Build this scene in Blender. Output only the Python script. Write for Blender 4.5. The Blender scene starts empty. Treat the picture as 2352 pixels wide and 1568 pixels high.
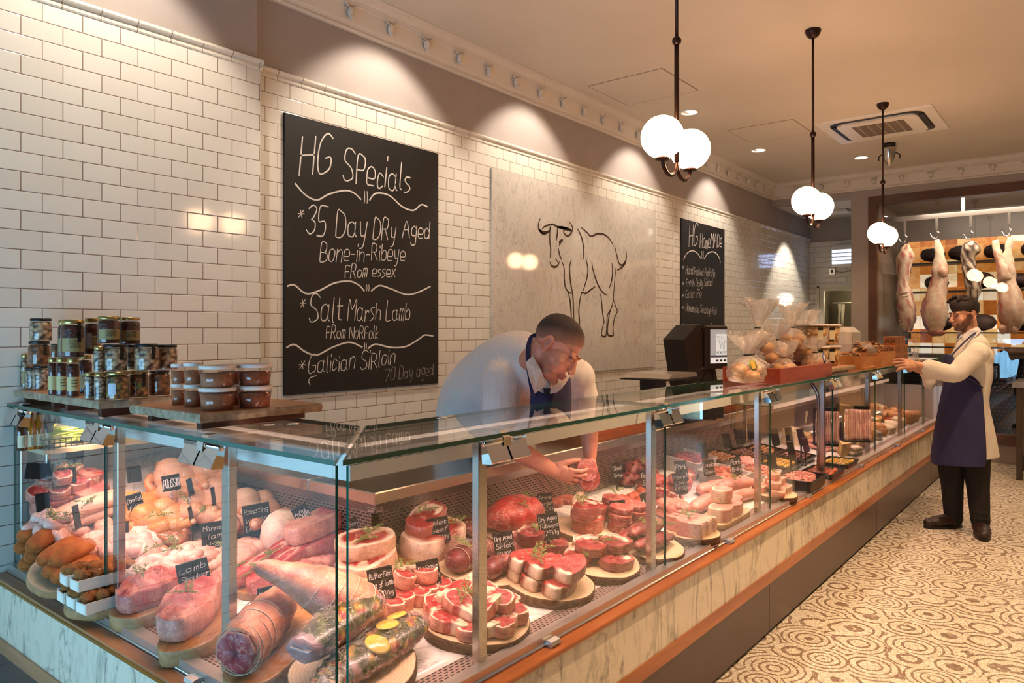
import bpy, bmesh, math, random
import numpy as np
from mathutils import Vector, Matrix, Euler
S = bpy.context.scene
COL = S.collection
R = math.radians
random.seed(7)

# ---------------------------------------------------------------- camera
F = 1691.5; HY = 759.0; CAMZ = 1.5
YAW = math.atan((2524.3 - 1176) / F)
ca, sa = math.cos(YAW), math.sin(YAW)
cam = bpy.data.cameras.new('camera'); camo = bpy.data.objects.new('camera', cam); COL.objects.link(camo)
cam.sensor_width = 36; cam.sensor_fit = 'HORIZONTAL'; cam.lens = 36 * F / 2352
cam.shift_y = -(784 - HY) / 2352; cam.clip_start = .05
camo.location = (0, 0, CAMZ); camo.rotation_euler = (R(90), 0, math.atan2(sa, ca) - R(90))
S.camera = camo
S.view_settings.view_transform = 'Standard'; S.view_settings.look = 'None'
S.view_settings.gamma = 1; S.view_settings.use_curve_mapping = False
S.view_settings.exposure = 0.27
S.cycles.max_bounces = 6; S.cycles.use_adaptive_sampling = True; S.cycles.adaptive_threshold = .08; S.cycles.transparent_max_bounces = 28; S.cycles.glossy_bounces = 3; S.cycles.diffuse_bounces = 3
S.cycles.sample_clamp_indirect = 6; S.cycles.caustics_reflective = False; S.cycles.caustics_refractive = False

def lin(h):
    h = h.lstrip('#'); v = [int(h[i:i+2], 16) / 255 for i in (0, 2, 4)]
    return tuple(c / 12.92 if c <= .04045 else ((c + .055) / 1.055) ** 2.4 for c in v)

# ---------------------------------------------------------------- sky and lamps
W = bpy.data.worlds.new('world'); S.world = W; W.use_nodes = True
bg = W.node_tree.nodes['Background']; bg.inputs[0].default_value = (*lin('#86c2ea'), 1); bg.inputs[1].default_value = 11.5

def lamp(kind, name, loc, energy, color, target=None, rot=None, **kw):
    l = bpy.data.lights.new(name, kind); l.energy = energy; l.color = color
    for k, v in kw.items(): setattr(l, k, v)
    o = bpy.data.objects.new(name, l); COL.objects.link(o); o.location = loc
    if target is not None: o.rotation_euler = (Vector(target) - Vector(loc)).to_track_quat('-Z', 'Y').to_euler()
    if rot is not None: o.rotation_euler = rot
    return o
NEUT = (1.0, .87, .72); WARM = (1.0, .60, .36); PINK = (1.0, .64, .53)
# daylight through the shop front (portal in the opening)
pl = lamp('AREA', 'shopfront_daylight', (-1.28, 1.85, .82), 1, (1, 1, 1), rot=(0, R(-90), 0), shape='RECTANGLE', size=1.0, size_y=2.6)
pl.data.cycles.is_portal = True
# wall-washing downlights along the back wall, and downlights over the customer floor
for i, (x, y, tx, ty, e) in enumerate([(1.35, 2.80, 1.35, 3.37, 54), (3.02, 2.87, 3.02, 3.44, 55), (4.5, 2.87, 4.5, 3.44, 55), (6.155, 2.874, 6.155, 3.44, 55),
        (7.913, 2.889, 7.913, 3.44, 55)]):
    lamp('SPOT', 'downlight_beam', (x, y, 3.44), e, NEUT, target=(tx, ty, 2.3), spot_size=R(90), spot_blend=.42, shadow_soft_size=.035)
lamp('SPOT', 'downlight_beam', (10.4, 2.95, 3.13), 90, NEUT, target=(10.5, 3.3, 1.3), spot_size=R(80), spot_blend=.4, shadow_soft_size=.035)
for (x, y, e) in [(8.976, 2.104, 60), (3.5, .25, 330), (5.6, .2, 170), (7.8, .1, 110), (2.2, -1.2, 120)]:
    lamp('SPOT', 'downlight_beam', (x, y, 3.44), e, (1, .66, .38), target=(x, y, 0), spot_size=R(95), spot_blend=.6, shadow_soft_size=.05)
lamp('POINT', 'backroom_fill', (12.1, 2.9, 2.0), 9, (1, .8, .55), shadow_soft_size=.1)  # added fill light, lifts the dark room behind the doorway
# strip lamps under the light housing of the display cases
for x0, x1 in [(1.25, 2.6), (2.62, 3.78), (3.82, 4.95), (4.97, 6.1), (6.12, 8.8)]:
    lamp('AREA', 'case_strip_lamp', ((x0 + x1) / 2, 1.47, 1.118), 3.7 * (x1 - x0), PINK, rot=(R(14), 0, 0), shape='RECTANGLE', size=x1 - x0, size_y=.05, spread=R(125))
lamp('AREA', 'case_strip_lamp', (1.197, 2.4, 1.118), 3.7 * 1.9, PINK, rot=(0, R(-14), 0), shape='RECTANGLE', size=.05, size_y=1.8, spread=R(125))

# ---------------------------------------------------------------- picture geometry -> world
def ray(px, py):
    u = (px - 1176) / F; v = (HY - py) / F
    return Vector((ca + u * sa, sa - u * ca, v))
CAM = Vector((0, 0, CAMZ))
def onX(px, py, x): d = ray(px, py); return CAM + d * (x / d.x)
def onY(px, py, y): d = ray(px, py); return CAM + d * (y / d.y)
def onZ(px, py, z): d = ray(px, py); return CAM + d * ((z - CAMZ) / d.z)
def atT(px, py, t): return CAM + ray(px, py) * t

# ---------------------------------------------------------------- materials
MATS = {}
def mat(name, color=None, rough=.5, metal=0.0, emit=None, estr=1.0, spec=.5, coat=0.0):
    if name in MATS: return MATS[name]
    m = bpy.data.materials.new(name); m.use_nodes = True; MATS[name] = m
    b = m.node_tree.nodes['Principled BSDF']
    if color is not None: b.inputs['Base Color'].default_value = (*(lin(color) if isinstance(color, str) else color), 1)
    b.inputs['Roughness'].default_value = rough; b.inputs['Metallic'].default_value = metal
    b.inputs['Specular IOR Level'].default_value = spec; b.inputs['Coat Weight'].default_value = coat
    if emit is not None:
        b.inputs['Emission Color'].default_value = (*(lin(emit) if isinstance(emit, str) else emit), 1); b.inputs['Emission Strength'].default_value = estr
    return m
class NT:
    """small helper around a material's node tree"""
    def __init__(s, m): s.m = m; s.t = m.node_tree; s.b = s.t.nodes['Principled BSDF']
    def n(s, typ, ins=None, **kw):
        x = s.t.nodes.new(typ)
        for k, v in kw.items(): setattr(x, k, v)
        for k, v in (ins or {}).items():
            if hasattr(v, 'is_linked') or hasattr(v, 'links'): s.t.links.new(v, x.inputs[k])
            else: x.inputs[k].default_value = v
        return x
    def link(s, a, b): s.t.links.new(a, b)
    def geo(s): return s.n('ShaderNodeNewGeometry').outputs['Position']
    def obj(s): return s.n('ShaderNodeTexCoord').outputs['Object']
    def mapv(s, v, scale=(1, 1, 1), rot=(0, 0, 0), loc=(0, 0, 0)):
        x = s.n('ShaderNodeMapping'); s.link(v, x.inputs['Vector'])
        x.inputs['Scale'].default_value = scale; x.inputs['Rotation'].default_value = rot; x.inputs['Location'].default_value = loc
        return x.outputs[0]
    def noise(s, v, scale, detail=3, rough=.55, dist=0):
        x = s.n('ShaderNodeTexNoise'); s.link(v, x.inputs['Vector']); x.inputs['Scale'].default_value = scale
        x.inputs['Detail'].default_value = detail; x.inputs['Roughness'].default_value = rough; x.inputs['Distortion'].default_value = dist
        return x.outputs['Fac']
    def ramp(s, f, stops, interp='LINEAR'):
        x = s.n('ShaderNodeValToRGB'); s.link(f, x.inputs[0]); r = x.color_ramp; r.interpolation = interp
        while len(r.elements) < len(stops): r.elements.new(.5)
        for e, (p, c) in zip(r.elements, stops):
            e.position = p; c = lin(c) if isinstance(c, str) else c; e.color = (*c, 1)
        return x.outputs[0]
    def mix(s, f, a, b, bt='MIX'):
        x = s.n('ShaderNodeMix', data_type='RGBA', blend_type=bt)
        for k, v in ((0, f), (6, a), (7, b)):
            if isinstance(v, str): v = (*lin(v), 1)
            if isinstance(v, (int, float, tuple)): x.inputs[k].default_value = v
            else: s.link(v, x.inputs[k])
        return x.outputs[2]
    def math(s, op, a, b=None, c=None):
        x = s.n('ShaderNodeMath', operation=op)
        for k, v in enumerate((a, b, c)):
            if v is None: continue
            if isinstance(v, (int, float)): x.inputs[k].default_value = v
            else: s.link(v, x.inputs[k])
        return x.outputs[0]
    def bump(s, h, strength=.3, dist=.005):
        x = s.n('ShaderNodeBump'); s.link(h, x.inputs['Height']); x.inputs['Strength'].default_value = strength; x.inputs['Distance'].default_value = dist
        s.link(x.outputs[0], s.b.inputs['Normal'])
    def col(s, c): s.link(c, s.b.inputs['Base Color'])

def m_tile(name, axis, off):
    m = mat(name, '#ffffff', rough=.09); k = NT(m)
    g = k.geo(); sp = k.n('ShaderNodeSeparateXYZ', {0: g})
    u = sp.outputs['X' if axis == 'X' else 'Y']
    v = k.n('ShaderNodeCombineXYZ', {0: k.math('ADD', u, off[0]), 1: k.math('ADD', sp.outputs['Z'], off[1])}).outputs[0]
    br = k.n('ShaderNodeTexBrick', offset=.5, offset_frequency=2, squash=1)
    k.link(v, br.inputs['Vector'])
    br.inputs['Scale'].default_value = 1; br.inputs['Brick Width'].default_value = .153; br.inputs['Row Height'].default_value = .078
    br.inputs['Mortar Size'].default_value = .0016; br.inputs['Mortar Smooth'].default_value = .15; br.inputs['Bias'].default_value = 0
    br.inputs['Color1'].default_value = (*lin('#e9e4d8'), 1); br.inputs['Color2'].default_value = (*lin('#e2dccf'), 1); br.inputs['Mortar'].default_value = (*lin('#76503a'), 1)
    k.col(br.outputs['Color'])
    b2 = k.n('ShaderNodeTexBrick', offset=.5, offset_frequency=2, squash=1); k.link(v, b2.inputs['Vector'])
    b2.inputs['Scale'].default_value = 1; b2.inputs['Brick Width'].default_value = .153; b2.inputs['Row Height'].default_value = .078
    b2.inputs['Mortar Size'].default_value = .004; b2.inputs['Mortar Smooth'].default_value = 1
    inv = k.math('SUBTRACT', 1, b2.outputs['Fac'])
    wob = k.math('MULTIPLY', k.noise(g, 9, 1), .5)
    k.bump(k.math('ADD', inv, wob), .5, .002)
    k.link(k.math('ADD', k.math('MULTIPLY', br.outputs['Fac'], .5), .09), k.b.inputs['Roughness'])
    return m
TILE = m_tile('metro_tile', 'X', (-.007, .0475 - .078 * 0))
TILEY = m_tile('metro_tile_side', 'Y', (0, .0475))
def m_plain(name, c1, c2, rough=.6, sc=4, bs=.05):
    m = mat(name, c1, rough=rough); k = NT(m); g = k.geo(); f = k.noise(g, sc, 4)
    k.col(k.ramp(f, [(.3, c1), (.75, c2)])); k.bump(k.noise(g, 140, 2), bs, .002); return m
PAINT = m_plain('grey_wall_paint', '#aa9f9a', '#a3988f', .7)
CEIL = m_plain('cream_ceiling_paint', '#ded3c4', '#d8ccbc', .7, 1.5)
PLASTER = m_plain('plaster_moulding', '#e6ddd0', '#ded3c6', .6)
def m_wood(name, c1, c2, c3, axis='X', sc=18, rough=.4, stretch=.12):
    m = mat(name, c1, rough=rough); k = NT(m); o = k.obj()
    s = {'X': (stretch, 1, 1), 'Y': (1, stretch, 1), 'Z': (1, 1, stretch)}[axis]
    v = k.mapv(o, s); n1 = k.noise(v, sc, 5, .6, 1.2); n2 = k.noise(v, sc * 6, 3, .6)
    f = k.math('ADD', k.math('MULTIPLY', n1, .75), k.math('MULTIPLY', n2, .25))
    k.col(k.ramp(f, [(.32, c1), (.5, c2), (.68, c3)])); k.bump(f, .15, .003); return m
def m_marble(name, base, vein, scale=2.2, rough=.18, rot=(0, R(35), R(30)), w=.06):
    m = mat(name, base, rough=rough); k = NT(m); g = k.geo()
    v = k.mapv(g, (scale, scale, scale * .45), rot)
    n = k.noise(v, 1.6, 9, .62, .9); n2 = k.noise(v, 7, 6, .6, 1.5)
    a = k.math('ABSOLUTE', k.math('SUBTRACT', n, .5)); vn = k.math('SUBTRACT', 1, k.math('MINIMUM', k.math('DIVIDE', a, w), 1))
    vn = k.math('MULTIPLY', vn, k.math('MULTIPLY', n2, .95)); sm = k.math('MULTIPLY', k.math('SUBTRACT', n2, .5), 1.5)
    f = k.math('ADD', vn, k.math('MAXIMUM', sm, 0)); k.col(k.mix(f, base, vein)); return m
STEEL = mat('brushed_steel', '#c3bcb4', rough=.24, metal=1)
CHROME = mat('chrome', '#e6e4e2', rough=.05, metal=1)
ALU = mat('satin_aluminium', '#d8d2ca', rough=.32, metal=.85)
BLACK = mat('black_plastic', '#15100f', rough=.45)
BRONZE = mat('dark_bronze', '#3a2620', rough=.35, metal=.7)
WHITE = mat('white_enamel', '#efe9df', rough=.35)

# ---------------------------------------------------------------- mesh builder
class MB:
    def __init__(s): s.v = []; s.f = []; s.c = []; s.m = []; s.sm = []
    def add(s, vs, fs, col=(1, 1, 1), mi=0, smooth=True, M=None):
        b = len(s.v)
        for p in vs: s.v.append(tuple(M @ Vector(p)) if M is not None else tuple(p))
        if len(vs) and isinstance(col, list): s.c += col
        else: s.c += [col] * len(vs)
        for f in fs: s.f.append(tuple(i + b for i in f)); s.m.append(mi); s.sm.append(smooth)
        return s
    def box(s, x0, y0, z0, x1, y1, z1, col=(1, 1, 1), mi=0, M=None):
        v = [(x, y, z) for z in (z0, z1) for y in (y0, y1) for x in (x0, x1)]
        return s.add(v, [(0, 2, 3, 1), (4, 5, 7, 6), (0, 1, 5, 4), (2, 6, 7, 3), (0, 4, 6, 2), (1, 3, 7, 5)], col, mi, False, M)
    def bbox(s, x0, y0, z0, x1, y1, z1, b=.004, col=(1, 1, 1), mi=0, M=None):
        """box with chamfered vertical and top edges"""
        def rg(d, z): return [(x0+b+d*0+(-b if 0 else 0), y0, z)]
        oc = lambda e, z: [(x0+b+e, y0+e, z), (x1-b-e, y0+e, z), (x1-e, y0+b+e, z), (x1-e, y1-b-e, z), (x1-b-e, y1-e, z), (x0+b+e, y1-e, z), (x0+e, y1-b-e, z), (x0+e, y0+b+e, z)]
        v = oc(0, z0) + oc(0, z1 - b) + oc(b, z1)
        f = [tuple(range(7, -1, -1)), tuple(range(16, 24))]
        for k in (0, 8):
            for i in range(8): f.append((k+i, k+(i+1) % 8, k+8+(i+1) % 8, k+8+i))
        return s.add(v, f, col, mi, False, M)
    def prism(s, pts, axis, a, b, col=(1, 1, 1), mi=0, smooth=False, M=None):
        """closed 2D outline extruded from a to b along an axis (pts in the other two axes, in x,y,z order)"""
        def P(p, t): return {'X': (t, p[0], p[1]), 'Y': (p[0], t, p[1]), 'Z': (p[0], p[1], t)}[axis]
        n = len(pts); v = [P(p, a) for p in pts] + [P(p, b) for p in pts]
        f = [tuple(range(n)), tuple(range(2*n-1, n-1, -1))]
        f += [(i, i+n, (i+1) % n+n, (i+1) % n) for i in range(n)]
        return s.add(v, f, col, mi, smooth, M)
    def lathe(s, prof, n=20, col=(1, 1, 1), mi=0, smooth=True, M=None, cap=True):
        v = []; f = []
        for r, z in prof:
            for i in range(n): a = 2*math.pi*i/n; v.append((r*math.cos(a), r*math.sin(a), z))
        for k in range(len(prof)-1):
            for i in range(n): f.append((k*n+i, k*n+(i+1) % n, (k+1)*n+(i+1) % n, (k+1)*n+i))
        if cap:
            if prof[0][0] > 1e-5: f.append(tuple(range(n-1, -1, -1)))
            if prof[-1][0] > 1e-5: f.append(tuple((len(prof)-1)*n+i for i in range(n)))
        return s.add(v, f, col, mi, smooth, M)
    def tube(s, path, rad, n=10, col=(1, 1, 1), mi=0, smooth=True, M=None, sq=1.0, up=(0, 0, 1), cap=True, colf=None):
        """tube along path; rad number or list; sq = height/width ratio of the section"""
        P = [Vector(p) for p in path]; L = len(P); rad = rad if isinstance(rad, (list, tuple)) else [rad]*L
        v = []; cl = []; up = Vector(up)
        for k in range(L):
            t = (P[min(k+1, L-1)] - P[max(k-1, 0)]).normalized()
            if k == 0:
                a = t.cross(up)
                if a.length < .25: a = t.cross(Vector((.3, 1, .01)))
            else: a = a - t*a.dot(t)
            if a.length < 1e-6: a = t.orthogonal()
            a.normalize(); b = a.cross(t)
            for i in range(n):
                w = 2*math.pi*i/n; v.append(P[k] + a*(rad[k]*math.cos(w)) + b*(rad[k]*sq*math.sin(w)))
                cl.append(colf(k/(L-1), w) if colf else col)
        f = [(k*n+i, k*n+(i+1) % n, (k+1)*n+(i+1) % n, (k+1)*n+i) for k in range(L-1) for i in range(n)]
        if cap:
            f += [tuple(range(n-1, -1, -1)), tuple((L-1)*n+i for i in range(n))]
        return s.add(v, f, cl, mi, smooth, M)
    def ell(s, c, r, n=14, m=9, col=(1, 1, 1), mi=0, M=None, rot=None, noise=0, colf=None):
        v = []; cl = []; c = Vector(c); Rm = rot if rot is not None else Matrix.Identity(3)
        for j in range(m+1):
            th = math.pi*j/m
            for i in range(n):
                a = 2*math.pi*i/n; d = Vector((math.sin(th)*math.cos(a), math.sin(th)*math.sin(a), math.cos(th)))
                q = 1 + (noise*nz(d*2.3 + c*17) if noise else 0)
                v.append(c + Rm @ Vector((d.x*r[0]*q, d.y*r[1]*q, d.z*r[2]*q))); cl.append(colf(d) if colf else col)
        f = [(j*n+i, (j+1)*n+i, (j+1)*n+(i+1) % n, j*n+(i+1) % n) for j in range(m) for i in range(n)]
        return s.add(v, f, cl, mi, True, M)
    def build(s, name, mats, parent=None, M=None, flat=None):
        me = bpy.data.meshes.new(name)
        me.from_pydata(s.v, [], s.f)
        if not isinstance(mats, (list, tuple)): mats = [mats]
        for m in mats: me.materials.append(m)
        me.polygons.foreach_set('material_index', s.m)
        me.polygons.foreach_set('use_smooth', [False]*len(s.f) if flat else s.sm)
        ca_ = me.color_attributes.new('Col', 'FLOAT_COLOR', 'POINT')
        ca_.data.foreach_set('color', [x for c in s.c for x in (*c[:3], 1)])
        bmx = bmesh.new(); bmx.from_mesh(me); bmesh.ops.recalc_face_normals(bmx, faces=bmx.faces); bmx.to_mesh(me); bmx.free()
        me.update()
        o = bpy.data.objects.new(name, me); COL.objects.link(o)
        if M is not None: o.matrix_world = M
        if parent is not None:
            o.parent = parent
        return o
def nz(p):
    """cheap smooth noise in -1..1"""
    return .5*(math.sin(p[0]*1.7+p[1]*2.3+1.3)+math.sin(p[1]*3.1-p[2]*1.9+p[0]*.7)) * .6 + .4*math.sin(p[2]*4.3+p[0]*3.7-p[1]*2.9)
def empty(name, M=None, loc=None):
    o = bpy.data.objects.new(name, None); COL.objects.link(o); o.empty_display_size = .05
    if M is not None: o.matrix_world = M
    if loc is not None: o.location = loc
    return o
def tag(o, label, cat, group=None, kind=None):
    if label: o['label'] = label
    if cat: o['category'] = cat
    if group: o['group'] = group
    if kind: o['kind'] = kind
    return o
def struct(o): o['kind'] = 'structure'; return o
def copy_tree(o, parent=None):
    c = o.copy(); COL.objects.link(c)
    if parent is not None: c.parent = parent
    for ch in list(o.children): copy_tree(ch, c)
    return c
def crom(pts, sub=6, closed=False):
    """Catmull-Rom smoothing"""
    P = [Vector(p) for p in pts]; n = len(P); out = []
    if n < 3: return P
    for i in range(n if closed else n-1):
        g = (lambda k: P[k % n]) if closed else (lambda k: P[max(0, min(n-1, k))])
        a, b, c, d = g(i-1), g(i), g(i+1), g(i+2)
        for j in range(sub):
            t = j/sub
            out.append(.5*((2*b)+(c-a)*t+(2*a-5*b+4*c-d)*t*t+(3*b-3*c+d-a)*t**3))
    if not closed: out.append(P[-1])
    return out
# ================================================================ ROOM
XW0, XFAR, YB, YP, YF0, ZC = -1.3, 9.95, 3.44, 3.37, -2.6, 3.46
# floor of mosaic swirls
mf = mat('mosaic_floor', '#d8c4a4', rough=.32); k = NT(mf)
g = k.geo(); wv = k.n('ShaderNodeTexNoise'); k.link(g, wv.inputs['Vector']); wv.inputs['Scale'].default_value = 3
vo = k.n('ShaderNodeTexVoronoi', feature='F1'); k.link(g, vo.inputs['Vector']); vo.inputs['Scale'].default_value = 4.6; vo.inputs['Randomness'].default_value = .75
ph = k.math('MULTIPLY', k.n('ShaderNodeSeparateColor', {0: vo.outputs['Color']}).outputs[0], 2)
rings = k.math('SINE', k.math('ADD', k.math('MULTIPLY', vo.outputs['Distance'], 44.0), ph))
ts = k.n('ShaderNodeTexVoronoi', feature='DISTANCE_TO_EDGE'); k.link(g, ts.inputs['Vector']); ts.inputs['Scale'].default_value = 62
tc = k.n('ShaderNodeTexVoronoi', feature='F1'); k.link(g, tc.inputs['Vector']); tc.inputs['Scale'].default_value = 62
tv = k.n('ShaderNodeSeparateColor', {0: tc.outputs['Color']}).outputs[0]
rf = k.math('ADD', rings, k.math('MULTIPLY', k.math('SUBTRACT', tv, .5), .5))
c1 = k.ramp(rf, [(.45, '#eee4cf'), (.6, '#745840')]); c1 = k.mix(.3, c1, k.ramp(tv, [(.1, '#f0e6d2'), (.9, '#b19a80')]))
gr = k.math('LESS_THAN', ts.outputs['Distance'], .045)
k.col(k.mix(k.math('MULTIPLY', gr, .55), c1, '#6b5140')); k.bump(ts.outputs['Distance'], .12, .002)
struct(MB().box(XW0, YF0, -.1, 11.7, YB + .1, 0).build('floor', mf))
cl = struct(MB().box(XW0, YF0, ZC, XFAR + .1, YB + .1, ZC + .1).build('ceiling', CEIL))

# long back wall: painted frieze over metro tile, tile face 8 mm proud
struct(MB().box(2.1, YB + .008, 0, 11.7, YB + .12, ZC).build('wall_back', PAINT))
struct(MB().box(2.153, YB, 0, 11.58, YB + .02, 2.838).build('wall_back_tiles', TILE))
struct(MB().box(XW0, YP + .012, 0, 2.142, YB + .1, ZC).build('wall_pier', PAINT))
struct(MB().box(XW0, YP, 0, 2.153, YP + .04, 2.836).build('wall_pier_tiles', TILE))
TRIMT = mat('glazed_trim_tile', '#e6dfd0', rough=.1)
kt = NT(TRIMT); gx = kt.n('ShaderNodeSeparateXYZ', {0: kt.geo()}).outputs['X']
jm = kt.math('LESS_THAN', kt.math('FRACT', kt.math('DIVIDE', gx, .153)), .02); kt.col(kt.mix(jm, '#e6dfd0', '#8a6b55'))
def rail(name, x0, x1, y, z):
    pr = [(0, 0), (-.013, 0), (-.017, .006), (-.017, .017), (-.011, .021), (-.013, .026), (-.026, .031), (-.031, .038), (-.031, .047), (-.026, .052), (0, .053)]
    return struct(MB().prism([(y + .01 + a * 1.0, z + b) for a, b in pr], 'X', x0, x1, smooth=False).build(name, TRIMT))
rail('trim_1', 2.16, 11.58, YB, 2.838); rail('trim_2', XW0, 2.163, YP, 2.836)
cpro = [(0, 3.255), (.018, 3.255), (.024, 3.262), (.024, 3.272), (.016, 3.276), (.03, 3.284), (.03, 3.29), (.036, 3.30), (.052, 3.385), (.066, 3.39), (.066, 3.40), (.078, 3.403), (.078, 3.412), (.092, 3.42), (.104, 3.436), (.108, 3.447), (.118, 3.45), (.118, 3.462), (0, 3.462)]
struct(MB().prism([(YB + .008 - a, z) for a, z in cpro], 'X', 2.142, XFAR).build('trim_3', PLASTER))
struct(MB().prism([(XFAR - a, z) for a, z in cpro], 'Y', YF0, YB).build('trim_4', PLASTER))
# far wall: header, pillar, wall over and under the cold room window
WP = MB()
WP.box(XFAR, 2.45, 3.173, XFAR + .14, YB + .008, ZC); WP.box(XFAR, 2.247, 0, XFAR + .14, 2.45, ZC)
WP.box(XFAR, YF0, 3.16, XFAR + .14, 2.247, ZC); WP.box(XFAR + .01, YF0, 0, XFAR + .14, 2.247, .214)
struct(WP.build('wall_far', PAINT))
# recess behind the pillar
struct(MB().box(XFAR + .1, 2.3, 3.175, 11.7, YB + .01, 3.25).build('ceiling_recess', CEIL))
rb = MB(); rb.box(11.59, 2.25, 2.838, 11.7, YB, 3.2); struct(rb.build('wall_recess', PAINT))
rt = MB(); rt.box(11.58, 3.312, 0, 11.66, YB, 2.84); rt.box(11.58, 2.25, 2.151, 11.66, 3.312, 2.84); struct(rt.build('wall_recess_tiles', m_tile('metro_tile_recess', 'Y', (0, .0475))))
fr = MB(); fr.box(11.55, 3.23, 0, 11.62, 3.312, 2.151); fr.box(11.55, 2.3, 2.095, 11.62, 3.23, 2.151); fr.box(11.53, 3.29, 0, 11.6, 3.32, 2.17); fr.box(11.53, 2.3, 2.14, 11.6, 3.32, 2.17)
struct(fr.build('door_1', mat('door_frame_paint', '#d9d0b8', rough=.5)))
bk = MB(); bk.box(12.6, 2.2, 0, 12.7, 3.6, 2.3); bk.box(11.66, 3.4, 0, 12.6, 3.5, 2.3); bk.box(11.66, 2.25, 2.2, 12.7, 3.5, 2.3); bk.box(11.66, 2.2, 0, 12.6, 2.26, 2.3); bk.box(11.7, 2.2, -.05, 12.7, 3.6, 0); struct(bk.build('wall_backroom', mat('dark_olive_paint', '#5a5440', rough=.6)))
# the rest of the shop, behind and beside the camera
struct(MB().box(XW0, YF0 - .1, 0, 11.7, YF0, ZC).build('wall_front', m_plain('warm_cream_paint', '#c9ab78', '#c0a06c', .6)))
ws = MB(); ws.box(XW0 - .1, YF0, 0, XW0, YB, .35); ws.box(XW0 - .1, YF0, 1.3, XW0, YB, ZC); ws.box(XW0 - .1, YF0, .35, XW0, .6, 1.3); ws.box(XW0 - .1, 3.1, .35, XW0, YB, 1.3)  # unseen front; opening shaped low and narrow to steer daylight onto the short run
struct(ws.build('wall_shopfront', mat('shopfront_paint', '#2a2420', rough=.5)))
wf = MB()
for y in (.6, 1.82, 3.04): wf.box(XW0 - .08, y, .35, XW0 - .02, y + .06, 1.3)
struct(wf.build('window_1', mat('shopfront_frame', '#211b18', rough=.4)))

# ---- plaster bull heads on the cornice
def bull_head():
    b = MB()
    b.ell((0, -.028, -.012), (.021, .018, .036), 10, 7); b.ell((0, -.035, -.045), (.014, .014, .014), 8, 6)
    for s in (-1, 1):
        b.tube([(s*.012, -.025, .018), (s*.03, -.03, .022), (s*.042, -.035, .034), (s*.04, -.036, .05)], [.007, .006, .004, .0015], 6)
        b.ell((s*.029, -.022, .006), (.013, .005, .006), 6, 4)
    return b.build('plaster_bull_head', PLASTER)
bh = bull_head(); first = True
for i in range(26):
    x = 2.44 + .309 * i
    if x > 9.8: break
    o = bh if first else bh.copy()
    if not first: COL.objects.link(o)
    first = False
    o.location = (x, 3.412, 3.352)
    tag(o, 'small white plaster bull head on the cornice above the long tiled wall', 'ornament', 'plaster bull heads along the wall cornice')
for i in range(11):
    o = bh.copy(); COL.objects.link(o); o.location = (9.918, 3.1 - .309 * i, 3.352); o.rotation_euler = (0, 0, R(-90))
    tag(o, 'small white plaster bull head on the far cornice over the cold room', 'ornament', 'plaster bull heads over the cold room')

# ---- pendants
GLOBE = mat('lit_opal_glass', '#ffffff', rough=.2, emit=(1, .57, .31), estr=24)
def pendant():
    r = empty('pendant_lamp', loc=(0, 0, ZC))
    MB().lathe([(0.0, -.055), (.022, -.052), (.04, -.036), (.05, -.012), (.05, 0)], 20).build('canopy', BRONZE, r)
    q = MB(); q.tube([(0, 0, -.05), (0, 0, -.68)], .0075, 10); q.tube([(0, 0, -.68), (0, 0, -1.215)], .011, 12); q.build('rod', BRONZE, r)
    MB().ell((0, 0, -.68), (.021, .021, .021), 14, 9).build('ball_joint', BRONZE, r)
    for s in (-1, 1):
        pts = [(s*.0685*(1-math.cos(a)), 0, -1.215-.0685*math.sin(a)) for a in [math.pi*i/14 for i in range(15)]]
        arm = MB().tube(pts, .009, 10).build('arm', BRONZE, r)
        MB().lathe([(.006, 0), (.03, .004), (.032, .012), (.02, .018)], 16, M=Matrix.Translation((s*.137, 0, -1.235))).build('globe_cup', BRONZE, arm)
        MB().ell((s*.137, 0, -1.133), (.091, .091, .091), 32, 20).build('globe', GLOBE, r)
    return r
p0 = pendant()
for i, (x, l) in enumerate([(3.0, 'double globe pendant lamp nearest the chalkboards, largest of the three'), (4.983, 'double globe pendant lamp hanging between the other two'), (6.97, 'double globe pendant lamp nearest the cold room, smallest of the three')]):
    o = p0 if i == 0 else copy_tree(p0); o.location = (x, 1.46, ZC); tag(o, l, 'lamp', 'double globe pendants over the counter')
# ---- recessed downlights
LIT = mat('lit_lamp_face', '#ffffff', emit=(1, .9, .78), estr=25)
def downlight(x, y, lab):
    r = empty('downlight', loc=(x, y, ZC))
    MB().lathe([(.062, .002), (.085, .001), (.088, -.006), (.078, -.012), (.064, -.008), (.06, .002)], 24, cap=False).build('ring', WHITE, r)
    e = R(22)
    MB().lathe([(.0, -.006), (.045, -.006), (.05, -.002), (.056, .004)], 20, M=Matrix.Rotation(e, 4, 'X') if y > 2.5 else Matrix()).build('lamp_face', LIT, r)
    return tag(r, lab, 'downlight', 'recessed ceiling downlights')
downlight(6.155, 2.874, 'recessed downlight beside the largest pendant lamp'); downlight(7.913, 2.889, 'tilted recessed downlight between the first two pendants'); downlight(8.976, 2.104, 'bright recessed downlight below the air conditioning unit')
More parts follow.
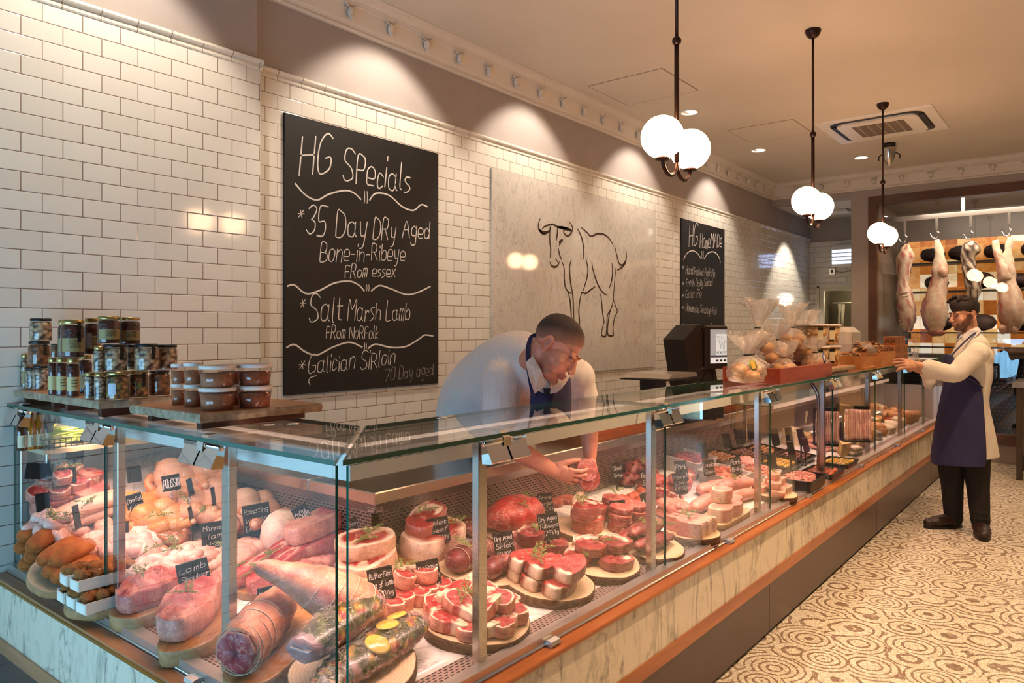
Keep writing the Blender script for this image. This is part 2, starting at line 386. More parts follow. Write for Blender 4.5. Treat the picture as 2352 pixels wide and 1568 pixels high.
# ---- ceiling cassette
r = empty('air_conditioner', loc=(7.72, 1.62, ZC)); tag(r, 'square white ceiling cassette with black slots and a brown grille', 'air conditioner')
MB().bbox(-.475, -.49, -.012, .475, .49, 0, .004, M=Matrix.Rotation(math.pi, 4, 'X') @ Matrix.Translation((0, 0, .012))).build('ceiling_plate', WHITE, r)
b = MB()
def rr(w, h, rad, n=6): return [(sx*(w-rad)+rad*math.cos(a), sy*(h-rad)+rad*math.sin(a)) for sx, sy, a0 in ((1, 1, 0), (-1, 1, 90), (-1, -1, 180), (1, -1, 270)) for a in [R(a0+90*i/n) for i in range(n+1)]]
o1 = rr(.40, .40, .12); o2 = rr(.345, .345, .09); n = len(o1)
b.add([(x, y, -.014) for x, y in o1] + [(x, y, -.014) for x, y in o2] + [(x, y, -.012) for x, y in o1], [(i, (i+1) % n, n+(i+1) % n, n+i) for i in range(n)] + [(i, 2*n+i, 2*n+(i+1) % n, (i+1) % n) for i in range(n)], smooth=False)
b.build('air_slot', mat('dark_slot', '#120d0b', rough=.4), r)
MB().prism(rr(.345, .345, .09), 'Z', -.03, -.01).build('inner_panel', WHITE, r)
mg = mat('return_grille', '#6d5748', rough=.6); kg = NT(mg); sg = kg.n('ShaderNodeSeparateXYZ', {0: kg.obj()})
kg.col(kg.mix(kg.math('MAXIMUM', kg.math('LESS_THAN', kg.math('FRACT', kg.math('MULTIPLY', sg.outputs[0], 42)), .3), kg.math('LESS_THAN', kg.math('FRACT', kg.math('MULTIPLY', sg.outputs[1], 12)), .12)), '#4a3a30', '#b9a893'))
MB().box(-.22, -.22, -.034, .22, .22, -.029).build('grille', mg, r)
for s in (-1, 1):
    MB().box(-.27, s*.372-.018, -.022, .27, s*.372+.018, -.012).build('louvre', BLACK, r)
# ---- silver spotlight hanging near the cassette
r = empty('ceiling_spotlight', loc=(8.5, 1.72, ZC)); tag(r, 'silver bullet shaped fitting hanging under the ceiling cassette', 'spotlight')
MB().lathe([(.06, 0), (.06, -.03), (.03, -.045)], 18).build('mount', BLACK, r)
MB().lathe([(.012, -.25), (.03, -.22), (.055, -.15), (.068, -.07), (.07, -.045), (.04, -.04)], 20).build('housing', STEEL, r)
b = MB()
for s in (-1, 1): b.tube([(0, s*.06, -.10), (0, s*.10, -.13), (0, s*.10, -.17)], .007, 6)
b.tube([(-.05, -.10, -.13), (.05, -.10, -.13)], .006, 6); b.build('bracket', BLACK, r)
# ---- hairline access hatches in the ceiling
HL = mat('hatch_joint', '#8f7b68', rough=.7)
for x0, x1, y0, y1, lab in ((5.0, 5.64, 2.555, 3.205, 'square access hatch in the ceiling behind the largest pendant rod'), (6.96, 7.55, 2.22, 2.845, 'square access hatch in the ceiling behind the middle pendant')):
    r = empty('access_hatch', loc=(x0, y0, ZC)); tag(r, lab, 'hatch'); w, h = x1-x0, y1-y0
    MB().box(.004, .004, -.003, w-.004, h-.004, 0).build('panel', CEIL, r)
    b = MB(); b.box(-.004, -.004, -.002, w+.004, .003, -.0005); b.box(-.004, h-.003, -.002, w+.004, h+.004, -.0005); b.box(-.004, 0, -.002, .003, h, -.0005); b.box(w-.003, 0, -.002, w+.004, h, -.0005); b.build('joint', HL, r)
# ---- recess: fly killer, socket, ceiling vent, towels
r = empty('fly_killer', loc=(11.58, 2.98, 2.6)); tag(r, 'white wall fly killer with glowing blue white slats', 'fly killer')
MB().bbox(-.12, -.30, -.165, 0, .14, .165, .03, M=Matrix()).build('casing', WHITE, r)
UV = mat('blue_tube_glow', '#dfe8ff', emit='#b4ccff', estr=3.5)
for z in (-.1, -.045, .01, .065): MB().tube([(-.128, -.26, z), (-.128, .10, z)], .014, 8).build('lit_slat', UV, r)
b = MB()
for z in (-.13, -.073, -.018, .037, .093): b.box(-.14, -.27, z-.006, -.12, .11, z+.006)
b.build('guard', WHITE, r)
r = empty('switch_socket', loc=(11.58, 3.115, 2.385)); tag(r, 'steel switch plate on tiles below the fly killer', 'switch')
MB().bbox(-.018, -.05, -.05, 0, .05, .05, .006).build('plate', STEEL, r); MB().box(-.024, -.015, -.02, -.017, .015, .02).build('rocker', BLACK, r)
MB().tube([(-.02, -.05, 0), (-.02, -.15, -.03), (-.02, -.3, .02), (-.05, -.34, .06)], .005, 6).build('cable', mat('grey_cable', '#8b8178'), r)
b = MB().bbox(10.75, 2.7, 3.14, 11.0, 2.95, 3.175, .01).build('smoke_alarm_box', WHITE); tag(b, 'small white box on the recess ceiling behind the middle globes', 'alarm')
b = MB()
for i, y in enumerate((3.2, 3.15)):
    v = [(12.3 + .02*math.sin(t*5+i), y + .05*(s-.5)*(1 - .3*t), 1.93 - .4*t) for t in [j/8 for j in range(9)] for s in (0, .33, .66, 1)]
    b.add(v, [(r_*4+c, r_*4+c+1, r_*4+c+5, r_*4+c+4) for r_ in range(8) for c in range(3)])
b.box(12.28, 2.9, 1.93, 12.32, 3.3, 1.945)
tag(b.build('hanging_towel', mat('pale_cloth', '#9a9480', rough=.9)), 'pale cloths on a rail seen through the back doorway', 'towel')
# ================================================================ DISPLAY COUNTER (an L: long run along X, short run along Y)
XS, YG, XE, YE = 1.056, 1.33, 8.9, 3.368
DEP = .72
def sstep(a, b, t): t = max(0, min(1, (t-a)/(b-a))); return t*t*(3-2*t)
def deckz(x, y):
    dx, dy = x-XS, y-YG
    d = min(dx, dy)
    z = .574 + .15*max(0, d-.09)
    if dx < dy: z += .30*max(0, min(1, (y-2.62)/.7))**1.25
    return z
def deck_at(px, py, h=0.0):
    """where the line through a picture point meets the deck, h above it"""
    d = ray(px, py); t = .6
    for _ in range(2600):
        p = CAM + d*t
        if p.x > XS-.02 and p.y > YG-.02 and p.z <= deckz(p.x, p.y)+h: break
        t += .0025
    return p
def tiltM(p, yaw=0.0, sc=1.0):
    """matrix at p on the deck: z along the deck's normal, x turned by yaw from the world X axis"""
    e = .01; gx = (deckz(p.x+e, p.y)-deckz(p.x-e, p.y))/(2*e); gy = (deckz(p.x, p.y+e)-deckz(p.x, p.y-e))/(2*e)
    n = Vector((-gx, -gy, 1)).normalized(); x = Vector((math.cos(yaw), math.sin(yaw), 0)); x = (x - n*x.dot(n)).normalized(); y = n.cross(x)
    M = Matrix(((x.x, y.x, n.x, p.x), (x.y, y.y, n.y, p.y), (x.z, y.z, n.z, p.z), (0, 0, 0, 1)))
    return M @ Matrix.Scale(sc, 4) if sc != 1 else M

# glass: clear sheet with a fresnel reflection, green cut edges
GL = bpy.data.materials.new('clear_glass'); GL.use_nodes = True; t = GL.node_tree; t.nodes.clear()
ou = t.nodes.new('ShaderNodeOutputMaterial'); mx = t.nodes.new('ShaderNodeMixShader'); tr = t.nodes.new('ShaderNodeBsdfTransparent'); gl = t.nodes.new('ShaderNodeBsdfGlossy'); lw = t.nodes.new('ShaderNodeLayerWeight')
tr.inputs[0].default_value = (.985, .99, .985, 1); gl.inputs['Roughness'].default_value = .003; gl.inputs[0].default_value = (1, 1, 1, 1); lw.inputs[0].default_value = .5
pw = t.nodes.new('ShaderNodeMath'); pw.operation = 'POWER'; pw.inputs[1].default_value = 5; ma = t.nodes.new('ShaderNodeMath'); ma.operation = 'MULTIPLY_ADD'; ma.inputs[1].default_value = .95; ma.inputs[2].default_value = .043
t.links.new(lw.outputs['Facing'], pw.inputs[0]); t.links.new(pw.outputs[0], ma.inputs[0]); t.links.new(ma.outputs[0], mx.inputs[0])
t.links.new(tr.outputs[0], mx.inputs[1]); t.links.new(gl.outputs[0], mx.inputs[2]); t.links.new(mx.outputs[0], ou.inputs[0])
GEDGE = mat('green_glass_edge', '#1f5a4a', rough=.1, spec=.8)
def pane(b, pts, axis, a0, a1):
    """glass sheet: outline extruded along axis; big faces clear, rim green"""
    n = len(pts); st = len(b.f); b.prism(pts, axis, a0, a1)
    for i in range(st+2, len(b.f)): b.m[i] = 1
    return b
CT = empty('display_counter', loc=(0, 0, 0)); tag(CT, 'long chilled glass display counter with marble front running to the far end', 'counter')
CS = empty('display_counter', loc=(0, 0, 0)); tag(CS, 'short left return of the glass counter lit by daylight', 'counter')
KICK = m_plain('bronze_kick_panel', '#452f27', '#50372c', .3, 3)
TIMB = m_wood('ledge_timber', '#8a4a1e', '#a85f2a', '#bd7336', 'X', 9, .28); TIMBY = m_wood('ledge_timber_daylit', '#8a5a36', '#a8744a', '#bd8a5c', 'Y', 9, .28)  # short run's copy is greyer: blue daylight reflection put into the colour
PMARB = m_marble('counter_marble', '#dfd4bd', '#6e665c', 2.4, .16, (0, R(30), R(20)), .035)
DMARB = m_marble('deck_marble', '#f0ebe6', '#a9a2a2', 3, .12, (R(20), 0, R(50)), .03)
def perf(name, axis_u, pu, pv, fill, fv, c1, c2, vz=True):
    m = mat(name, c1, rough=.35, metal=.0); k_ = NT(m); s_ = k_.n('ShaderNodeSeparateXYZ', {0: k_.geo()})
    u_ = s_.outputs[axis_u]; v_ = s_.outputs['Z' if vz else ('Y' if axis_u == 'X' else 'X')]
    vr = k_.math('DIVIDE', v_, pv); row = k_.math('FLOOR', vr)
    us = k_.math('ADD', k_.math('DIVIDE', u_, pu), k_.math('MULTIPLY', k_.math('MODULO', row, 2), .5))
    h = k_.math('MULTIPLY', k_.math('LESS_THAN', k_.math('FRACT', us), fill), k_.math('LESS_THAN', k_.math('FRACT', vr), fv))
    k_.col(k_.mix(h, c1, c2)); k_.link(k_.math('SUBTRACT', .8, k_.math('MULTIPLY', h, .8)), k_.b.inputs['Metallic']); return m
PF_X = perf('perforated_strip', 'X', .022, .012, .62, .45, '#d8c4bd', '#1c1210', False); PF_Y = perf('perforated_strip_side', 'Y', .022, .012, .62, .45, '#d8c4bd', '#1c1210', False)
PB_X = perf('slotted_back', 'X', .026, .0115, .72, .5, '#9d8a80', '#120b0a'); PB_Y = perf('slotted_back_side', 'Y', .026, .0115, .72, .5, '#9d8a80', '#120b0a')
PM_X = perf('fine_mesh', 'X', .0065, .0065, .5, .5, '#b3a39a', '#3a2a25'); PM_Y = perf('fine_mesh_side', 'Y', .0065, .0065, .5, .5, '#b3a39a', '#3a2a25')
# --- body parts of each run. P(run) maps (along, out, z): for the long run along = X, out = Y
def seg(par, long, name, a0, o0, z0, a1, o1, z1, m, bev=0):
    b = MB()
    if long: b.bbox(a0, o0, z0, a1, o1, z1, bev) if bev else b.box(a0, o0, z0, a1, o1, z1)
    else: b.bbox(o0, a0, z0, o1, a1, z1, bev) if bev else b.box(o0, a0, z0, o1, a1, z1)
    return b.build(name, m, par)
E = .001
seams = [1.393, 3.633, 5.872, 8.12, 8.9]
x0 = XS-.055
for x1 in seams: seg(CT, True, 'kick_panel', x0+.0025, 1.272, .02, x1-.0025, 1.30, .258, KICK); x0 = x1
seg(CT, True, 'toe_shadow_strip', XS-.04, 1.32, 0, XE, 1.36, .06, BLACK)  # black strip standing in for the shadow under the kick panels
seg(CT, True, 'timber_strip', XS-.066, 1.264, .258, XE, 1.30, .312, TIMB)
x0 = XS-.066
for x1 in (2.63, 4.95, 7.2, 8.9): seg(CT, True, 'marble_panel', x0, 1.271, .312, x1-.001, 1.32, .538, PMARB); x0 = x1
seg(CT, True, 'ledge', XS-.081, 1.249, .5385, XE, 1.325, .5525, TIMB, .003)
seg(CT, True, 'glass_rail', XS-.028, 1.304, .5527, XE, 1.345, .582, ALU)
b = MB().tube([(XS-.03, 1.302, .5565), (XE, 1.302, .5565)], .004, 8); b.build('drip_tube', ALU, CT)
seg(CT, True, 'air_grille', XS+.09, 1.345, .560, XE, 1.418, .5745, PF_X)
seg(CS, False, 'kick_panel', 1.272, XS-.058, .02, YE, XS-.03, .258, KICK)
seg(CS, False, 'timber_strip', 1.30, XS-.066, .258, YE, XS-.03, .312, TIMBY)
y0 = 1.32
for y1 in (2.54, YE): seg(CS, False, 'marble_panel', y0, XS-.059, .312, y1-.001, XS-.01, .538, PMARB); y0 = y1
seg(CS, False, 'ledge', 1.325, XS-.081, .5385, YE, XS-.005, .5525, TIMBY, .003)
seg(CS, False, 'brass_edge', 1.25, XS-.0855, .537, YE, XS-.081, .5455, mat('brass_edge', '#b58a3a', rough=.3, metal=1))
seg(CS, False, 'glass_rail', 1.345, XS-.026, .5527, YE, XS+.015, .582, ALU)
b = MB().tube([(XS-.028, 1.3, .5565), (XS-.028, YE, .5565)], .004, 8); b.build('drip_tube', ALU, CS)
seg(CS, False, 'air_grille', 1.345, XS+.015, .560, YE, XS+.088, .5745, PF_Y)
# decks (mitred grid)
def deck(par, long):
    b = MB(); v = {}; vs = []; fs = []
    nx, ny = (120, 14)
    for i in range(nx+1):
        for j in range(ny+1):
            d = .075 + (DEP-.075)*j/ny
            if long: a = d + (XE-XS-d)*i/nx; x, y = XS+a, YG+d
            else: a = d + (YE-YG-d)*i/nx; x, y = XS+d, YG+a
            e = 1e-4
            vs.append((x, y, deckz(x, y))); v[i, j] = len(vs)-1
    for i in range(nx):
        for j in range(ny):
            q = (v[i, j], v[i+1, j], v[i+1, j+1], v[i, j+1]); fs.append(q if long else q[::-1])
    b.add(vs, fs); n0 = len(b.v)
    o = b.build('deck', DMARB, par); sd = o.modifiers.new('thick', 'SOLIDIFY'); sd.thickness = .02; sd.offset = -1
deck(CT, True); deck(CS, False)
# backs and work ledges
YBK, XBK = YG+DEP, XS+DEP
seg(CT, True, 'slotted_back', XBK, YBK, .6, XE, YBK+.02, .842, PB_X); seg(CS, False, 'slotted_back', YBK, XBK, .6, YE, XBK+.02, .842, PB_Y)
b = MB().prism([(YBK-.018, .875), (YBK, .838), (YBK+.03, .838), (YBK+.03, .875)], 'X', XBK-.01, XE); b.build('mesh_strip', PM_X, CT)
b = MB().prism([(XBK-.018, .875), (XBK, .838), (XBK+.03, .838), (XBK+.03, .875)], 'Y', YBK-.01, YE); b.build('mesh_strip', PM_Y, CS)
seg(CT, True, 'work_ledge', XBK-.02, YBK-.02, .875, XE, 2.42, .917, STEEL, .004); seg(CS, False, 'work_ledge', 2.421, XBK-.02, .875, YE, 2.14, .917, STEEL, .004)
seg(CT, True, 'back_panel', 2.14, 2.39, .02, XE, 2.42, .874, ALU); seg(CS, False, 'back_panel', 2.42, 2.11, .02, YE, 2.14, .874, ALU)
seg(CT, True, 'end_panel', XE, 1.28, .02, XE+.03, 2.42, .917, ALU)
# light housing (white, under the top glass)
LHM = mat('light_housing_white', '#f2eee6', rough=.3)
seg(CT, True, 'light_housing', XS+.107, YG+.107, 1.130, XE, YG+.172, 1.197, LHM, .003); seg(CS, False, 'light_housing', YG+.172, XS+.107, 1.130, YE, XS+.172, 1.197, LHM, .003)
seg(CT, True, 'added_spill_lip', XS+.23, YG+.22, 1.12, XE, YG+.226, 1.197, LHM); seg(CS, False, 'added_spill_lip', YG+.226, XS+.22, 1.12, YE, XS+.226, 1.197, LHM)  # added lip, keeps lamp spill off the back wall
LSTR = mat('pink_lamp_tube', '#ffffff', emit=(1, .72, .62), estr=5)
b = MB().tube([(XS+.25, YG+.19, 1.165), (XE-.05, YG+.19, 1.165)], .009, 8); b.build('lamp_tube', LSTR, CT)
b = MB().tube([(XS+.19, YG+.25, 1.165), (XS+.19, YE-.05, 1.165)], .009, 8); b.build('lamp_tube', LSTR, CS)
# panes
z0, z1 = .575, 1.194
xs_ = [XS+.012, 2.629, 3.804, 4.95, 6.09, 7.17, 8.05, XE]
for a, c in zip(xs_, xs_[1:]): pane(MB(), [(a+.003, z0), (c-.003, z0), (c-.003, z1), (a+.003, z1)], 'Y', YG-.004, YG+.004).build('front_pane', [GL, GEDGE], CT)
ys_ = [YG+.016, 2.54, YE]
for a, c in zip(ys_, ys_[1:]): pane(MB(), [(a+.003, z0), (c-.003, z0), (c-.003, z1), (a+.003, z1)], 'X', XS-.004, XS+.004).build('side_pane', [GL, GEDGE], CS)
TX, TY, TD = XS-.026, YG-.02, .42
tz0, tz1 = 1.2005, 1.2125
tops = [[(TX+.012, TY), (2.62, TY), (2.62, TY+TD), (TX+TD+.012, TY+TD)]]
for a, c in ((2.626, 4.94), (4.946, 7.16), (7.166, XE)): tops.append([(a, TY), (c, TY), (c, TY+TD), (a, TY+TD)])
for p in tops: pane(MB(), p, 'Z', tz0, tz1).build('top_pane', [GL, GEDGE], CT)
pane(MB(), [(TX, TY+.012), (TX+TD, TY+TD+.012), (TX+TD, YE), (TX, YE)][::-1], 'Z', tz0, tz1).build('top_pane', [GL, GEDGE], CS)
# posts behind the glass
for x in (1.55, 2.553, 3.69, 4.815, 5.95, 7.09, 8.2): seg(CT, True, 'post', x-.018, YG+.008, .575, x+.018, YG+.034, 1.197, STEEL, .002)
for y in (1.832, 2.492, 3.345): seg(CS, False, 'post', y-.018, XS+.008, .575, y+.018, XS+.034, 1.197, STEEL, .002)
# chrome clamps: two tilted flaps on a barrel with a clip over the top pane
def clamp():
    r = empty('clamp')
    for s in (-1, 1):
        a, c = (.004, .088) if s > 0 else (-.088, -.004)
        MB().prism([(-.012, .0), (-.040, -.056), (-.036, -.060), (-.004, -.062), (.0, -.004)], 'X', a, c).build('flap', CHROME, r)
    MB().tube([(-.09, -.010, -.004), (.09, -.010, -.004)], .0105, 14).build('barrel', CHROME, r)
    b = MB(); b.prism([(-.024, -.02), (-.021, .004), (-.004, .021), (.02, .0225), (.02, .0185), (-.002, .017), (-.016, .002), (-.019, -.02)], 'X', -.016, .016); b.build('clip', CHROME, r)
    b = MB()
    for s in (-1, 1): b.lathe([(.004, 0), (.004, .003)], 10, M=Matrix.Translation((s*.091, -.010, -.004)) @ Matrix.Rotation(R(90*s), 4, 'Y'))
    b.build('pin', STEEL, r)
    return r
c0 = clamp()
def put_clamp(par, M, first=[True]):
    o = c0 if first[0] else copy_tree(c0); first[0] = False
    o.parent = par; o.matrix_basis = M
for x in (1.615, 2.62, 3.79, 4.93, 6.07, 7.15, 8.1): put_clamp(CT, Matrix.Translation((x, YG-.004, 1.196)))
for y in (1.90, 2.55, 3.27): put_clamp(CS, Matrix.Translation((XS-.004, y, 1.196)) @ Matrix.Rotation(R(-90), 4, 'Z'))
# little latches on the rail
def latch(M, par):
    r = MB(); r.prism([(0, -.008), (-.03, -.011), (-.034, -.004), (-.03, .006), (-.012, .009), (0, .007)], 'X', -.022, .022, M=M); r.build('rail_latch', ALU, par)
for x in (1.813, 3.173, 4.321, 5.499, 6.676, 7.793): latch(Matrix.Translation((x, 1.306, .563)), CT)
for y in (1.901, 3.004): latch(Matrix.Translation((XS-.026, y, .563)) @ Matrix.Rotation(R(-90), 4, 'Z'), CS)
# tube-framed dividers inside the cases
def divider(par, M):
    p = [(.03, 0, .0)] + [(.03, 0, .48)] + [(.03+.14*(1-math.cos(a)), 0, .48+.14*math.sin(a)) for a in [R(15*i) for i in range(1, 7)]] + [(.60, 0, .58)]
    fr = MB().tube(p, .011, 10, M=M).build('divider_frame', STEEL, par)
    q = [(a.x, a.z) for a in map(Vector, p)] + [(.6, 0.1), (.03, .0)]
    pane(MB(), q, 'Y', -.003, .003); b = MB(); pane(b, q, 'Y', -.003, .003)
    for i in range(len(b.v)): b.v[i] = tuple(M @ Vector(b.v[i]))
    b.build('divider_glass', [GL, GEDGE], fr)
divider(CT, Matrix.Translation((4.86, YG+.03, .58)) @ Matrix.Rotation(R(90), 4, 'Z'))
divider(CS, Matrix.Translation((XS+.05, 3.26, .575)))
# steel pads under the mitre of the top glass
for x, y in ((1.30, 1.99), (1.36, 1.95), (1.75, 1.69)):
    MB().lathe([(.0, .004), (.016, .003), (.02, 0)], 14, M=Matrix.Translation((x, y, tz1))).build('top_stud', CHROME, CS if x < 1.5 else CT)
# ================================================================ HAND LETTERING
GLY = {}
for l in '''A 033b63 1757
B 030b3b4a483707 3756543303
C 5a3b1a0805133354
D 030b2b4a58553303
E 4b0b0343 0737
F 4b0b03 0737
G 5a3b1a08051333545636
H 0b03 5b53 0757
I 0b03
J 3b34231304
K 0b03 4b0743
L 0b0343
M 030b376b63
N 030b535b
O 2b0a05234355594b2b
P 030b3b4a483707
R 030b3b4a483707 2753
S 5a3b1b0a08274654331304
T 0b5b 2b23
U 0b051333555b
V 0b234b
W 0b1338536b
Y 0b27 4b2603
a 47280704133345 484453
b 0b03 062847442304
c 371806041334
d 462807042345 4b43
e 05454728070413 1343
f 4b2b1913 0838
g 472807051434 4841301001
h 0b03 06284743
i 0803 0a0b
k 0b03 370533
l 0b0413
m 0803 06182723 26384743
n 0803 06284743
o 2807041333454728
p 0800 072847442304
r 0803 062837
s 38180716353413 1303
t 1b142333 0838
u 0804133345 4843
v 082348
w 0813273348
x 0843 4803
y 081434 4831100 0
z 08480343
0 2b0905133354594b2b
1 0a1b13
2 0a2b4a480343
3 0a2b4a3827 2746442304
4 3b0555 3b33
5 4b0b0737453303
6 4b17042344462707
7 0b5b13
8 280a2b4a280513334528
9 47280a2b4a43
£ 4a3b1a140353 0737
/ 034b
- 0636
. 0304
* 4737 1539 1935 2624
' 1b09'''.split('\n'):
    ch = l[0]; st = []
    for q in l[2:].split(' '):
        q = q.replace(' ', '')
        pts = [(int(q[i]), int(q[i+1], 16) - 3) for i in range(0, len(q) - 1, 2)]
        if len(pts) > 1: st.append(pts)
    GLY[ch] = st
GLY['*'] = [[(0, 4), (4, 4)], [(1, 1), (3, 7)], [(3, 1), (1, 7)]]
def text_strokes(s, smooth=True):
    out = []; x = 0
    for ch in s:
        if ch == ' ': x += 4; continue
        g = GLY.get(ch)
        if g is None: continue
        w = max(p[0] for st in g for p in st)
        hv = math.sin(x*12.9+ord(ch)*4.1); sc = 1 + .11*hv if smooth else 1; dy = .35*math.sin(x*7.3+ord(ch)) if smooth else 0; sl = .16+.07*hv if smooth else 0
        for st in g:
            P = [(x + p[0] + sl*(p[1]-3), p[1]*sc + dy, 0) for p in st]
            out.append([(v.x, v.y) for v in crom(P, 4)] if smooth and len(P) > 2 else [(p[0], p[1]) for p in P])
        x += w + 1.7
    return out, max(x - 1.7, 1)
def ribbon(b, pts, w, n, col=(1, 1, 1), taper=0.0, mi=0):
    """flat stroke with width w through 3D points, n = plane normal"""
    P = [Vector(p) for p in pts]; n = Vector(n); L = len(P)
    if L < 2: return
    vs = []
    for i in range(L):
        t = (P[min(i+1, L-1)] - P[max(i-1, 0)])
        if t.length < 1e-9: t = Vector((1, 0, 0))
        sd = n.cross(t.normalized()); k_ = i/(L-1); ww = w*(1 - taper*abs(2*k_-1)**2)
        e = t.normalized()*w*.5*(-1 if i == 0 else (1 if i == L-1 else 0))
        vs += [P[i]+sd*ww/2+e+n*.0004, P[i]-sd*ww/2+e+n*.0004]
    b.add(vs, [(2*i, 2*i+1, 2*i+3, 2*i+2) for i in range(L-1)], col, mi, False)
def write(b, s, p0, p1, cap, w, n, up=(0, 0, 1), h_end=1.0, col=(1, 1, 1), jit=.0):
    """letter s along p0->p1 (baseline), capital height cap"""
    st, W_ = text_strokes(s); p0 = Vector(p0); p1 = Vector(p1); up = Vector(up)
    for q in st:
        j = random.uniform(-jit, jit)
        ribbon(b, [p0 + (p1-p0)*(x/W_ + .012*y/8*0) + up*((y/8+j)*cap*(1+(h_end-1)*x/W_)) for x, y in q], w, n, col)
CHALK = m_plain('white_chalk', '#f4eee6', '#cfc6bb', .9, 30)
FAINT = m_plain('faint_chalk', '#b3aaa0', '#7a7068', .9, 40)
SLATE = m_plain('black_chalkboard', '#0b0908', '#17120f', .62, 2.5, .02)
BY = 3.4255
def wallp(px, py): return onY(px, py, BY - .0006)
NB = (0, -1, 0)
# ================================================================ CHALKBOARDS AND MARBLE PICTURE
def cp(ox, oy, sc): return lambda x, y: wallp(ox + x/sc, oy + y/sc)
r = empty('chalkboard', loc=(2.9255, 3.44, 1.9)); tag(r, 'tall black chalkboard of handwritten meat specials on the white tiles', 'chalkboard')
I_ = lambda o: Matrix.Translation(-Vector(o))
O1 = (2.9255, 3.44, 1.9)
MB().bbox(2.335, BY, 1.151, 3.516, 3.44, 2.674, .002, M=I_(O1)).build('board', SLATE, r)
b = MB(); f2 = MB()
def line(bb, s, a, z_, cap, w=3.2, he=1.0, jit=.02):
    A, Z_ = wallp(*a), wallp(*z_); m_ = (A - CAM).length
    t_ = A.y / ray(*a).y; write(bb, s, A, Z_, cap*t_/F, w*.78*t_/F, NB, (0, 0, 1), he, jit=jit)
for s, a, z_, cap, w in [('HG', (690, 402), (760, 396), 88, 4.6), ('SPecials', (790, 416), (941, 440), 68, 4.0), ('*', (684, 500), (698, 501), 20, 2.6), ('35 Day', (706, 540), (842, 545), 62, 3.8),
        ('DRy Aged', (858, 548), (986, 547), 44, 3.2), ('Bone-in-Ribeye', (736, 601), (930, 597), 42, 2.8), ('FRom essex', (793, 638), (908, 634), 29, 2.6), ('*', (689, 706), (701, 706), 20, 2.6),
        ('Salt', (712, 741), (786, 736), 58, 3.2), ('Marsh Lamb', (800, 738), (941, 733), 44, 2.6), ('FRom NoRFolk', (750, 777), (868, 776), 28, 2.2), ('*', (686, 848), (701, 848), 22, 2.4), ('Galician', (709, 858), (815, 846), 40, 2.4), ('SiRloin', (830, 851), (907, 832), 38, 2.2)]:
    line(b, s, a, z_, cap, w)
line(f2, '70 Day aged.', (885, 874), (997, 860), 28, 1.8)
c6 = cp(620, 240, 2.305); sw = []
for q in ['135,420 190,480 250,505 310,475 390,455 440,465 480,500', '528,505 560,470 630,480 700,540 760,560 800,530 832,540', '95,960 130,955 190,1000 260,985 340,945 420,935 470,955 498,985', '538,985 580,958 640,975 720,1005 780,995 848,963',
        '90,1285 130,1270 190,1310 250,1325 330,1285 420,1258 487,1283', '520,1290 560,1268 640,1285 720,1280 790,1240 820,1220 862,1225']:
    ribbon(b, crom([c6(*map(float, p.split(','))) for p in q.split()], 5), .0095, NB)
for x, y0_, y1_ in ((500, 458, 520), (514, 460, 522), (512, 955, 985), (523, 955, 985), (500, 1262, 1295), (509, 1262, 1295)): ribbon(b, [c6(x, y0_), c6(x+2, (y0_+y1_)/2), c6(x, y1_)], .005, NB)
ribbon(b, crom([c6(x, y) for x, y in ((245, 1435), (215, 1445), (205, 1465), (212, 1482))], 5), .005, NB)
for bb, nm, mm in ((b, 'chalk_lettering', CHALK), (f2, 'faint_lettering', FAINT)): bb.build(nm, mm, r, None).matrix_local = I_(O1)
r = empty('chalkboard', loc=(7.72, 3.44, 1.9)); tag(r, 'narrower black chalkboard of homemade pies behind the scale screen', 'chalkboard'); O2 = (7.72, 3.44, 1.9)
MB().bbox(7.151, BY, 1.152, 8.288, 3.44, 2.68, .002, M=I_(O2)).build('board', SLATE, r)
b = MB()
for s, a, z_, cap, w in [('HG', (1583, 567), (1602, 563), 48, 2.4), ('HomeMADe', (1608, 569), (1658, 568), 32, 2.0), ('*', (1566, 618), (1571, 618), 9, 1.1), ('Hand Raised Pork Pie', (1575, 629), (1642, 636), 19, 1.3), ('*', (1566, 655), (1571, 655), 9, 1.1),
        ('Fresh Daily Salad', (1576, 657), (1636, 656), 17, 1.3), ('*', (1566, 682), (1571, 682), 8, 1.1), ('Gala Pie', (1575, 684), (1611, 682), 17, 1.3), ('*', (1566, 710), (1571, 710), 9, 1.1), ('Homemade Sausage Roll', (1575, 714), (1646, 722), 18, 1.3), ('*', (1566, 750), (1571, 750), 9, 1.1), ('Sauces', (1632, 763), (1650, 762), 18, 1.3)]:
    line(b, s, a, z_, cap, w)
c7 = cp(1100, 360, 3.015)
for q in ['1417,710 1440,670 1475,650 1510,665 1538,705', '1560,705 1590,665 1630,660 1660,690 1672,730', '1605,1262 1640,1300 1678,1258']: ribbon(b, crom([c7(*map(float, p.split(','))) for p in q.split()], 5), .011, NB)
for x in (1544, 1554): ribbon(b, [c7(x, 655), c7(x, 703)], .008, NB)
b.build('chalk_lettering', CHALK, r).matrix_local = I_(O2)
O3 = (5.32, 3.44, 1.9); r = empty('bull_picture', loc=O3); tag(r, 'big pale marble slab on the tiles with a brown line drawing of a bull', 'picture')
WM = m_marble('wall_marble', '#d6d0c6', '#a0968a', 5.5, .06, (0, R(-32), 0), .02)
MB().bbox(4.063, BY, 1.146, 6.579, 3.44, 2.678, .003, M=I_(O3)).build('slab', WM, r)
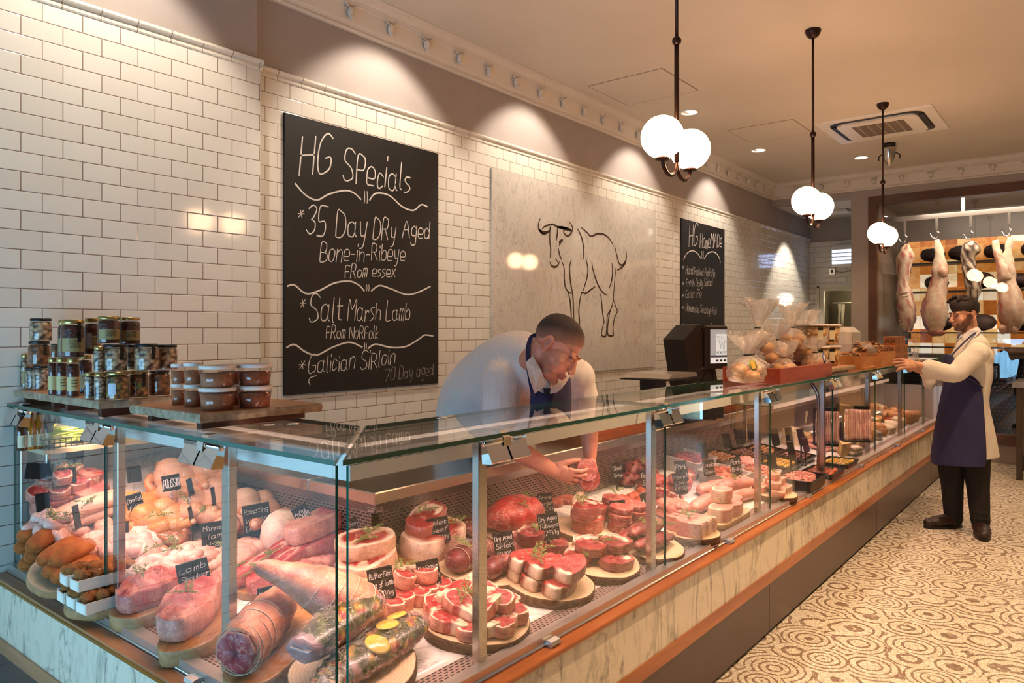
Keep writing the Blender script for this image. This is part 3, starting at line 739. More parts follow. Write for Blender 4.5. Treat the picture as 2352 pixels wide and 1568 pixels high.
BULL = '''422,433 412,470 418,505 440,528 465,529 488,512 497,488|440,498 460,480 510,468 545,485 590,492 625,499 642,517|628,453 648,490 640,522 622,546 600,542 586,514 600,497|492,490 490,570 497,640 493,695|545,487 543,530 536,577|551,640 558,675 570,706
493,733 505,755 530,762 550,745 555,727|533,708 545,727|685,502 710,555 725,630 724,702|712,492 745,520 777,550 820,533 870,540 905,570 926,604|940,618 955,680 970,735 990,750 1010,730 1022,695 1022,663|1022,700 1012,738 985,770 960,783|575,727 590,770 592,850 600,905 620,935 638,944
638,717 628,770 635,870 650,960 655,1050 657,1130|620,945 632,1000 637,1060 640,1110|743,714 755,780 745,850 722,925|712,937 740,945 775,920 802,900|712,940 700,990 692,1060 697,1140 695,1215|782,735 795,800 820,875 850,930 885,958|922,740 925,800 918,860 903,905
948,775 940,860 932,960 925,1020 905,1080 893,1160 890,1215 900,1238 930,1236 928,1190 938,1120 958,1070 945,1030 932,990|843,955 850,1010 858,1090 868,1145|866,1140 852,1200 850,1235 868,1245 880,1235 885,1180 890,1100 910,1060'''.replace('\n', '|').split('|')
BULL = [[tuple(map(float, p.split(','))) for p in q.split()] for q in BULL]
b = MB()
for q in BULL: ribbon(b, crom([c7(*p) for p in q], 6), .0175, NB, taper=.45)
ribbon(b, crom([c7(*p) for p in ((575, 577), (562, 590), (560, 603))], 5), .03, NB, taper=.5)
ribbon(b, crom([c7(*p) for p in ((418, 505), (445, 527), (480, 518))], 5), .03, NB, taper=.6); ribbon(b, crom([c7(*p) for p in ((545, 486), (590, 494), (636, 512))], 5), .028, NB, taper=.6)
b.build('bull_drawing', mat('brown_inlay', '#3a2415', rough=.5), r).matrix_local = I_(O3)

# ================================================================ COLD ROOM behind the far window
YR = -1.75
WOODF = m_wood('bronze_window_frame', '#4a2c18', '#5b3820', '#6a4526', 'Y', 6, .35)
b = MB(); b.box(9.93, 2.147, .214, 10.05, 2.247, 3.163); b.box(9.93, YR, 3.058, 10.05, 2.147, 3.163); b.box(9.93, YR, .214, 10.05, 2.147, .326); struct(b.build('window_2', WOODF))
g_ = MB(); pane(g_, [(YR, .326), (2.147, .326), (2.147, 3.058), (YR, 3.058)], 'X', 9.985, 9.997); struct(g_.build('window_2_glass', [GL, GEDGE]))
cd = MB(); cd.box(11.62, YR, 0, 11.7, 2.25, 3.16); cd.box(10.09, 2.246, 0, 11.62, 2.262, 3.16); cd.box(10.09, YR - .1, 0, 11.62, YR, 3.16); cd.box(10.05, YR, 3.14, 11.62, 2.246, 3.2)
struct(cd.build('wall_cold_room', mat('cold_room_panel', '#6e6357', rough=.35)))
SALT = mat('backlit_salt_blocks', '#d9b27c', rough=.5); ks = NT(SALT); gs = ks.n('ShaderNodeSeparateXYZ', {0: ks.geo()})
vv = ks.n('ShaderNodeCombineXYZ', {0: gs.outputs[1], 1: gs.outputs[2]}).outputs[0]
bs_ = ks.n('ShaderNodeTexBrick', offset=.0); ks.link(vv, bs_.inputs['Vector']); bs_.inputs['Scale'].default_value = 1; bs_.inputs['Brick Width'].default_value = .15; bs_.inputs['Row Height'].default_value = .19; bs_.inputs['Mortar Size'].default_value = .004
bs_.inputs['Color1'].default_value = (0, 0, 0, 1); bs_.inputs['Color2'].default_value = (1, 1, 1, 1); bs_.inputs['Mortar'].default_value = (.3, .3, .3, 1)
vn_ = ks.noise(ks.mapv(ks.geo(), (1, 2, 2), (R(50), 0, 0)), 4, 6, .6, 1)
fs_ = ks.math('ADD', ks.math('MULTIPLY', bs_.outputs['Color'], .75), ks.math('MULTIPLY', vn_, .4))
sc_ = ks.ramp(fs_, [(.15, '#8a3d12'), (.4, '#c9772c'), (.65, '#e6b878'), (.95, '#fff1da')]); ks.col(sc_); ks.link(sc_, ks.b.inputs['Emission Color']); ks.b.inputs['Emission Strength'].default_value = .62
t_ = MB().box(11.56, YR, .95, 11.61, 2.1, 2.74).build('salt_wall', SALT); tag(t_, 'glowing amber and white salt block wall at the back of the cold room', 'wall panel')
DARKW = mat('dark_shelf', '#171211', rough=.5); AGED = m_plain('dry_aged_crust', '#2b1a15', '#4a2a1e', .6, 6, .5)
shz = [2.41, 2.03, 1.48, 1.285]
for i, z in enumerate(shz):
    r = empty('shelf', loc=(11.4, .2, z)); tag(r, ['topmost', 'second highest', 'third highest', 'lowest'][i] + ' dark shelf crossing the glowing salt wall', 'shelf', 'cold room shelves')
    MB().box(-.18, YR - .15, -.018, .15, 1.9, .0).build('board', DARKW, r)
    for y in (1.86, .4): MB().box(.13, y, -.10, .17, y+.03, -.018).build('bracket', DARKW, r)
random.seed(3); k_ = 0
for z, ys in ((2.43, (1.75, 1.42, 1.02, .62, .25, -.3)), (2.05, (1.7, 1.22, .78, .2, -.25)), (1.50, (1.66, 1.2, .75, .3))):
    for y in ys:
        b = MB(); q = random.uniform(.85, 1.15)
        b.ell((0, 0, .10*q), (.13, .15*q, .10*q), 18, 12, noise=.05); b.ell((0, .08, .10), (.10, .08, .085), 14, 9, noise=.04)
        o = b.build('dry_aged_joint', AGED); o.location = (11.36, y, z - .002)
        rowl = {2.43: 'top', 2.05: 'second', 1.50: 'third'}[z]; k_ = sorted(ys, reverse=True).index(y)
        tag(o, 'dark dry aged joint on the %s cold room shelf, %s from the left' % (rowl, ['first', 'second', 'third', 'fourth', 'fifth', 'sixth'][k_]), 'meat', 'dry aged joints on the cold room shelves')
# rail, hangers, hooks, carcasses
RX = 10.5
r = empty('hanging_rail', loc=(RX, .3, 2.93)); tag(r, 'pale steel hanging rail across the cold room ceiling', 'rail')
MB().box(-.012, YR - .2, -.03, .012, 1.9, .03).build('bar', STEEL, r)
for y in (1.0, -.4): MB().box(-.02, y-.02, .03, .02, y+.02, .23).build('hanger', STEEL, r)
ORG = mat('carcass_flesh', rough=.42); ko = NT(ORG)
def organic(name, rough=.35, marb=0.0, msc=60, bs=.25, bsc=60, fatc='#f0d9c6', coat=0.0, var=.35):
    m = mat(name, '#ffffff', rough=rough, coat=coat); k = NT(m); a = k.n('ShaderNodeAttribute', attribute_name='Col').outputs['Color']; o = k.obj()
    n = k.noise(o, 22, 5, .65); c = k.mix(var, a, k.ramp(n, [(.3, (.45, .32, .32)), (.5, (.95, .95, .95)), (.72, (1.5, 1.45, 1.4))]), 'MULTIPLY')
    if marb:
        v = k.noise(k.mapv(o, (1, 1, 1)), msc, 4, .6, 2.2); s_ = k.math('SUBTRACT', 1, k.math('MINIMUM', k.math('DIVIDE', k.math('ABSOLUTE', k.math('SUBTRACT', v, .5)), .035), 1))
        g_ = k.math('GREATER_THAN', k.noise(o, msc*.35, 2), .5)
        c = k.mix(k.math('MULTIPLY', k.math('MULTIPLY', s_, g_), marb), c, fatc)
    k.col(c); k.bump(k.noise(o, bsc, 5, .65), bs, .006); k.b.inputs['Coat Roughness'].default_value = .12; return m
CARC = organic('carcass_meat', .4, .25, 22, .5, 30)
FATc, PALEc, REDc, DKc = lin('#ead2b4'), lin('#d9a88c'), lin('#a8433a'), lin('#2a1815')
def carcass(px, top, bot, kind, lab):
    P = onX(px, top, RX); Q = onX(px, bot, RX); H = P.z - Q.z; yc = P.y
    hk = empty('meat_hook', loc=(RX, yc, 2.9)); 
    b = MB(); zt = P.z - 2.9 + .05
    b.box(-.016, -.014, -.14, .016, .014, .02); b.build('hook_strap', STEEL, hk)
    MB().tube(crom([(0, 0, -.12), (0, 0, (-.14+zt)*.5), (0, -.02, zt+.04), (0, .01, zt-.03), (0, .05, zt-.02), (0, .075, zt+.03)], 5), .008, 8).build('hook', CHROME, hk)
    tag(hk, 'steel meat hook holding the ' + lab.split(',')[0].split(' hanging')[0].split(' with')[0], 'hook', 'meat hooks')
    b = MB()
    def cf(k, w):
        v = nz((k*9+px*.1, w*2, px*.3)); base = {'lamb': (PALEc if k > .25 else FATc), 'side': FATc, 'dark': DKc}[kind]
        if kind == 'lamb': c2 = REDc if (math.cos(w) < -.5 and .3 < k < .9) else FATc
        elif kind == 'side': c2 = REDc if v > .25 else PALEc
        else: c2 = FATc if v > .05 else lin('#7a4a3a')
        m_ = max(0, min(1, .5+v)); return tuple(base[i]*(1-m_)+c2[i]*m_ for i in range(3))
    if kind == 'side': prof = [(0, .02), (.06, .05), (.15, .085), (.3, .075), (.45, .06), (.6, .085), (.75, .09), (.9, .075), (1, .04)]
    elif kind == 'dark': prof = [(0, .03), (.06, .10), (.15, .13), (.3, .10), (.5, .105), (.7, .11), (.9, .09), (1, .05)]
    else: prof = [(0, .022), (.08, .03), (.2, .05), (.32, .075), (.45, .075), (.6, .10), (.75, .12), (.88, .10), (.96, .06), (1, .03)]
    sc = H/1.1
    path = [(.02*math.sin(k*5), .03*math.sin(k*6+px), -k*H) for k, _ in prof]; b.tube(crom(path, 4), [v.x for v in crom([(q[1]*sc*1.15, 0, 0) for q in prof], 4)], 16, sq=.8, up=(1, 0, 0), colf=cf)
    if kind == 'lamb' and px > 2250:
        b.tube(crom([(0, .14, -.02*H), (0, .12, -.15*H), (0, .07, -.3*H), (0, .03, -.45*H)], 4), [.03]*4+[.05]*4+[.075]*4+[.07], 12, up=(1, 0, 0), colf=cf)
        for s in (-1, 1): b.ell((-.05, .05*s, -H*.96), (.06, .05, .06), 10, 7, col=PALEc)
    if kind == 'lamb' and px < 2250: b.ell((0, -.06, -.34*H), (.08, .07, .09), 12, 8, col=PALEc); b.ell((-.02, .0, -.97*H), (.07, .09, .05), 10, 7, col=REDc, noise=.3)
    if kind == 'side':
        for i in range(9): b.tube([(-.065, -.045, -H*(.55+.045*i)), (-.075, .02, -H*(.56+.045*i)), (-.06, .06, -H*(.57+.045*i))], [.010, .012, .007], 6, col=lin('#e6c3a8'))
    for i, v in enumerate(b.v):
        q = nz((v[0]*14, v[1]*14, v[2]*9)); b.v[i] = (v[0], v[1] + .016*q, v[2])
    o = b.build('hanging_carcass', CARC); o.location = (RX, yc, P.z); tag(o, lab, 'carcass', 'carcasses hanging in the cold room')
carcass(2079, 560, 760, 'side', 'pale rib side of meat, leftmost hanging in the cold room')
carcass(2152, 550, 770, 'lamb', 'pink lamb carcass hanging by one shank, second from left')
carcass(2230, 552, 690, 'dark', 'dark aged rib piece with white fat, behind the bearded man')
carcass(2318, 545, 765, 'lamb', 'pale lamb carcass hanging by both shanks, rightmost in the cold room')
# low bench inside with a joint
r = empty('bench', loc=(11.1, .9, .0)); tag(r, 'black perforated bench inside the cold room', 'bench')
PFB = perf('black_perforated', 'Y', .05, .05, .3, .3, '#161110', '#4a4038')
MB().box(-.3, -2.2, 1.16, .35, 1.1, 1.19).build('top', DARKW, r); MB().box(-.27, -2.2, .2, -.25, 1.1, 1.16).build('front_panel', PFB, r)
b = MB(); b.ell((0, 0, .04), (.14, .28, .055), 18, 9, noise=.2); o = b.build('rib_joint', AGED); o.location = (11.05, .72, 1.19); tag(o, 'long dark joint lying on the black bench behind the bearded man', 'meat')
# light inside
lamp('AREA', 'cold_room_lamp', (10.2, .4, 3.1), 42, (1, .83, .66), rot=(0, R(-18), 0), shape='RECTANGLE', size=.2, size_y=2.8)
# steel table beside the window
r = empty('steel_table', loc=(9.2, -.1, 0)); tag(r, 'steel prep table by the cold room window at the right edge', 'table')
MB().bbox(-.3, -.9, .93, .45, .78, .985, .004).build('top', STEEL, r)
for x, y in ((-.26, .70), (.38, .70), (-.26, -.86), (.38, -.86)): MB().bbox(x, y, 0, x+.05, y+.05, .93, .003).build('leg', mat('grey_leg', '#5a5048', rough=.4, metal=.5), r)
MB().box(-.22, -.82, .25, .36, .69, .925).build('cabinet', mat('cream_panel', '#c9a878', rough=.5), r)
# ================================================================ GOODS ON TOP OF THE COUNTER
ZT = tz1
def ordw(i): return ['first', 'second', 'third', 'fourth', 'fifth', 'sixth', 'seventh', 'eighth', 'ninth', 'tenth', 'eleventh', 'twelfth'][i]
WALN = m_wood('dark_walnut', '#3a2016', '#4a2a1c', '#5a3524', 'X', 16, .5)
PLANK = m_wood('live_edge_plank', '#a8714a', '#c08a62', '#cf9c74', 'X', 10, .4); BARK = m_plain('plank_bark_edge', '#b9a184', '#7d6248', .7, 40, .4)
def plank_shelf(x0, x1, y0, y1, z, lab, th=.026, seed=1):
    """live edge board on two walnut runners; a plain rectangle with a wavy outline"""
    rd = random.Random(seed); r = empty('serving_board', loc=((x0+x1)/2, (y0+y1)/2, ZT)); tag(r, lab, 'board', 'live edge serving boards on the counter')
    w, h = (x1-x0)/2, (y1-y0)/2; pts = []
    for sx, sy, ex, ey in ((-1, -1, 1, -1), (1, -1, 1, 1), (1, 1, -1, 1), (-1, 1, -1, -1)):
        for i in range(7):
            k = i/7; x = (sx+(ex-sx)*k)*w; y = (sy+(ey-sy)*k)*h; j = rd.uniform(-.006, .006)
            pts.append((x + (j if sx == ex else 0), y + (j if sy == ey else 0)))
    b = MB(); n = len(pts); zt = z-ZT
    rings = [(pts, zt-th), ([(x*1.012, y*1.012) for x, y in pts], zt-th*.4), (pts, zt-.002), ([(x*.985, y*.985) for x, y in pts], zt)]
    vs = [(x, y, q) for ps, q in rings for x, y in ps]; b.add(vs, [tuple(range(n))[::-1]] + [(k*n+i, k*n+(i+1) % n, (k+1)*n+(i+1) % n, (k+1)*n+i) for k in range(3) for i in range(n)], mi=1, smooth=False)
    b.f.append(tuple(3*n+i for i in range(n))); b.m.append(0); b.sm.append(False)
    b.build('plank', [PLANK, BARK], r)
    for s in (-.72, .72): MB().box(-w*.86, s*h-.014, 0.0003, w*.86, s*h+.014, zt-th).build('runner', WALN, r)
    return r
plank_shelf(1.045, 1.33, 2.955, 3.34, 1.268, 'live edge serving board of jars nearest the left tiled pier', seed=1)
plank_shelf(1.045, 1.36, 2.56, 2.945, 1.268, 'pale edged serving board of nut jars in the middle', seed=2)
plank_shelf(1.085, 1.50, 2.0, 2.42, 1.262, 'serving board holding the clear tubs of red powder', seed=3)
def nutmat(name, c, sc=60, sheen=.5, gap='#4a2a1a'):
    m = mat(name, '#ffffff', rough=sheen); k = NT(m); o = k.obj(); w = k.mapv(o, (1, 1, 1.35)); v = k.n('ShaderNodeTexVoronoi', feature='F1'); k.link(w, v.inputs['Vector']); v.inputs['Scale'].default_value = sc
    h = k.n('ShaderNodeSeparateColor', {0: v.outputs['Color']}).outputs[0]; d = v.outputs['Distance']
    cc = k.ramp(h, [(i/(len(c)-1), q) for i, q in enumerate(c)]); k.col(k.mix(k.ramp(d, [(.35, (0, 0, 0)), (.75, (1, 1, 1))]), cc, gap)); k.bump(k.math('SUBTRACT', 1, d), .5, .006); return m
NUTS = {'candied': nutmat('candied_almonds', ['#3a1612', '#5a2018', '#74301f', '#4a1a14'], 62), 'bean': nutmat('pale_beans', ['#d9b48e', '#c79a70', '#e6c8a4'], 52), 'almond': nutmat('toasted_almonds', ['#a8683a', '#8a4d26', '#c08048'], 52),
        'mixed': nutmat('mixed_nuts', ['#a85a2a', '#7a8a3a', '#c98a4a', '#7a3a1e'], 62), 'pale': nutmat('cashews', ['#cdb39a', '#b39478', '#ddc8ae'], 66)}
GOLDL = mat('gold_lid', '#b59a62', rough=.3, metal=.8); BLKL = mat('black_lid', '#1b1513', rough=.35); LABG = mat('gold_label', '#a88f5c', rough=.5); LABW = mat('cream_label', '#d8c084', rough=.5); BARC = mat('pale_sticker', '#c8cbd6', rough=.5); INK = mat('label_ink', '#2c2117', rough=.8)
def arc_patch(b, r, a0, a1, z0, z1, n=10, mi=0):
    vs = []
    for i in range(n+1):
        a = a0+(a1-a0)*i/n
        for rr_, z in ((r, z0), (r, z1)): vs.append((rr_*math.cos(a), rr_*math.sin(a), z))
    b.add(vs, [(2*i, 2*i+2, 2*i+3, 2*i+1) for i in range(n)], mi=mi)
def on_arc(pts, r, a0): return [(r*math.cos(a0+x/r), r*math.sin(a0+x/r), z) for x, z in pts]
CAMA = lambda p: math.atan2(-p.y, -p.x)
def jar(p, w, h, nut, lid, lab, label=None, ribbon_=False, sticker=False):
    """glass jar with contents, lid and label; w,h in metres, at p, label towards the counter front"""
    r = empty('nut_jar', loc=p); tag(r, lab, 'jar', 'jars of nuts on the counter')
    R0 = w/2; lh = min(.016, h*.12); nk = R0*.86 if h < 2.2*w else R0*.82
    prof = [(R0*.86, 0), (R0*.97, h*.02), (R0, h*.07), (R0, h*.72), (R0*.97, h*.80), (nk, h*.87), (nk, h-lh)]
    MB().lathe(prof, 22, cap=True).build('glass', [GL], r)
    q = .955; MB().lathe([(.0, .0015)] + [(a*q, max(z, .0025)) for a, z in prof[:5]] + [(nk*.9, h*.85), (0, h*.86)], 20).build('contents', NUTS[nut], r)
    L = MB().lathe([(nk*1.05, h-lh), (nk*1.09, h-lh+.002), (nk*1.09, h-.003), (nk*1.03, h), (nk*.9, h-.0012), (0, h-.0012)], 22).build('lid', GOLDL if lid == 'gold' else BLKL, r)
    a0 = CAMA(p) + .25
    if label:
        b = MB(); z0, z1 = h*.16, h*.52; arc_patch(b, R0*1.006, a0-1.25, a0+1.0, z0, z1); lb = b.build('label', LABG if label == 'gold' else LABW, r)
        if R0 > .018:
            t = MB()
            for i, s in enumerate(('CANDIED', 'VALENCIA', 'ALMONDS')):
                st, W_ = text_strokes(s, False); sc = (R0*.95)/max(W_, 30); zz = z1-(z1-z0)*(.28+.2*i)
                for pl in st: ribbon(t, on_arc([(x*sc-R0*.2, zz+y*sc) for x, y in pl], R0*1.012, a0-.3), .0009, (math.cos(a0), math.sin(a0), 0))
            t.build('label_print', INK, lb)
    if ribbon_: b = MB(); arc_patch(b, R0*1.012, a0+.15, a0+.5, h*.42, h*.93, 4); b.build('ribbon', BLKL, r)
    if sticker: b = MB(); arc_patch(b, R0*1.008, a0-1.0, a0-.35, h*.2, h*.6, 5); b.build('sticker', BARC, r)
    return r
def jat(px, yb, yt, wpx, x=None, z=None):
    p = onX(px, yb, x) if x is not None else onZ(px, yb, z); t = p.x/ray(px, yb).x; return p, wpx*t/F, (yb-yt)*t/F
ZB = 1.2683
JL = [  # px, y bottom, y top, width, X plane (None: on the board), contents, lid, label, ribbon, sticker, description
 (121.5, 908, 821, 21, None, 'candied', 'gold', 'cream', 0, 0, 'slim gold lidded jar of candied almonds, leftmost of four in the front row'),
 (142, 909.6, 821, 25, None, 'candied', 'gold', 'cream', 0, 0, 'slim gold lidded jar of candied almonds, second of four in the front row'),
 (167.5, 911.7, 822, 27, None, 'candied', 'gold', 'cream', 0, 0, 'slim gold lidded jar of candied almonds, third of four in the front row'),
 (195, 911.5, 821, 30, 1.135, 'candied', 'gold', 'cream', 0, 0, 'slim gold lidded jar of candied almonds, fourth and partly hidden in the front row'),
 (206, 916, 855, 23, None, 'pale', 'gold', None, 0, 1, 'small gold lidded jar of pale nuts with a blue white sticker, left of two'),
 (230, 919, 856, 25, None, 'pale', 'gold', None, 0, 0, 'small gold lidded jar of pale nuts left of the mixed nut jar'),
 (269, 922, 857.5, 52, 1.11, 'mixed', 'gold', None, 0, 1, 'wide gold lidded jar of mixed nuts at the board corner'),
 (318, 916, 854, 43, 1.19, 'mixed', 'gold', None, 1, 0, 'gold lidded mixed nut jar with a black ribbon in the bottom row'),
 (366, 913, 853, 46, 1.27, 'almond', 'black', None, 0, 0, 'black lidded almond jar rightmost in the bottom row'),
 (228, 854, 794, 24, 1.11, 'pale', 'gold', None, 0, 0, 'small gold lidded jar of pale nuts leftmost in the second row'),
 (264, 855, 793, 53, 1.12, 'bean', 'black', None, 1, 0, 'wide black lidded jar of pale nuts with ribbon, left in the second row'),
 (303, 851, 793, 34, 1.24, 'bean', 'black', None, 1, 0, 'black lidded jar with ribbon squeezed between two wide jars in the second row'),
 (337, 854.5, 792, 52, 1.20, 'bean', 'black', None, 1, 0, 'wide black lidded jar of pale nuts in the middle of the second row'),
 (383, 850, 792, 46, 1.28, 'bean', 'black', None, 0, 0, 'black lidded jar of pale nuts rightmost in the second row'),
 (167, 818, 730, 49, 1.10, 'candied', 'gold', 'gold', 1, 0, 'tall gold lidded jar of candied almonds at the front of the top row'),
 (145, 818, 732, 22, 1.17, 'candied', 'gold', 'gold', 0, 0, 'tall candied almond jar peeping out at the left end of the top row'),
 (213, 816, 732, 36, 1.17, 'candied', 'gold', 'gold', 0, 1, 'tall candied almond jar second from left in the top row, sticker below its label'),
 (249.5, 793, 729.6, 47, 1.15, 'candied', 'gold', 'gold', 0, 0, 'tall candied almond jar third from left in the top row'),
 (297, 792, 729.6, 46, 1.22, 'candied', 'gold', 'gold', 0, 0, 'tall candied almond jar at the right end of the top row'),
 (94, 902, 845, 34, 1.10, 'pale', 'black', None, 0, 0, 'black lidded jar of whitish nuts at the bottom of the left stack'),
 (75, 897, 847, 30, 1.10, 'pale', 'black', None, 0, 0, 'black lidded whitish nut jar half hidden left of the bottom of the left stack'),
 (58, 892, 812, 18, 1.09, 'pale', 'gold', 'gold', 0, 0, 'slim gold labelled jar at the far left end of the display'),
 (90, 847, 792, 45, 1.10, 'almond', 'black', None, 1, 0, 'black lidded almond jar with ribbon in the middle of the left stack'),
 (94, 790, 738, 46, 1.10, 'bean', 'black', None, 0, 0, 'black lidded jar of pale almonds topping the left stack'),
 (128, 821, 789, 22, 1.20, 'almond', 'black', None, 0, 0, 'small black lidded jar hidden behind the tall candied almond jars')]
placed = []
for px, yb, yt, w, X_, nut, lid, lbl, rb_, st_, lab in JL:
    p, ww, hh = jat(px, yb, yt, w, X_, ZB)
    if yb > 880: p.z = ZB
    else:
        cand = [q for q in placed if abs(q[2]-p.z) < .03 and abs(q[1]/q[0]-p.y/p.x) < .12]
        if cand:
            best = min(cand, key=lambda q: abs(q[1]/q[0]-p.y/p.x)); k_ = best[0]/p.x; p = CAM + (p-CAM)*k_; ww *= k_; hh *= k_; p.z = best[2]+.0004
    placed.append((p.x, p.y, p.z+hh))
    jar(p, ww, hh, nut, lid, lab, lbl, rb_, st_)
# tubs of red rub
TUBM = bpy.data.materials['clear_glass'].copy(); TUBM.name = 'clear_plastic'
for nd in TUBM.node_tree.nodes:
    if nd.type == 'BSDF_GLOSSY': nd.inputs['Roughness'].default_value = .12
    if nd.type == 'BSDF_TRANSPARENT': nd.inputs[0].default_value = (.93, .91, .9, 1)
RUB = m_plain('red_spice_rub', '#8c3f26', '#b2603c', .9, 60, .3); RUBP = m_plain('pale_spice_rub', '#a8603e', '#bd7a56', .9, 60, .3)
LIDM = mat('translucent_white_lid', '#f0dace', rough=.35)
def tub(p, w, h, lab, m, fill):
    r = empty('spice_tub', loc=p); tag(r, lab, 'tub', 'clear tubs of spice rub'); R0 = w/2
    MB().lathe([(R0*.82, 0), (R0*.86, h*.02), (R0*.95, h*.86)], 26).build('tub_wall', [TUBM], r)
    MB().lathe([(0, .001), (R0*.815, .001), (R0*(.83+.11*fill), h*fill*.86), (R0*.4, h*(fill*.86+.03)), (0, h*fill*.86)], 24).build('contents', m, r)
    MB().lathe([(R0*.93, h*.83), (R0, h*.83), (R0, h*.97), (R0*.96, h), (R0*.88, h), (R0*.85, h*.95), (0, h*.95)], 26).build('lid', LIDM, r)
for px, y0_, y1_, y2_, w, pos, m in [(410, 928, 881, 834.5, 33, 'leftmost', RUBP), (443, 933, 882, 836, 41, 'second from the left', RUBP), (530, 929, 882, 836, 60, 'hidden rear', RUB), (499.5, 940, 888.5, 839, 82, 'front middle', RUBP), (585, 934.6, 884, 836, 79, 'rightmost', RUB)]:
    p, ww, hh = jat(px, y0_, y1_, w, None, 1.2625); q, w2, h2 = jat(px, y1_, y2_, w, p.x); hh = (y0_-y1_)*(p.x/ray(px, y0_).x)/F
    if ww > .13: ww = .128
    tub(p, ww, hh, 'clear tub of red brown spice rub, lower tub of the %s stack' % pos, m, .78 if px != 499.5 else .82)
    tub(Vector((p.x, p.y, p.z+hh+.0005)), ww, hh*.97, 'clear tub of red brown spice rub, upper tub of the %s stack' % pos, m, .72)
# end shelf with juice bottles and a basket of green beans
seg(CS, False, 'end_shelf', 3.13, XS+.02, 1.028, YE-.005, XBK+.2, 1.045, mat('pale_shelf', '#d8c79a', rough=.4))
JUI = mat('amber_juice', '#c07a1c', rough=.1, spec=.8); JU2 = mat('dark_cider', '#4a2c18', rough=.1, spec=.8); PAPER = mat('cream_paper', '#e6dcb8', rough=.7)
for i, (px, m, nm) in enumerate([(50, JU2, 'dark glass bottle with cream label, leftmost on the end shelf'), (70, JUI, 'amber juice bottle with cream label, left of the pair'), (90, JUI, 'amber juice bottle with cream label, right of the pair'), (110, JU2, 'dark glass bottle with cream label beside the green beans')]):
    p = onY(px, 1016, 3.2); p.z = 1.0455; r = empty('juice_bottle', loc=p); tag(r, nm, 'bottle', 'bottles on the end shelf')
    MB().lathe([(.019, 0), (.021, .004), (.021, .07), (.017, .095), (.0085, .118), (.0085, .135), (0, .135)], 18).build('bottle', m, r)
    MB().lathe([(.0095, .13), (.0095, .142), (0, .142)], 14).build('cap', BLKL, r)
    a0 = CAMA(p)+.3; b = MB(); arc_patch(b, .0214, a0-1, a0+1, .012, .058); lb = b.build('label', PAPER, r)
    t = MB(); st, W_ = text_strokes('PERRY', False)
    for pl in st: ribbon(t, [(.0218*math.cos(a0+(y-4)*.045), .0218*math.sin(a0+(y-4)*.045), .017+x*.036/W_) for x, y in pl], .0011, (math.cos(a0), math.sin(a0), 0))
    t.build('label_print', INK, lb)
p = onY(165, 1010, 3.2); p.z = 1.0455; r = empty('wire_basket', loc=p); tag(r, 'black wire basket of long green beans on the end shelf', 'basket')
b = MB()
for z in (.004, .02, .036): b.tube([(-.12, -.05, z), (.14, -.05, z), (.14, .06, z), (-.12, .06, z), (-.12, -.05, z)], .0022, 6)
for i in range(14): b.tube([(-.12+.02*i, -.05, 0), (-.12+.02*i, -.05, .036)], .0015, 5)
b.build('wire', BLACK, r)
GRN = m_plain('green_beans', '#8fae2c', '#b9cf52', .45, 30)
for i in range(26):
    x, y, z = random.uniform(-.06, .07), random.uniform(-.035, .045), random.uniform(.012, .062); a = random.uniform(-.5, .5)
    c = Vector((math.cos(a), math.sin(a), 0))*.055
    o = MB().tube(crom([Vector((x, y, z))-c, Vector((x, y, z+.006)), Vector((x, y, z))+c], 4), [.0015]+[.0035]*7+[.0015], 6).build('green_bean', GRN); o.location = p
    tag(o, 'long thin green bean in the black wire basket on the end shelf', 'bean', 'green beans in the wire basket')

# ---- the till scale
SC_ = Vector((4.47, 2.12, .917)); r = empty('till_scale', loc=SC_); tag(r, 'tall black shop scale with a customer screen and metal tray', 'scale')
A = math.radians(-12); RM = Matrix.Rotation(A, 4, 'Z')
MB().bbox(-.18, -.17, .015, .2, .18, .10, .015, M=RM).build('base', BLACK, r)
for sx in (-.14, .14):
    for sy in (-.13, .13): MB().lathe([(.016, 0), (.016, .016)], 10, M=RM @ Matrix.Translation((sx, sy, 0))).build('foot', BLACK, r)
pts = [(-.10, .62), (-.235, .525), (-.17, .24), (-.10, .09), (.10, .09), (.115, .25), (.055, .45), (-.02, .605), (-.04, .625)]
HOUS = mat('scale_housing', '#1d1411', rough=.5); HOU2 = mat('scale_side', '#2b1d19', rough=.45)
b = MB().prism([(x+.14, z) for x, z in pts], 'Y', -.07, .10, M=RM); b.build('column', HOUS, r)
b = MB().prism([(-.02+.14, .605), (.055+.14, .45), (.115+.14, .25), (.10+.14, .09), (.09+.12, .09), (.10+.12, .25), (.04+.12, .445), (-.03+.12, .60)], 'Y', -.075, -.05, M=RM); b.build('column_edge', HOU2, r)
sm = RM @ Matrix.Translation((.225, -.085, .475)) @ Matrix.Rotation(R(-8), 4, 'Z')
b = MB().bbox(-.115, -.02, -.145, .095, .035, .145, .012, M=sm); scr = b.build('screen_case', HOUS, r)
SCRM = mat('screen_glow', '#a8adb0', emit='#9aa0a4', estr=.55); SCRW = mat('screen_white', '#d6dad8', emit='#d0d6d4', estr=.6); SCRB = mat('screen_bar', '#4a4650', emit='#5a5460', estr=.3); SINK = mat('screen_ink', '#23242a', rough=.8)
MB().box(-.075, -.0215, -.108, .08, -.0195, .115, M=sm).build('screen', SCRM, scr)
MB().box(-.025, -.0225, -.055, .075, -.021, .085, M=sm).build('screen_picture', SCRW, scr); MB().box(-.074, -.0225, -.108, .079, -.021, -.07, M=sm).build('screen_buttons', SCRW, scr); MB().box(-.074, -.0225, -.068, .079, -.021, -.055, M=sm).build('screen_bar', SCRB, scr)
b = MB(); mp = lambda x, y: sm @ Vector((-.018 + (x-410)/620*.085, -.0232, .075 - (y-430)/820*.095))
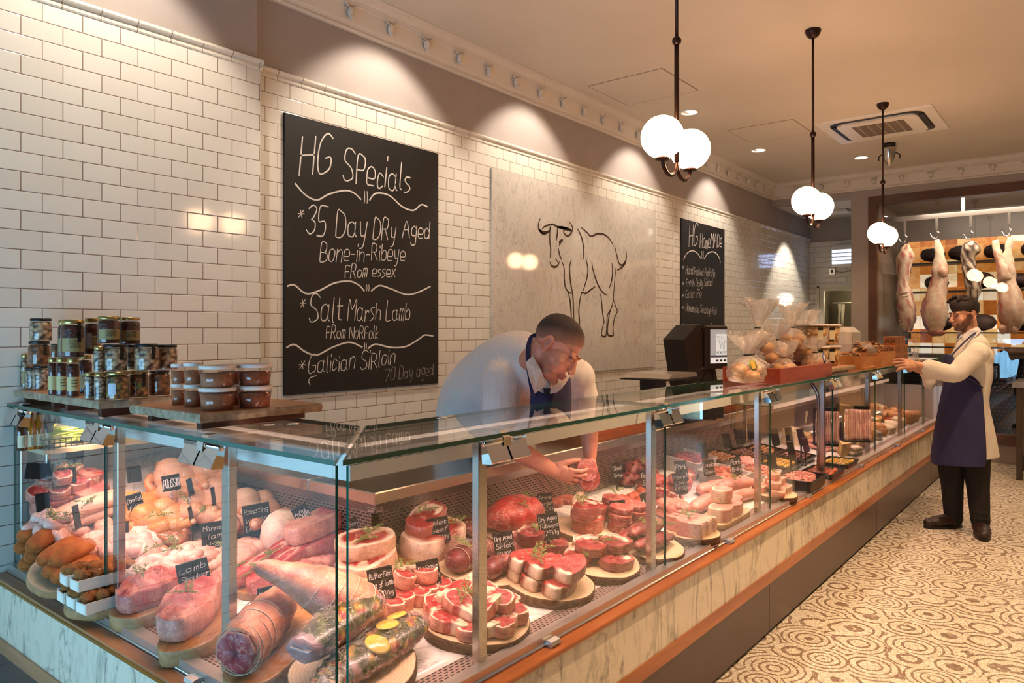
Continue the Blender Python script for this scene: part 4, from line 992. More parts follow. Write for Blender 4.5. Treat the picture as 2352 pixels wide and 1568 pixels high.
nn = sm.to_3x3() @ Vector((0, -1, 0))
for q in BULL: ribbon(b, [mp(*p_) for p_ in q], .0016, nn)
b.build('screen_bull', SINK, scr); b = MB()
write(b, 'HG WALTER', sm @ Vector((-.018, -.0232, -.045)), sm @ Vector((.07, -.0232, -.045)), .017, .002, nn)
b.build('screen_lettering', SINK, scr); b = MB()
for i in range(3): c_ = sm @ Vector((-.02+.036*i, -.0232, -.09)); ribbon(b, [c_, c_+(sm.to_3x3() @ Vector((.012, 0, 0)))], .012, nn)
b.build('screen_icons', SINK, scr)
b = MB(); tp = onY(1425, 893, 2.05)
tm = Matrix.Translation((-.46, -.05, .275))
MB().prism([(-.20, .02), (.24, .02), (.24, .027), (-.20, .027)], 'Y', -.16, .15, M=tm).build('tray_base', BLACK, r)
b = MB(); b.prism([(-.17, .03), (.22, .03), (.20, .055), (-.12, .055)], 'Y', -.15, .15, M=tm); b.build('tray', ALU, r)
MB().box(.06, -.04, .085, .16, .06, .30, M=tm).build('tray_stem', BLACK, r) if False else MB().box(-.12, -.04, -.19, .02, .06, .02, M=tm).build('tray_stem', BLACK, r)
MB().tube(crom([(.05, -.1, .25), (.0, -.14, .34), (-.08, -.1, .31), (-.12, -.06, .24)], 5), .004, 6).build('cable', BLACK, r)
# ---- butcher's blocks on the work ledge
BLK = m_wood('butcher_block', '#8a3a14', '#a8501c', '#b86428', 'X', 14, .35)
for x0_, x1_, y0_, y1_, h, lab in ((3.18, 3.92, 2.06, 2.38, .075, 'thick orange butcher block behind the glass beside the leaning man'), (4.9, 5.75, 2.08, 2.38, .07, 'thick butcher block further along past the scale')):
    tag(MB().bbox(x0_, y0_, .9173, x1_, y1_, .917+h, .006).build('butcher_block', BLK), lab, 'chopping block')
b = MB().bbox(4.02, 2.05, .9173, 4.24, 2.3, 1.02, .01); 
# ---- crate of bagged rolls
CRW = m_wood('red_crate_wood', '#6a2412', '#8a3418', '#9c4423', 'X', 8, .4)
r = empty('wooden_crate', loc=(4.49, 1.5, ZT)); tag(r, 'long reddish wooden crate full of bagged bread rolls', 'crate')
cx0, cx1, cy0, cy1, ch = -.49, .49, -.16, .165, .083
for nm, q in (('front_board', (cx0, cy0, .0004, cx1, cy0+.014, ch)), ('back_board', (cx0, cy1-.014, .0004, cx1, cy1, ch)), ('end_board', (cx0, cy0+.0145, .0004, cx0+.014, cy1-.0145, ch)), ('end_board', (cx1-.014, cy0+.0145, .0004, cx1, cy1-.0145, ch)), ('bottom_board', (cx0+.015, cy0+.015, .0004, cx1-.015, cy1-.015, .012))):
    MB().bbox(*q, .002).build(nm, CRW, r)
FILM = bpy.data.materials.new('clear_film'); FILM.use_nodes = True; ft = FILM.node_tree; ft.nodes.clear()
fo = ft.nodes.new('ShaderNodeOutputMaterial'); fm = ft.nodes.new('ShaderNodeMixShader'); ftr = ft.nodes.new('ShaderNodeBsdfTransparent'); fp = ft.nodes.new('ShaderNodeBsdfGlossy'); fl = ft.nodes.new('ShaderNodeLayerWeight'); fb = ft.nodes.new('ShaderNodeBump'); fn = ft.nodes.new('ShaderNodeTexNoise'); fma = ft.nodes.new('ShaderNodeMath'); ftc = ft.nodes.new('ShaderNodeTexCoord')
fp.inputs['Color'].default_value = (1, .97, .95, 1); fp.inputs['Roughness'].default_value = .16; fn.inputs['Scale'].default_value = 38; fn.inputs['Detail'].default_value = 4; fn.inputs['Distortion'].default_value = 1.5
fb.inputs['Strength'].default_value = .8; fb.inputs['Distance'].default_value = .02; fl.inputs[0].default_value = .35; fma.operation = 'MULTIPLY_ADD'; fma.inputs[1].default_value = .16; fma.inputs[2].default_value = .04
for a_, b_ in ((ftc.outputs['Object'], fn.inputs['Vector']), (fn.outputs[0], fb.inputs['Height']), (fb.outputs[0], fp.inputs['Normal']), (fl.outputs['Facing'], fma.inputs[0]), (fma.outputs[0], fm.inputs[0]), (ftr.outputs[0], fm.inputs[1]), (fp.outputs[0], fm.inputs[2]), (fm.outputs[0], fo.inputs[0])): ft.links.new(a_, b_)
CRUST = organic('bread_crust', .45, 0, 50, .15, 40)
BRC = lin('#c98a4a'); BRC2 = lin('#e0b074'); BRW = lin('#7a3a1a')
def bag(p, kind, s, lab, seed, frill=1.0, rolls=4):
    rd = random.Random(seed); r = empty('bag_of_rolls', loc=p); tag(r, lab, 'bread bag', 'bagged rolls in the crate'); 
    if kind == 'roll':
        for i in range(rolls):
            a = 2*math.pi*i/rolls + seed; q = .045*s if rolls > 1 else 0; c = (q*math.cos(a), q*math.sin(a), .038*s + (.035*s if i % 2 else 0))
            b = MB(); b.ell(c, (.045*s, .042*s, .032*s), 14, 9, colf=lambda d: tuple(BRC[j]*(.5+.5*d.z)+BRC2[j]*(.5-.5*d.z) for j in range(3))); b.build('bread_roll', CRUST, r)
    b = MB(); n = 28; prof = [(.02, 0), (.085, .012), (.10, .05), (.09, .09), (.05, .125), (.014, .145), (.022, .165), (.055, .20*frill), (.085, .245*frill)]; vs = []
    for k, (q, z) in enumerate(prof):
        for i in range(n):
            a = 2*math.pi*i/n; j = 1 + (.10 if k < 5 else .45*(k > 6))*math.sin(a*(5 if k < 5 else 7)+seed*3+k) + rd.uniform(-.07, .07); zz = z*s + (rd.uniform(-.02, .02)*s if k > 6 else 0)
            vs.append((q*s*j*math.cos(a) + (.04*s*(seed % 3-1) if k > 6 else 0), q*s*j*math.sin(a), zz))
    b.add(vs, [(k*n+i, k*n+(i+1) % n, (k+1)*n+(i+1) % n, (k+1)*n+i) for k in range(len(prof)-1) for i in range(n)]); b.build('plastic_bag', FILM2, r)
    MB().lathe([(.016*s, .143*s), (.018*s, .147*s), (.016*s, .151*s)], 10, cap=False).build('tie', BLACK, r)
    return r
FILM2 = FILM.copy(); FILM2.name = 'crinkled_bag'
for nd in FILM2.node_tree.nodes:
    if nd.type == 'MATH': nd.inputs[1].default_value = .5; nd.inputs[2].default_value = .13
f2t = FILM2.node_tree; f2o = [n_ for n_ in f2t.nodes if n_.type == 'OUTPUT_MATERIAL'][0]; f2m = f2t.nodes.new('ShaderNodeMixShader'); f2d = f2t.nodes.new('ShaderNodeBsdfTranslucent'); f2d.inputs[0].default_value = (1, .95, .9, 1); f2m.inputs[0].default_value = .16  # white mixed into the film stands for lamp reflections on the plastic
f2t.links.new(f2o.inputs[0].links[0].from_socket, f2m.inputs[1]); f2t.links.new(f2d.outputs[0], f2m.inputs[2]); f2t.links.new(f2m.outputs[0], f2o.inputs[0])
BG = [(1715, 826, 1.0, 'clear bag of rolls with a green and yellow label at the crate front left', 1), (1740, 790, 1.05, 'tall clear bag of rolls at the left rear of the crate', 2), (1782, 815, 1.05, 'clear bag of rolls tied in black above the crate corner', 3), (1800, 845, .8, 'clear bag of rolls low in the middle of the crate', 4), (1838, 808, 1.1, 'clear bag of rolls with a large upright frill, rear of the crate', 5), (1872, 830, .9, 'clear bag of rolls with a round blue label at the crate right', 6), (1820, 780, .95, 'topmost clear bag of rolls in the crate', 7)]
bags = {}
for px, py, s, lab, sd in BG:
    yy = 1.44 if sd in (1, 4, 6) else 1.55; p = onY(px, py, yy); p.z = ZT+.013 if sd in (1, 4, 6) else max(ZT+.013, p.z - .06); bags[sd] = bag(p, 'roll', s, lab, sd, 1.25 if sd in (2, 5, 7) else 1.05)
p = onY(1665, 812, 1.52); p.z = ZT+.013; p.x = 4.06; bag(p, 'empty', .95, 'empty looking clear plastic bag hanging over the crate left end', 8, 1.1)
p = onY(1729, 838, 1.345); r = bags[1]; LM = Matrix.Translation(p-r.location) @ Matrix.Rotation(R(75), 4, 'X')
MB().lathe([(.0, .001), (.055, .001), (.055, 0)], 24, M=LM @ Matrix.Diagonal((1, .55, 1, 1))).build('label_disc', mat('green_print', '#7f8a4a', rough=.4), r); MB().box(-.024, -.018, .001, .028, .018, .0018, M=LM).build('label_panel', mat('yellow_print', '#d8a63a', rough=.4), r)
p = onY(1893, 822, 1.355); r = bags[6]; LM = Matrix.Translation(p-r.location) @ Matrix.Rotation(R(80), 4, 'X')
MB().lathe([(0, .001), (.036, .001), (.036, 0)], 24, M=LM).build('label_disc', mat('blue_print', '#3a4a8a', rough=.4), r); MB().lathe([(0, .0018), (.021, .0018), (.021, .001)], 20, M=LM).build('label_panel', mat('white_print', '#e6dccb', rough=.4), r)
# ---- tubs of golden crackling
PUFF = nutmat('golden_crackling', ['#dba860', '#efcb8a', '#f6e0ae', '#e6b870'], 34, .6, '#b8803c')
r = plank_shelf(5.0, 5.62, 1.36, 1.68, 1.255, 'live edge serving board under the tubs of golden crackling', seed=5)
for px, z, pos in ((1866, 1.2553, 'lower left'), (1912, 1.2553, 'lower right'), (1866, 1.403, 'upper left'), (1912, 1.403, 'upper right')):
    p = onY(px, 830, 1.50 if px > 1900 else 1.56); p = Vector((5.14 if px < 1900 else 5.42, 1.52, z)); r = empty('crackling_tub', loc=p); tag(r, 'clear tub of golden crackling, %s of the four' % pos, 'tub', 'tubs of golden crackling')
    MB().lathe([(.095, 0), (.1, .003), (.116, .128)], 26).build('tub_wall', [TUBM], r); MB().lathe([(0, .002), (.095, .002), (.112, .12), (.08, .126), (0, .122)], 24).build('contents', PUFF, r)
    MB().lathe([(.113, .127), (.121, .128), (.121, .139), (.112, .141), (0, .139)], 26).build('lid', LIDM, r)
    a0 = CAMA(p)+.55; b = MB(); arc_patch(b, .1125, a0-.17, a0+.17, .035, .10, 5); lb = b.build('label', PAPER, r); b = MB(); arc_patch(b, .1132, a0-.17, a0+.17, .10, .118, 5); arc_patch(b, .108, a0-.17, a0+.17, .022, .035, 5); b.build('label_band', BLKL, lb)
# ---- dome box, crate of dried sticks, boxes, wire basket
LW = m_wood('light_box_wood', '#a8642c', '#bf7d40', '#cc8f52', 'X', 10, .45)
r = empty('wooden_box', loc=(5.92, 1.46, ZT)); tag(r, 'light wooden box with a clear lid beside the crackling tubs', 'box')
for q in ((-.16, -.12, .0004, .16, -.106, .10), (-.16, .106, .0004, .16, .12, .10), (-.16, -.1055, .0004, -.146, .1055, .10), (.146, -.1055, .0004, .16, .1055, .10), (-.145, -.105, .0004, .145, .105, .01)): MB().box(*q).build('side_board', LW, r)
MB().bbox(-.17, -.14, .0002, .17, -.121, .022, .002).build('foot_board', LW, r)
MB().prism([(-.15, .10), (-.15, .15), (-.1, .19), (.1, .19), (.15, .15), (.15, .10)], 'X', -.155, .155).build('clear_lid', [TUBM], r)
STK = organic('dried_stick', .5, 0, 60, .4, 40); 
r = empty('wooden_crate', loc=(6.5, 1.46, ZT)); tag(r, 'wooden box heaped with dried brown sticks before the bearded man', 'crate')
for q in ((-.26, -.14, .0004, .26, -.126, .115), (-.26, .126, .0004, .26, .14, .115), (-.26, -.1255, .0004, -.246, .1255, .115), (.246, -.1255, .0004, .26, .1255, .115), (-.245, -.125, .0004, .245, .125, .012)): MB().box(*q).build('side_board', LW, r)
random.seed(11)
for gx in (5.92, 6.5):
    for i in range(14 if gx < 6 else 34):
        a = random.uniform(-.9, .9) if gx > 6 else random.uniform(-.3, .3); L_ = random.uniform(.05, .09); x, y = random.uniform(-.17, .17)*(.6 if gx < 6 else 1), random.uniform(-.07, .07); z = random.uniform(.10, .19) if gx > 6 else random.uniform(.02, .13); c = Vector((math.cos(a), math.sin(a), random.uniform(-.3, .3)))*L_
        col = random.choice([lin('#c79b6c'), lin('#a87244'), lin('#d9b98c'), lin('#8a5a34')])
        o = MB().tube(crom([Vector((0, 0, 0))-c, Vector((random.uniform(-.012, .012), .01, .01)), c], 3), [.004, .009, .011, .011, .01, .008, .004], 6, col=col).build('dried_stick', STK); o.location = (gx+x, 1.46+y, ZT+z)
        tag(o, 'dried brown stick heaped in the wooden box before the bearded man' if gx > 6 else 'dried stick under the clear lid of the light wooden box', 'snack', 'dried sticks in the big box' if gx > 6 else 'dried sticks in the lidded box')
KRA = m_plain('kraft_card', '#a8683c', '#b3744a', .7, 20); 
def box_(x, y, z, lab):
    r = empty('kraft_box', loc=(x, y, z)); tag(r, lab, 'box', 'stacked kraft boxes'); MB().bbox(-.085, -.055, 0, .085, .055, .078, .002).build('carton', KRA, r)
    t = MB(); write(t, 'ROA', (-.0856, .038, .022), (-.0856, -.038, .022), .034, .005, (-1, 0, 0)); 
    for s in (-.05, .02): ribbon(t, [(s, -.0556, .02), (s, -.0556, .062)], .012, NB)
    t.build('print', INK, r)
for lv, xs_2, yy in ((0, (7.18, 7.36, 7.54), 1.44), (1, (7.18, 7.36, 7.54), 1.44), (2, (7.24, 7.42), 1.44), (0, (7.18, 7.36, 7.54), 1.555), (1, (7.18, 7.36, 7.54), 1.555)):
    for i, x in enumerate(xs_2): box_(x, yy, ZT+.0005+lv*.0785, 'brown card box, %s row, %s from the left, %s stack' % (['bottom', 'middle', 'top'][lv], ordw(i), 'front' if yy < 1.5 else 'rear'))
r = empty('wire_rack', loc=(7.95, 1.5, ZT)); tag(r, 'chrome wire basket right of the card boxes', 'basket')
b = MB()
for z in (.004, .04, .08, .12): b.tube([(-.14, -.12, z), (.14, -.12, z), (.14, .12, z), (-.14, .12, z), (-.14, -.12, z)], .004, 6)
for s in (-1, 1):
    for i in range(7): b.tube([(-.14+.0467*i, s*.12, 0), (-.14+.0467*i, s*.12, .12)], .003, 5)
b.build('wire', CHROME, r); MB().tube([(-.14, 0, .12), (-.14, 0, .20), (-.1, 0, .22), (.1, 0, .22), (.14, 0, .20), (.14, 0, .12)], .005, 6).build('handle', CHROME, r)
b = MB().lathe([(.09, 0), (.09, .012), (.0, .012)], 20); r = empty('white_scale', loc=(7.5, 1.9, .917)); tag(r, 'white rounded machine top behind the card boxes', 'scale')
MB().bbox(-.2, -.1, 0, .2, .1, .62, .05).build('body', WHITE, r); MB().bbox(-.16, -.105, .40, .16, -.1, .56, .002).build('panel', ALU, r)
# ================================================================ MEAT IN THE CASES
BEEF = organic('beef', .42, .5, 42, .4, 60, coat=.0, var=.7); LAMB = organic('lamb_meat', .44, .4, 55, .4, 70, coat=.0, var=.7); PORK = organic('pork', .44, .3, 50, .35, 60, coat=.0, var=.5); BIRD = organic('poultry_skin', .34, 0, 60, .3, 110, coat=.1, var=.22)
CRUMB = organic('golden_crumb', .7, 0, 60, .9, 180, var=.5); PATTY = organic('minced_beef', .4, .85, 120, .5, 130)
cB, cBd, cL, cLl, cP, cPl, cF, cFp, cBone = map(lin, ('#8e1418', '#5c0d12', '#a02a2c', '#b03a38', '#d07a6c', '#de9888', '#ead0b6', '#d9967f', '#e0c2a4'))
cCh, cCh2, cCorn = map(lin, ('#d8a080', '#c68262', '#d28638'))
SLTOP = mat('log_slice_top', '#d8b48a', rough=.55); k = NT(SLTOP); o_ = k.obj(); vm = k.mapv(o_, (1, 1, 0)); ln = k.n('ShaderNodeVectorMath', {0: vm}, operation='LENGTH').outputs['Value']
rg = k.math('SINE', k.math('ADD', k.math('MULTIPLY', ln, 620), k.math('MULTIPLY', k.noise(o_, 14, 3), 14))); k.col(k.mix(k.math('MULTIPLY', k.math('ADD', rg, 1), .11), '#dfc29c', '#a87a50'))
SLBARK = m_plain('log_bark', '#6e4a2c', '#3a2418', .8, 60, .8); SLEDGE = m_plain('pale_board_edge', '#b98f60', '#8a6238', .6, 30, .3)
OLIVE = m_wood('olive_wood', '#7a4824', '#a8713e', '#c0905a', 'X', 9, .4)
def mixc(a, b, k): k = max(0, min(1, k)); return tuple(a[i]*(1-k)+b[i]*k for i in range(3))
def outl(ctrl, n=30): return [(v.x, v.y) for v in crom([(x, y, 0) for x, y in ctrl], max(2, n//len(ctrl)), True)]
def slab(b, ol, th, colf, dome=.0, mi=0, seed=0, wob=.004, bulge=.03, M=None, top_mi=None):
    """thick slice: outline ol, rings of vertices so the top carries colour from rim to middle"""
    n = len(ol); cx = sum(p[0] for p in ol)/n; cy = sum(p[1] for p in ol)/n; vs = []; cs = []
    rings = [(.96, 0, 's'), (1, .07, 's'), (1+bulge, .4, 's'), (1+bulge*.6, .75, 's'), (1, .95, 's'), (.985, 1, 't'), (.94, 1.0, 't'), (.84, 1.0, 't'), (.7, 1.0, 't'), (.52, 1.0, 't'), (.33, 1.0, 't'), (.15, 1.0, 't')]
    for f, z, w in rings:
        for i, (x, y) in enumerate(ol):
            a = math.atan2(y-cy, x-cx); ed = wob*.5*nz((x*90+seed, y*90, z*3)) if wob > .001 else 0; X, Y = cx+(x-cx)*f+ed, cy+(y-cy)*f+ed; h = th*z
            if w == 't': h += dome*(1-f*f) + wob*nz((X*60+seed, Y*60, seed*1.7))
            vs.append((X, Y, h)); cs.append(colf(f, a, w, z))
    fs = [tuple(range(n))[::-1]]; K = len(rings)
    fs += [(k_*n+i, k_*n+(i+1) % n, (k_+1)*n+(i+1) % n, (k_+1)*n+i) for k_ in range(K-1) for i in range(n)] + [tuple((K-1)*n+i for i in range(n))]
    st = len(b.f); b.add(vs, fs, cs, mi, True, M)
    if top_mi is not None:
        for j in range(st+1+5*n, len(b.f)): b.m[j] = top_mi
    return b
ONE = (1, 1, 1)
def log_board(px, py, r, lab, seed=0, th=.034, ell=1.0, mat_=None, yaw=0, name='log_slice_board', bark=True):
    p = deck_at(px, py); M = tiltM(p, yaw); ol = []
    for i in range(44):
        a = 2*math.pi*i/44; q = r*(1+.035*nz((math.cos(a)*2+seed, math.sin(a)*2, seed))); ol.append((q*math.cos(a)*ell, q*math.sin(a)))
    b = slab(MB(), ol, th, lambda *a: ONE, seed=seed, wob=.0005, bulge=.012, top_mi=1)
    o = b.build(name, [(SLBARK if bark else SLEDGE), mat_ or SLTOP], None, M); tag(o, lab, 'board', 'boards under the meat'); return M @ Matrix.Translation((0, 0, th+.0005))
def plank_board(px, py, ctrl, lab, th=.04, yaw=0, m=None):
    p = deck_at(px, py); M = tiltM(p, yaw); o = slab(MB(), outl(ctrl, 48), th, lambda *a: ONE, wob=.0006, bulge=.0, top_mi=1).build('wooden_board', [SLEDGE, m or OLIVE], None, M)
    tag(o, lab, 'board', 'boards under the meat'); return M @ Matrix.Translation((0, 0, th+.0005))
def T(x, y, z=0, yaw=0, pitch=0, roll=0, s=1): return Matrix.Translation((x, y, z)) @ Euler((R(roll), R(pitch), R(yaw)), 'XYZ').to_matrix().to_4x4() @ (Matrix.Scale(s, 4) if s != 1 else Matrix())
def sec(a, lo, hi): a = (a-lo) % (2*math.pi); return a < (hi-lo) % (2*math.pi)
SIR = [(-.085, -.02), (-.07, .032), (-.02, .043), (.04, .036), (.085, .012), (.08, -.012), (.03, -.042), (-.03, -.046), (-.075, -.04)]
RIB = [(-.07, .0), (-.055, .042), (.0, .056), (.05, .045), (.072, .005), (.055, -.04), (.0, -.052), (-.05, -.04)]
CHOP = [(-.045, -.02), (-.05, .015), (-.02, .034), (.015, .03), (.04, .012), (.06, .004), (.06, -.012), (.03, -.02), (.0, -.032), (-.03, -.032)]
def f_sir(f, a, w, z):
    fat = sec(a, R(166), R(212))
    if w == 's': return cF if fat else (mixc(cBd, cB, .4))
    return mixc(cB, cF, (f-.74)*11) if fat else mixc(mixc(cB, lin('#b83a3a'), .45), cBd, (f-.92)*6)
def f_rib(f, a, w, z):
    fat = sec(a, R(20), R(120)); seam = abs(f-.6) < .1 and sec(a, R(-60), R(80))
    if w == 's': return mixc(cB, cF, .75 if fat else .12)
    return cF if seam else (mixc(cB, cF, (f-.8)*6) if fat else cB)
def f_chop(f, a, w, z):
    fat = sec(a, R(60), R(260)); bone = sec(a, R(-40), R(35)) and f > .4
    if w == 's': return mixc(cFp, cLl, .25) if fat else (cBone if bone else cL)
    if fat: return mixc(cL, cF, (f-.84)*10)
    return cBone if bone else cL
def f_pork(f, a, w, z):
    fat = sec(a, R(40), R(200))
    if w == 's': return cF if fat else cP
    return mixc(cPl, cF, (f-.7)*7) if fat else mixc(cPl, cP, (f-.8)*3)
def f_plain(c, d): return lambda f, a, w, z: mixc(c, d, .7 if w == 's' else (f-.8)*3)
def thing_slab(name, ol, th, cf, m, M, lab, cat='meat', grp=None, **kw): return tag(slab(MB(), ol, th, cf, **kw).build(name, m, None, M), lab, cat, grp)
def scl(ol, sx, sy=None): return [(x*sx, y*(sy or sx)) for x, y in ol]
def pile(name, MBd, items, ctrl, th, cf, m, where, noun, cat='meat', grp=None, rnd=0, **kw):
    """items: (x, y, z, yaw, pitch, roll, scale) on a board; labels count from the left of the picture"""
    pos = []
    for i, it in enumerate(items):
        M = MBd @ T(*it[:6]); w = M.translation; u = (w.x*sa - w.y*ca)/(w.x*ca + w.y*sa); pos.append((u, i, M, it[6] if len(it) > 6 else 1))
    for r_, (u, i, M, s) in enumerate(sorted(pos, key=lambda q: q[0])):
        ol = outl([(x*(1+.06*nz((x*40+i, y*40, rnd))), y*(1+.06*nz((y*40, x*30, i+rnd)))) for x, y in ctrl]); ol = scl(ol, s)
        pw = 'only' if len(items) == 1 else (ordw(r_) + ' from left' if r_ < 12 else 'far right')
        thing_slab(name, ol, th, cf, m, M, '%s, %s %s' % (noun, pw, where), cat, grp or noun + 's ' + where, seed=i*1.3+rnd, **kw)
# ---------- sprigs of thyme
THY = m_plain('thyme_green', '#6f7d3a', '#8f9a52', .6, 80); 
def sprig(seed, L=.09, fat=1.0):
    rd = random.Random(seed); b = MB()
    def stem(p0, d, L_, r0, bend):
        pts = [p0 + d*(L_*i/6) + Vector((0, 0, -.006*(i/6)**2)) + bend*((i/6)**2)*L_ for i in range(7)]; b.tube(pts, [r0*(1-.6*i/6) for i in range(7)], 5)
        for i in range(1, 7):
            for s in range(3):
                a = rd.uniform(0, 6.3); q = pts[i] + Vector((math.cos(a), math.sin(a), rd.uniform(.0, .8)))*.004; b.ell(q, (.0034*fat, .0022*fat, .0015*fat), 5, 3, rot=Euler((rd.uniform(-1, 1), rd.uniform(-1, 1), a)).to_matrix())
    stem(Vector((-L/2, 0, .004)), Vector((1, .05, .03)).normalized(), L, .0011, Vector((0, rd.uniform(-.25, .25), 0)))
    for i in range(3): stem(Vector((-L*.3+L*.22*i, 0, .005)), Vector((.75, rd.choice((-1, 1))*.6, .25)).normalized(), L*.42, .0008, Vector((0, 0, 0)))
    return b
SPR = [sprig(i, .085+.012*i, 1.0+.1*(i % 2)).build('thyme_sprig', THY) for i in range(4)]; spu = [0]
def thyme(M, on):
    i = spu[0]; spu[0] += 1
    o = SPR[i] if i < 4 else SPR[i % 4].copy()
    if i >= 4: COL.objects.link(o)
    o.matrix_world = M; tag(o, 'green thyme sprig lying on the ' + on, 'herb', 'thyme sprigs on the meat')
# ---------- price signs
SIGN = m_plain('black_slate_card', '#17120f', '#221b17', .4, 20, .02); CLIP = [TUBM]
def sign(px, py, w, h, base, text, kind='clip', lab='', yaw=0, roll=0, off=0.0, dark=False):
    """card centred at (px, py), stem down to the deck at picture height base"""
    p0 = deck_at(px, base, off); t = (p0.x*ca + p0.y*sa); c = CAM + ray(px, py)*t; W_, H_ = w*t/F, h*t/F
    d = Vector((-c.x, -c.y, 0)).normalized(); z = Vector((0, 0, 1)); xr = z.cross(d).normalized()
    base_ = Matrix(((xr.x, -d.x, 0, 0), (xr.y, -d.y, 0, 0), (0, 0, 1, 0), (0, 0, 0, 1)))
    r = empty('price_sign', M=Matrix.Translation(p0)); k_ = ' '.join(text.replace('|', ' ').split())
    tag(r, lab, 'sign', 'black price signs')
    Mc = Matrix.Translation(c-p0) @ base_ @ Euler((R(-8), R(roll), R(yaw)), 'XYZ').to_matrix().to_4x4()
    bb = MB(); bb.bbox(-W_/2, -.0015, -H_/2, W_/2, .0015, H_/2, .0015, M=Mc); cd_ = bb.build('card', SIGN, r)
    if text and not dark:
        t_ = MB(); ls = text.split('|'); nn_ = Mc.to_3x3() @ Vector((0, -1, 0)); up = Mc.to_3x3() @ Vector((0, 0, 1)); hh = H_*.86/len(ls)
        for i, s in enumerate(ls):
            st, wl = text_strokes(s); ww = min(W_*.86, wl*hh*.115); x0_ = -ww/2 + (i % 2)*W_*.03; zz = H_*.43-hh*(i+.86)
            write(t_, s, Mc @ Vector((x0_, -.0019, zz)), Mc @ Vector((x0_+ww, -.0019, zz+H_*.03)), hh*.56, max(.0009, hh*.042), nn_, up)
        t_.build('chalk_text', CHALK, cd_)
    bot = (c-p0) - Vector((0, 0, H_/2))
    if kind == 'stem':
        b = MB(); b.box(-.008, -.003, -H_*.62, .008, .001, -H_*.3, M=Mc); b.box(-W_*.42, -.004, -H_*.58, W_*.42, .001, -H_*.45, M=Mc); b.build('card_holder', BLACK, r)
        b = MB(); b.tube([Vector((0, 0, .0)), Vector((bot.x*.5, bot.y*.5, bot.z*.5)), bot], .0055, 8); b.build('stem', BLACK, r)
    elif kind == 'clip':
        b = MB()
        for s in (-.2, .2): b.box(s*W_-.005, -.006, -H_*.58, s*W_+.005, .004, -H_*.40, M=Mc)
        b.box(-W_*.36, -.005, -H_*.60, W_*.36, .003, -H_*.55, M=Mc); b.build('card_clip', CLIP, r)
        b = MB(); b.tube([Vector((0, 0, 0)), bot], .004, 8); b.build('stem', CLIP, r)
    else:
        b = MB(); b.tube([Vector((0, 0, 0)), bot+Vector((0, 0, H_*.3))], .0012, 6); b.build('wire_pin', CHROME, r)
# ================= right hand run, front to back
# sirloin steaks
B = log_board(1258, 1352, .163, 'round log slice board of stacked sirloin steaks beside the middle post', 1)
pile('sirloin_steak', B, [(-.035, -.072, 0, 4, 0, 0, 1.02), (-.05, .005, 0, 0, 0, 0, .98), (-.045, .078, 0, -5, 0, 0, .92), (.02, -.066, .042, 6, -2, 3, 1.08), (-.045, .0, .042, 2, 2, 3, .98), (-.055, .07, .042, -4, 0, 2, .9), (.075, .02, 0, 30, 0, 0, .8)], SIR, .041, f_sir, BEEF, 'on the round board', 'thick sirloin steak with white fat end')
for x, y, a in ((-.03, .04, 20), (.02, .06, -10), (-.06, .01, 50)): thyme(B @ T(x, y, .088, a), 'stacked sirloin steaks')
# lamb loin chops
B = log_board(1088, 1440, .172, 'round log slice board heaped with lamb loin chops by the front glass', 2)
random.seed(21); it = [(.125*math.cos(a), .115*math.sin(a), .002, math.degrees(a)+100, random.uniform(-5, 5), random.uniform(-6, 6), 1.15) for a in [2*math.pi*i/8 for i in range(8)]]
it += [(.07*math.cos(a), .065*math.sin(a), .040, math.degrees(a)*1.3+40, random.uniform(-14, 14), random.uniform(-20, 20), 1.12) for a in [2*math.pi*i/5+.5 for i in range(5)]] + [(0, 0, .002, 20, 0, 0, 1.1)]
pile('lamb_chop', B, it[:14], CHOP, .036, f_chop, LAMB, 'in the heap by the glass', 'pink lamb loin chop with fat rim', rnd=3)
thyme(B @ T(-.05, 0, .085, 20, -10), 'heap of lamb loin chops'); thyme(B @ T(-.03, -.02, .088, 80, -10), 'heap of lamb loin chops')
# ribeye steaks
B = log_board(1368, 1302, .168, 'round log slice board of ribeye steaks behind the sirloin board', 3)
pile('ribeye_steak', B, [(-.09, .03, 0, 15, 0, 0, .95), (.0, -.085, 0, -8, 0, 0, 1), (.09, -.03, 0, 20, 0, 0, .92), (.04, .08, 0, 40, 0, 0, .95), (-.03, .01, .036, 10, 0, 2, 1.08), (.065, -.035, .037, -5, 2, 0, 1.05)], RIB, .035, f_rib, BEEF, 'on its round board', 'marbled ribeye steak', rnd=5)
thyme(B @ T(-.1, -.02, .045, 10), 'ribeye steaks'); thyme(B @ T(0, -.02, .077, -30), 'ribeye steaks')
# bone-in ribeye
B = log_board(1338, 1228, .138, 'round dark barked board of bone-in ribeyes in the middle of the case', 4)
RB = organic('beef_cut_side', .42, .6, 40, .4, 35, var=.7)
for x, y, z, yaw, s, nm in ((-.035, -.02, .055, 10, 1.0, 'thick bone-in ribeye on top of the other two, in the middle of the case'), (-.02, -.03, 0, -12, 1.0, 'thick bone-in ribeye underneath on the dark barked round board'), (.085, .0, 0, 40, .85, 'thick bone-in ribeye standing at the right of its round board')):
    o = thing_slab('bone_in_ribeye', scl(outl(RIB), s), .062 if x < .05 else .085, f_rib, RB, B @ T(x, y, z, yaw), nm, 'meat', 'bone-in ribeyes', seed=x*50)
    MB().tube(crom([(-.06*s, .03*s, .05), (.02*s, .062*s, .055), (.09*s, .075*s, .06), (.13*s, .07*s, .062)], 4), [.012]*4+[.014]*4+[.013]*4+[.008], 8, col=cBone).build('rib_bone', RB, o)
thyme(B @ T(-.05, -.01, .125, 30), 'top bone-in ribeye'); thyme(B @ T(.06, .03, .1, 70), 'standing bone-in ribeye')
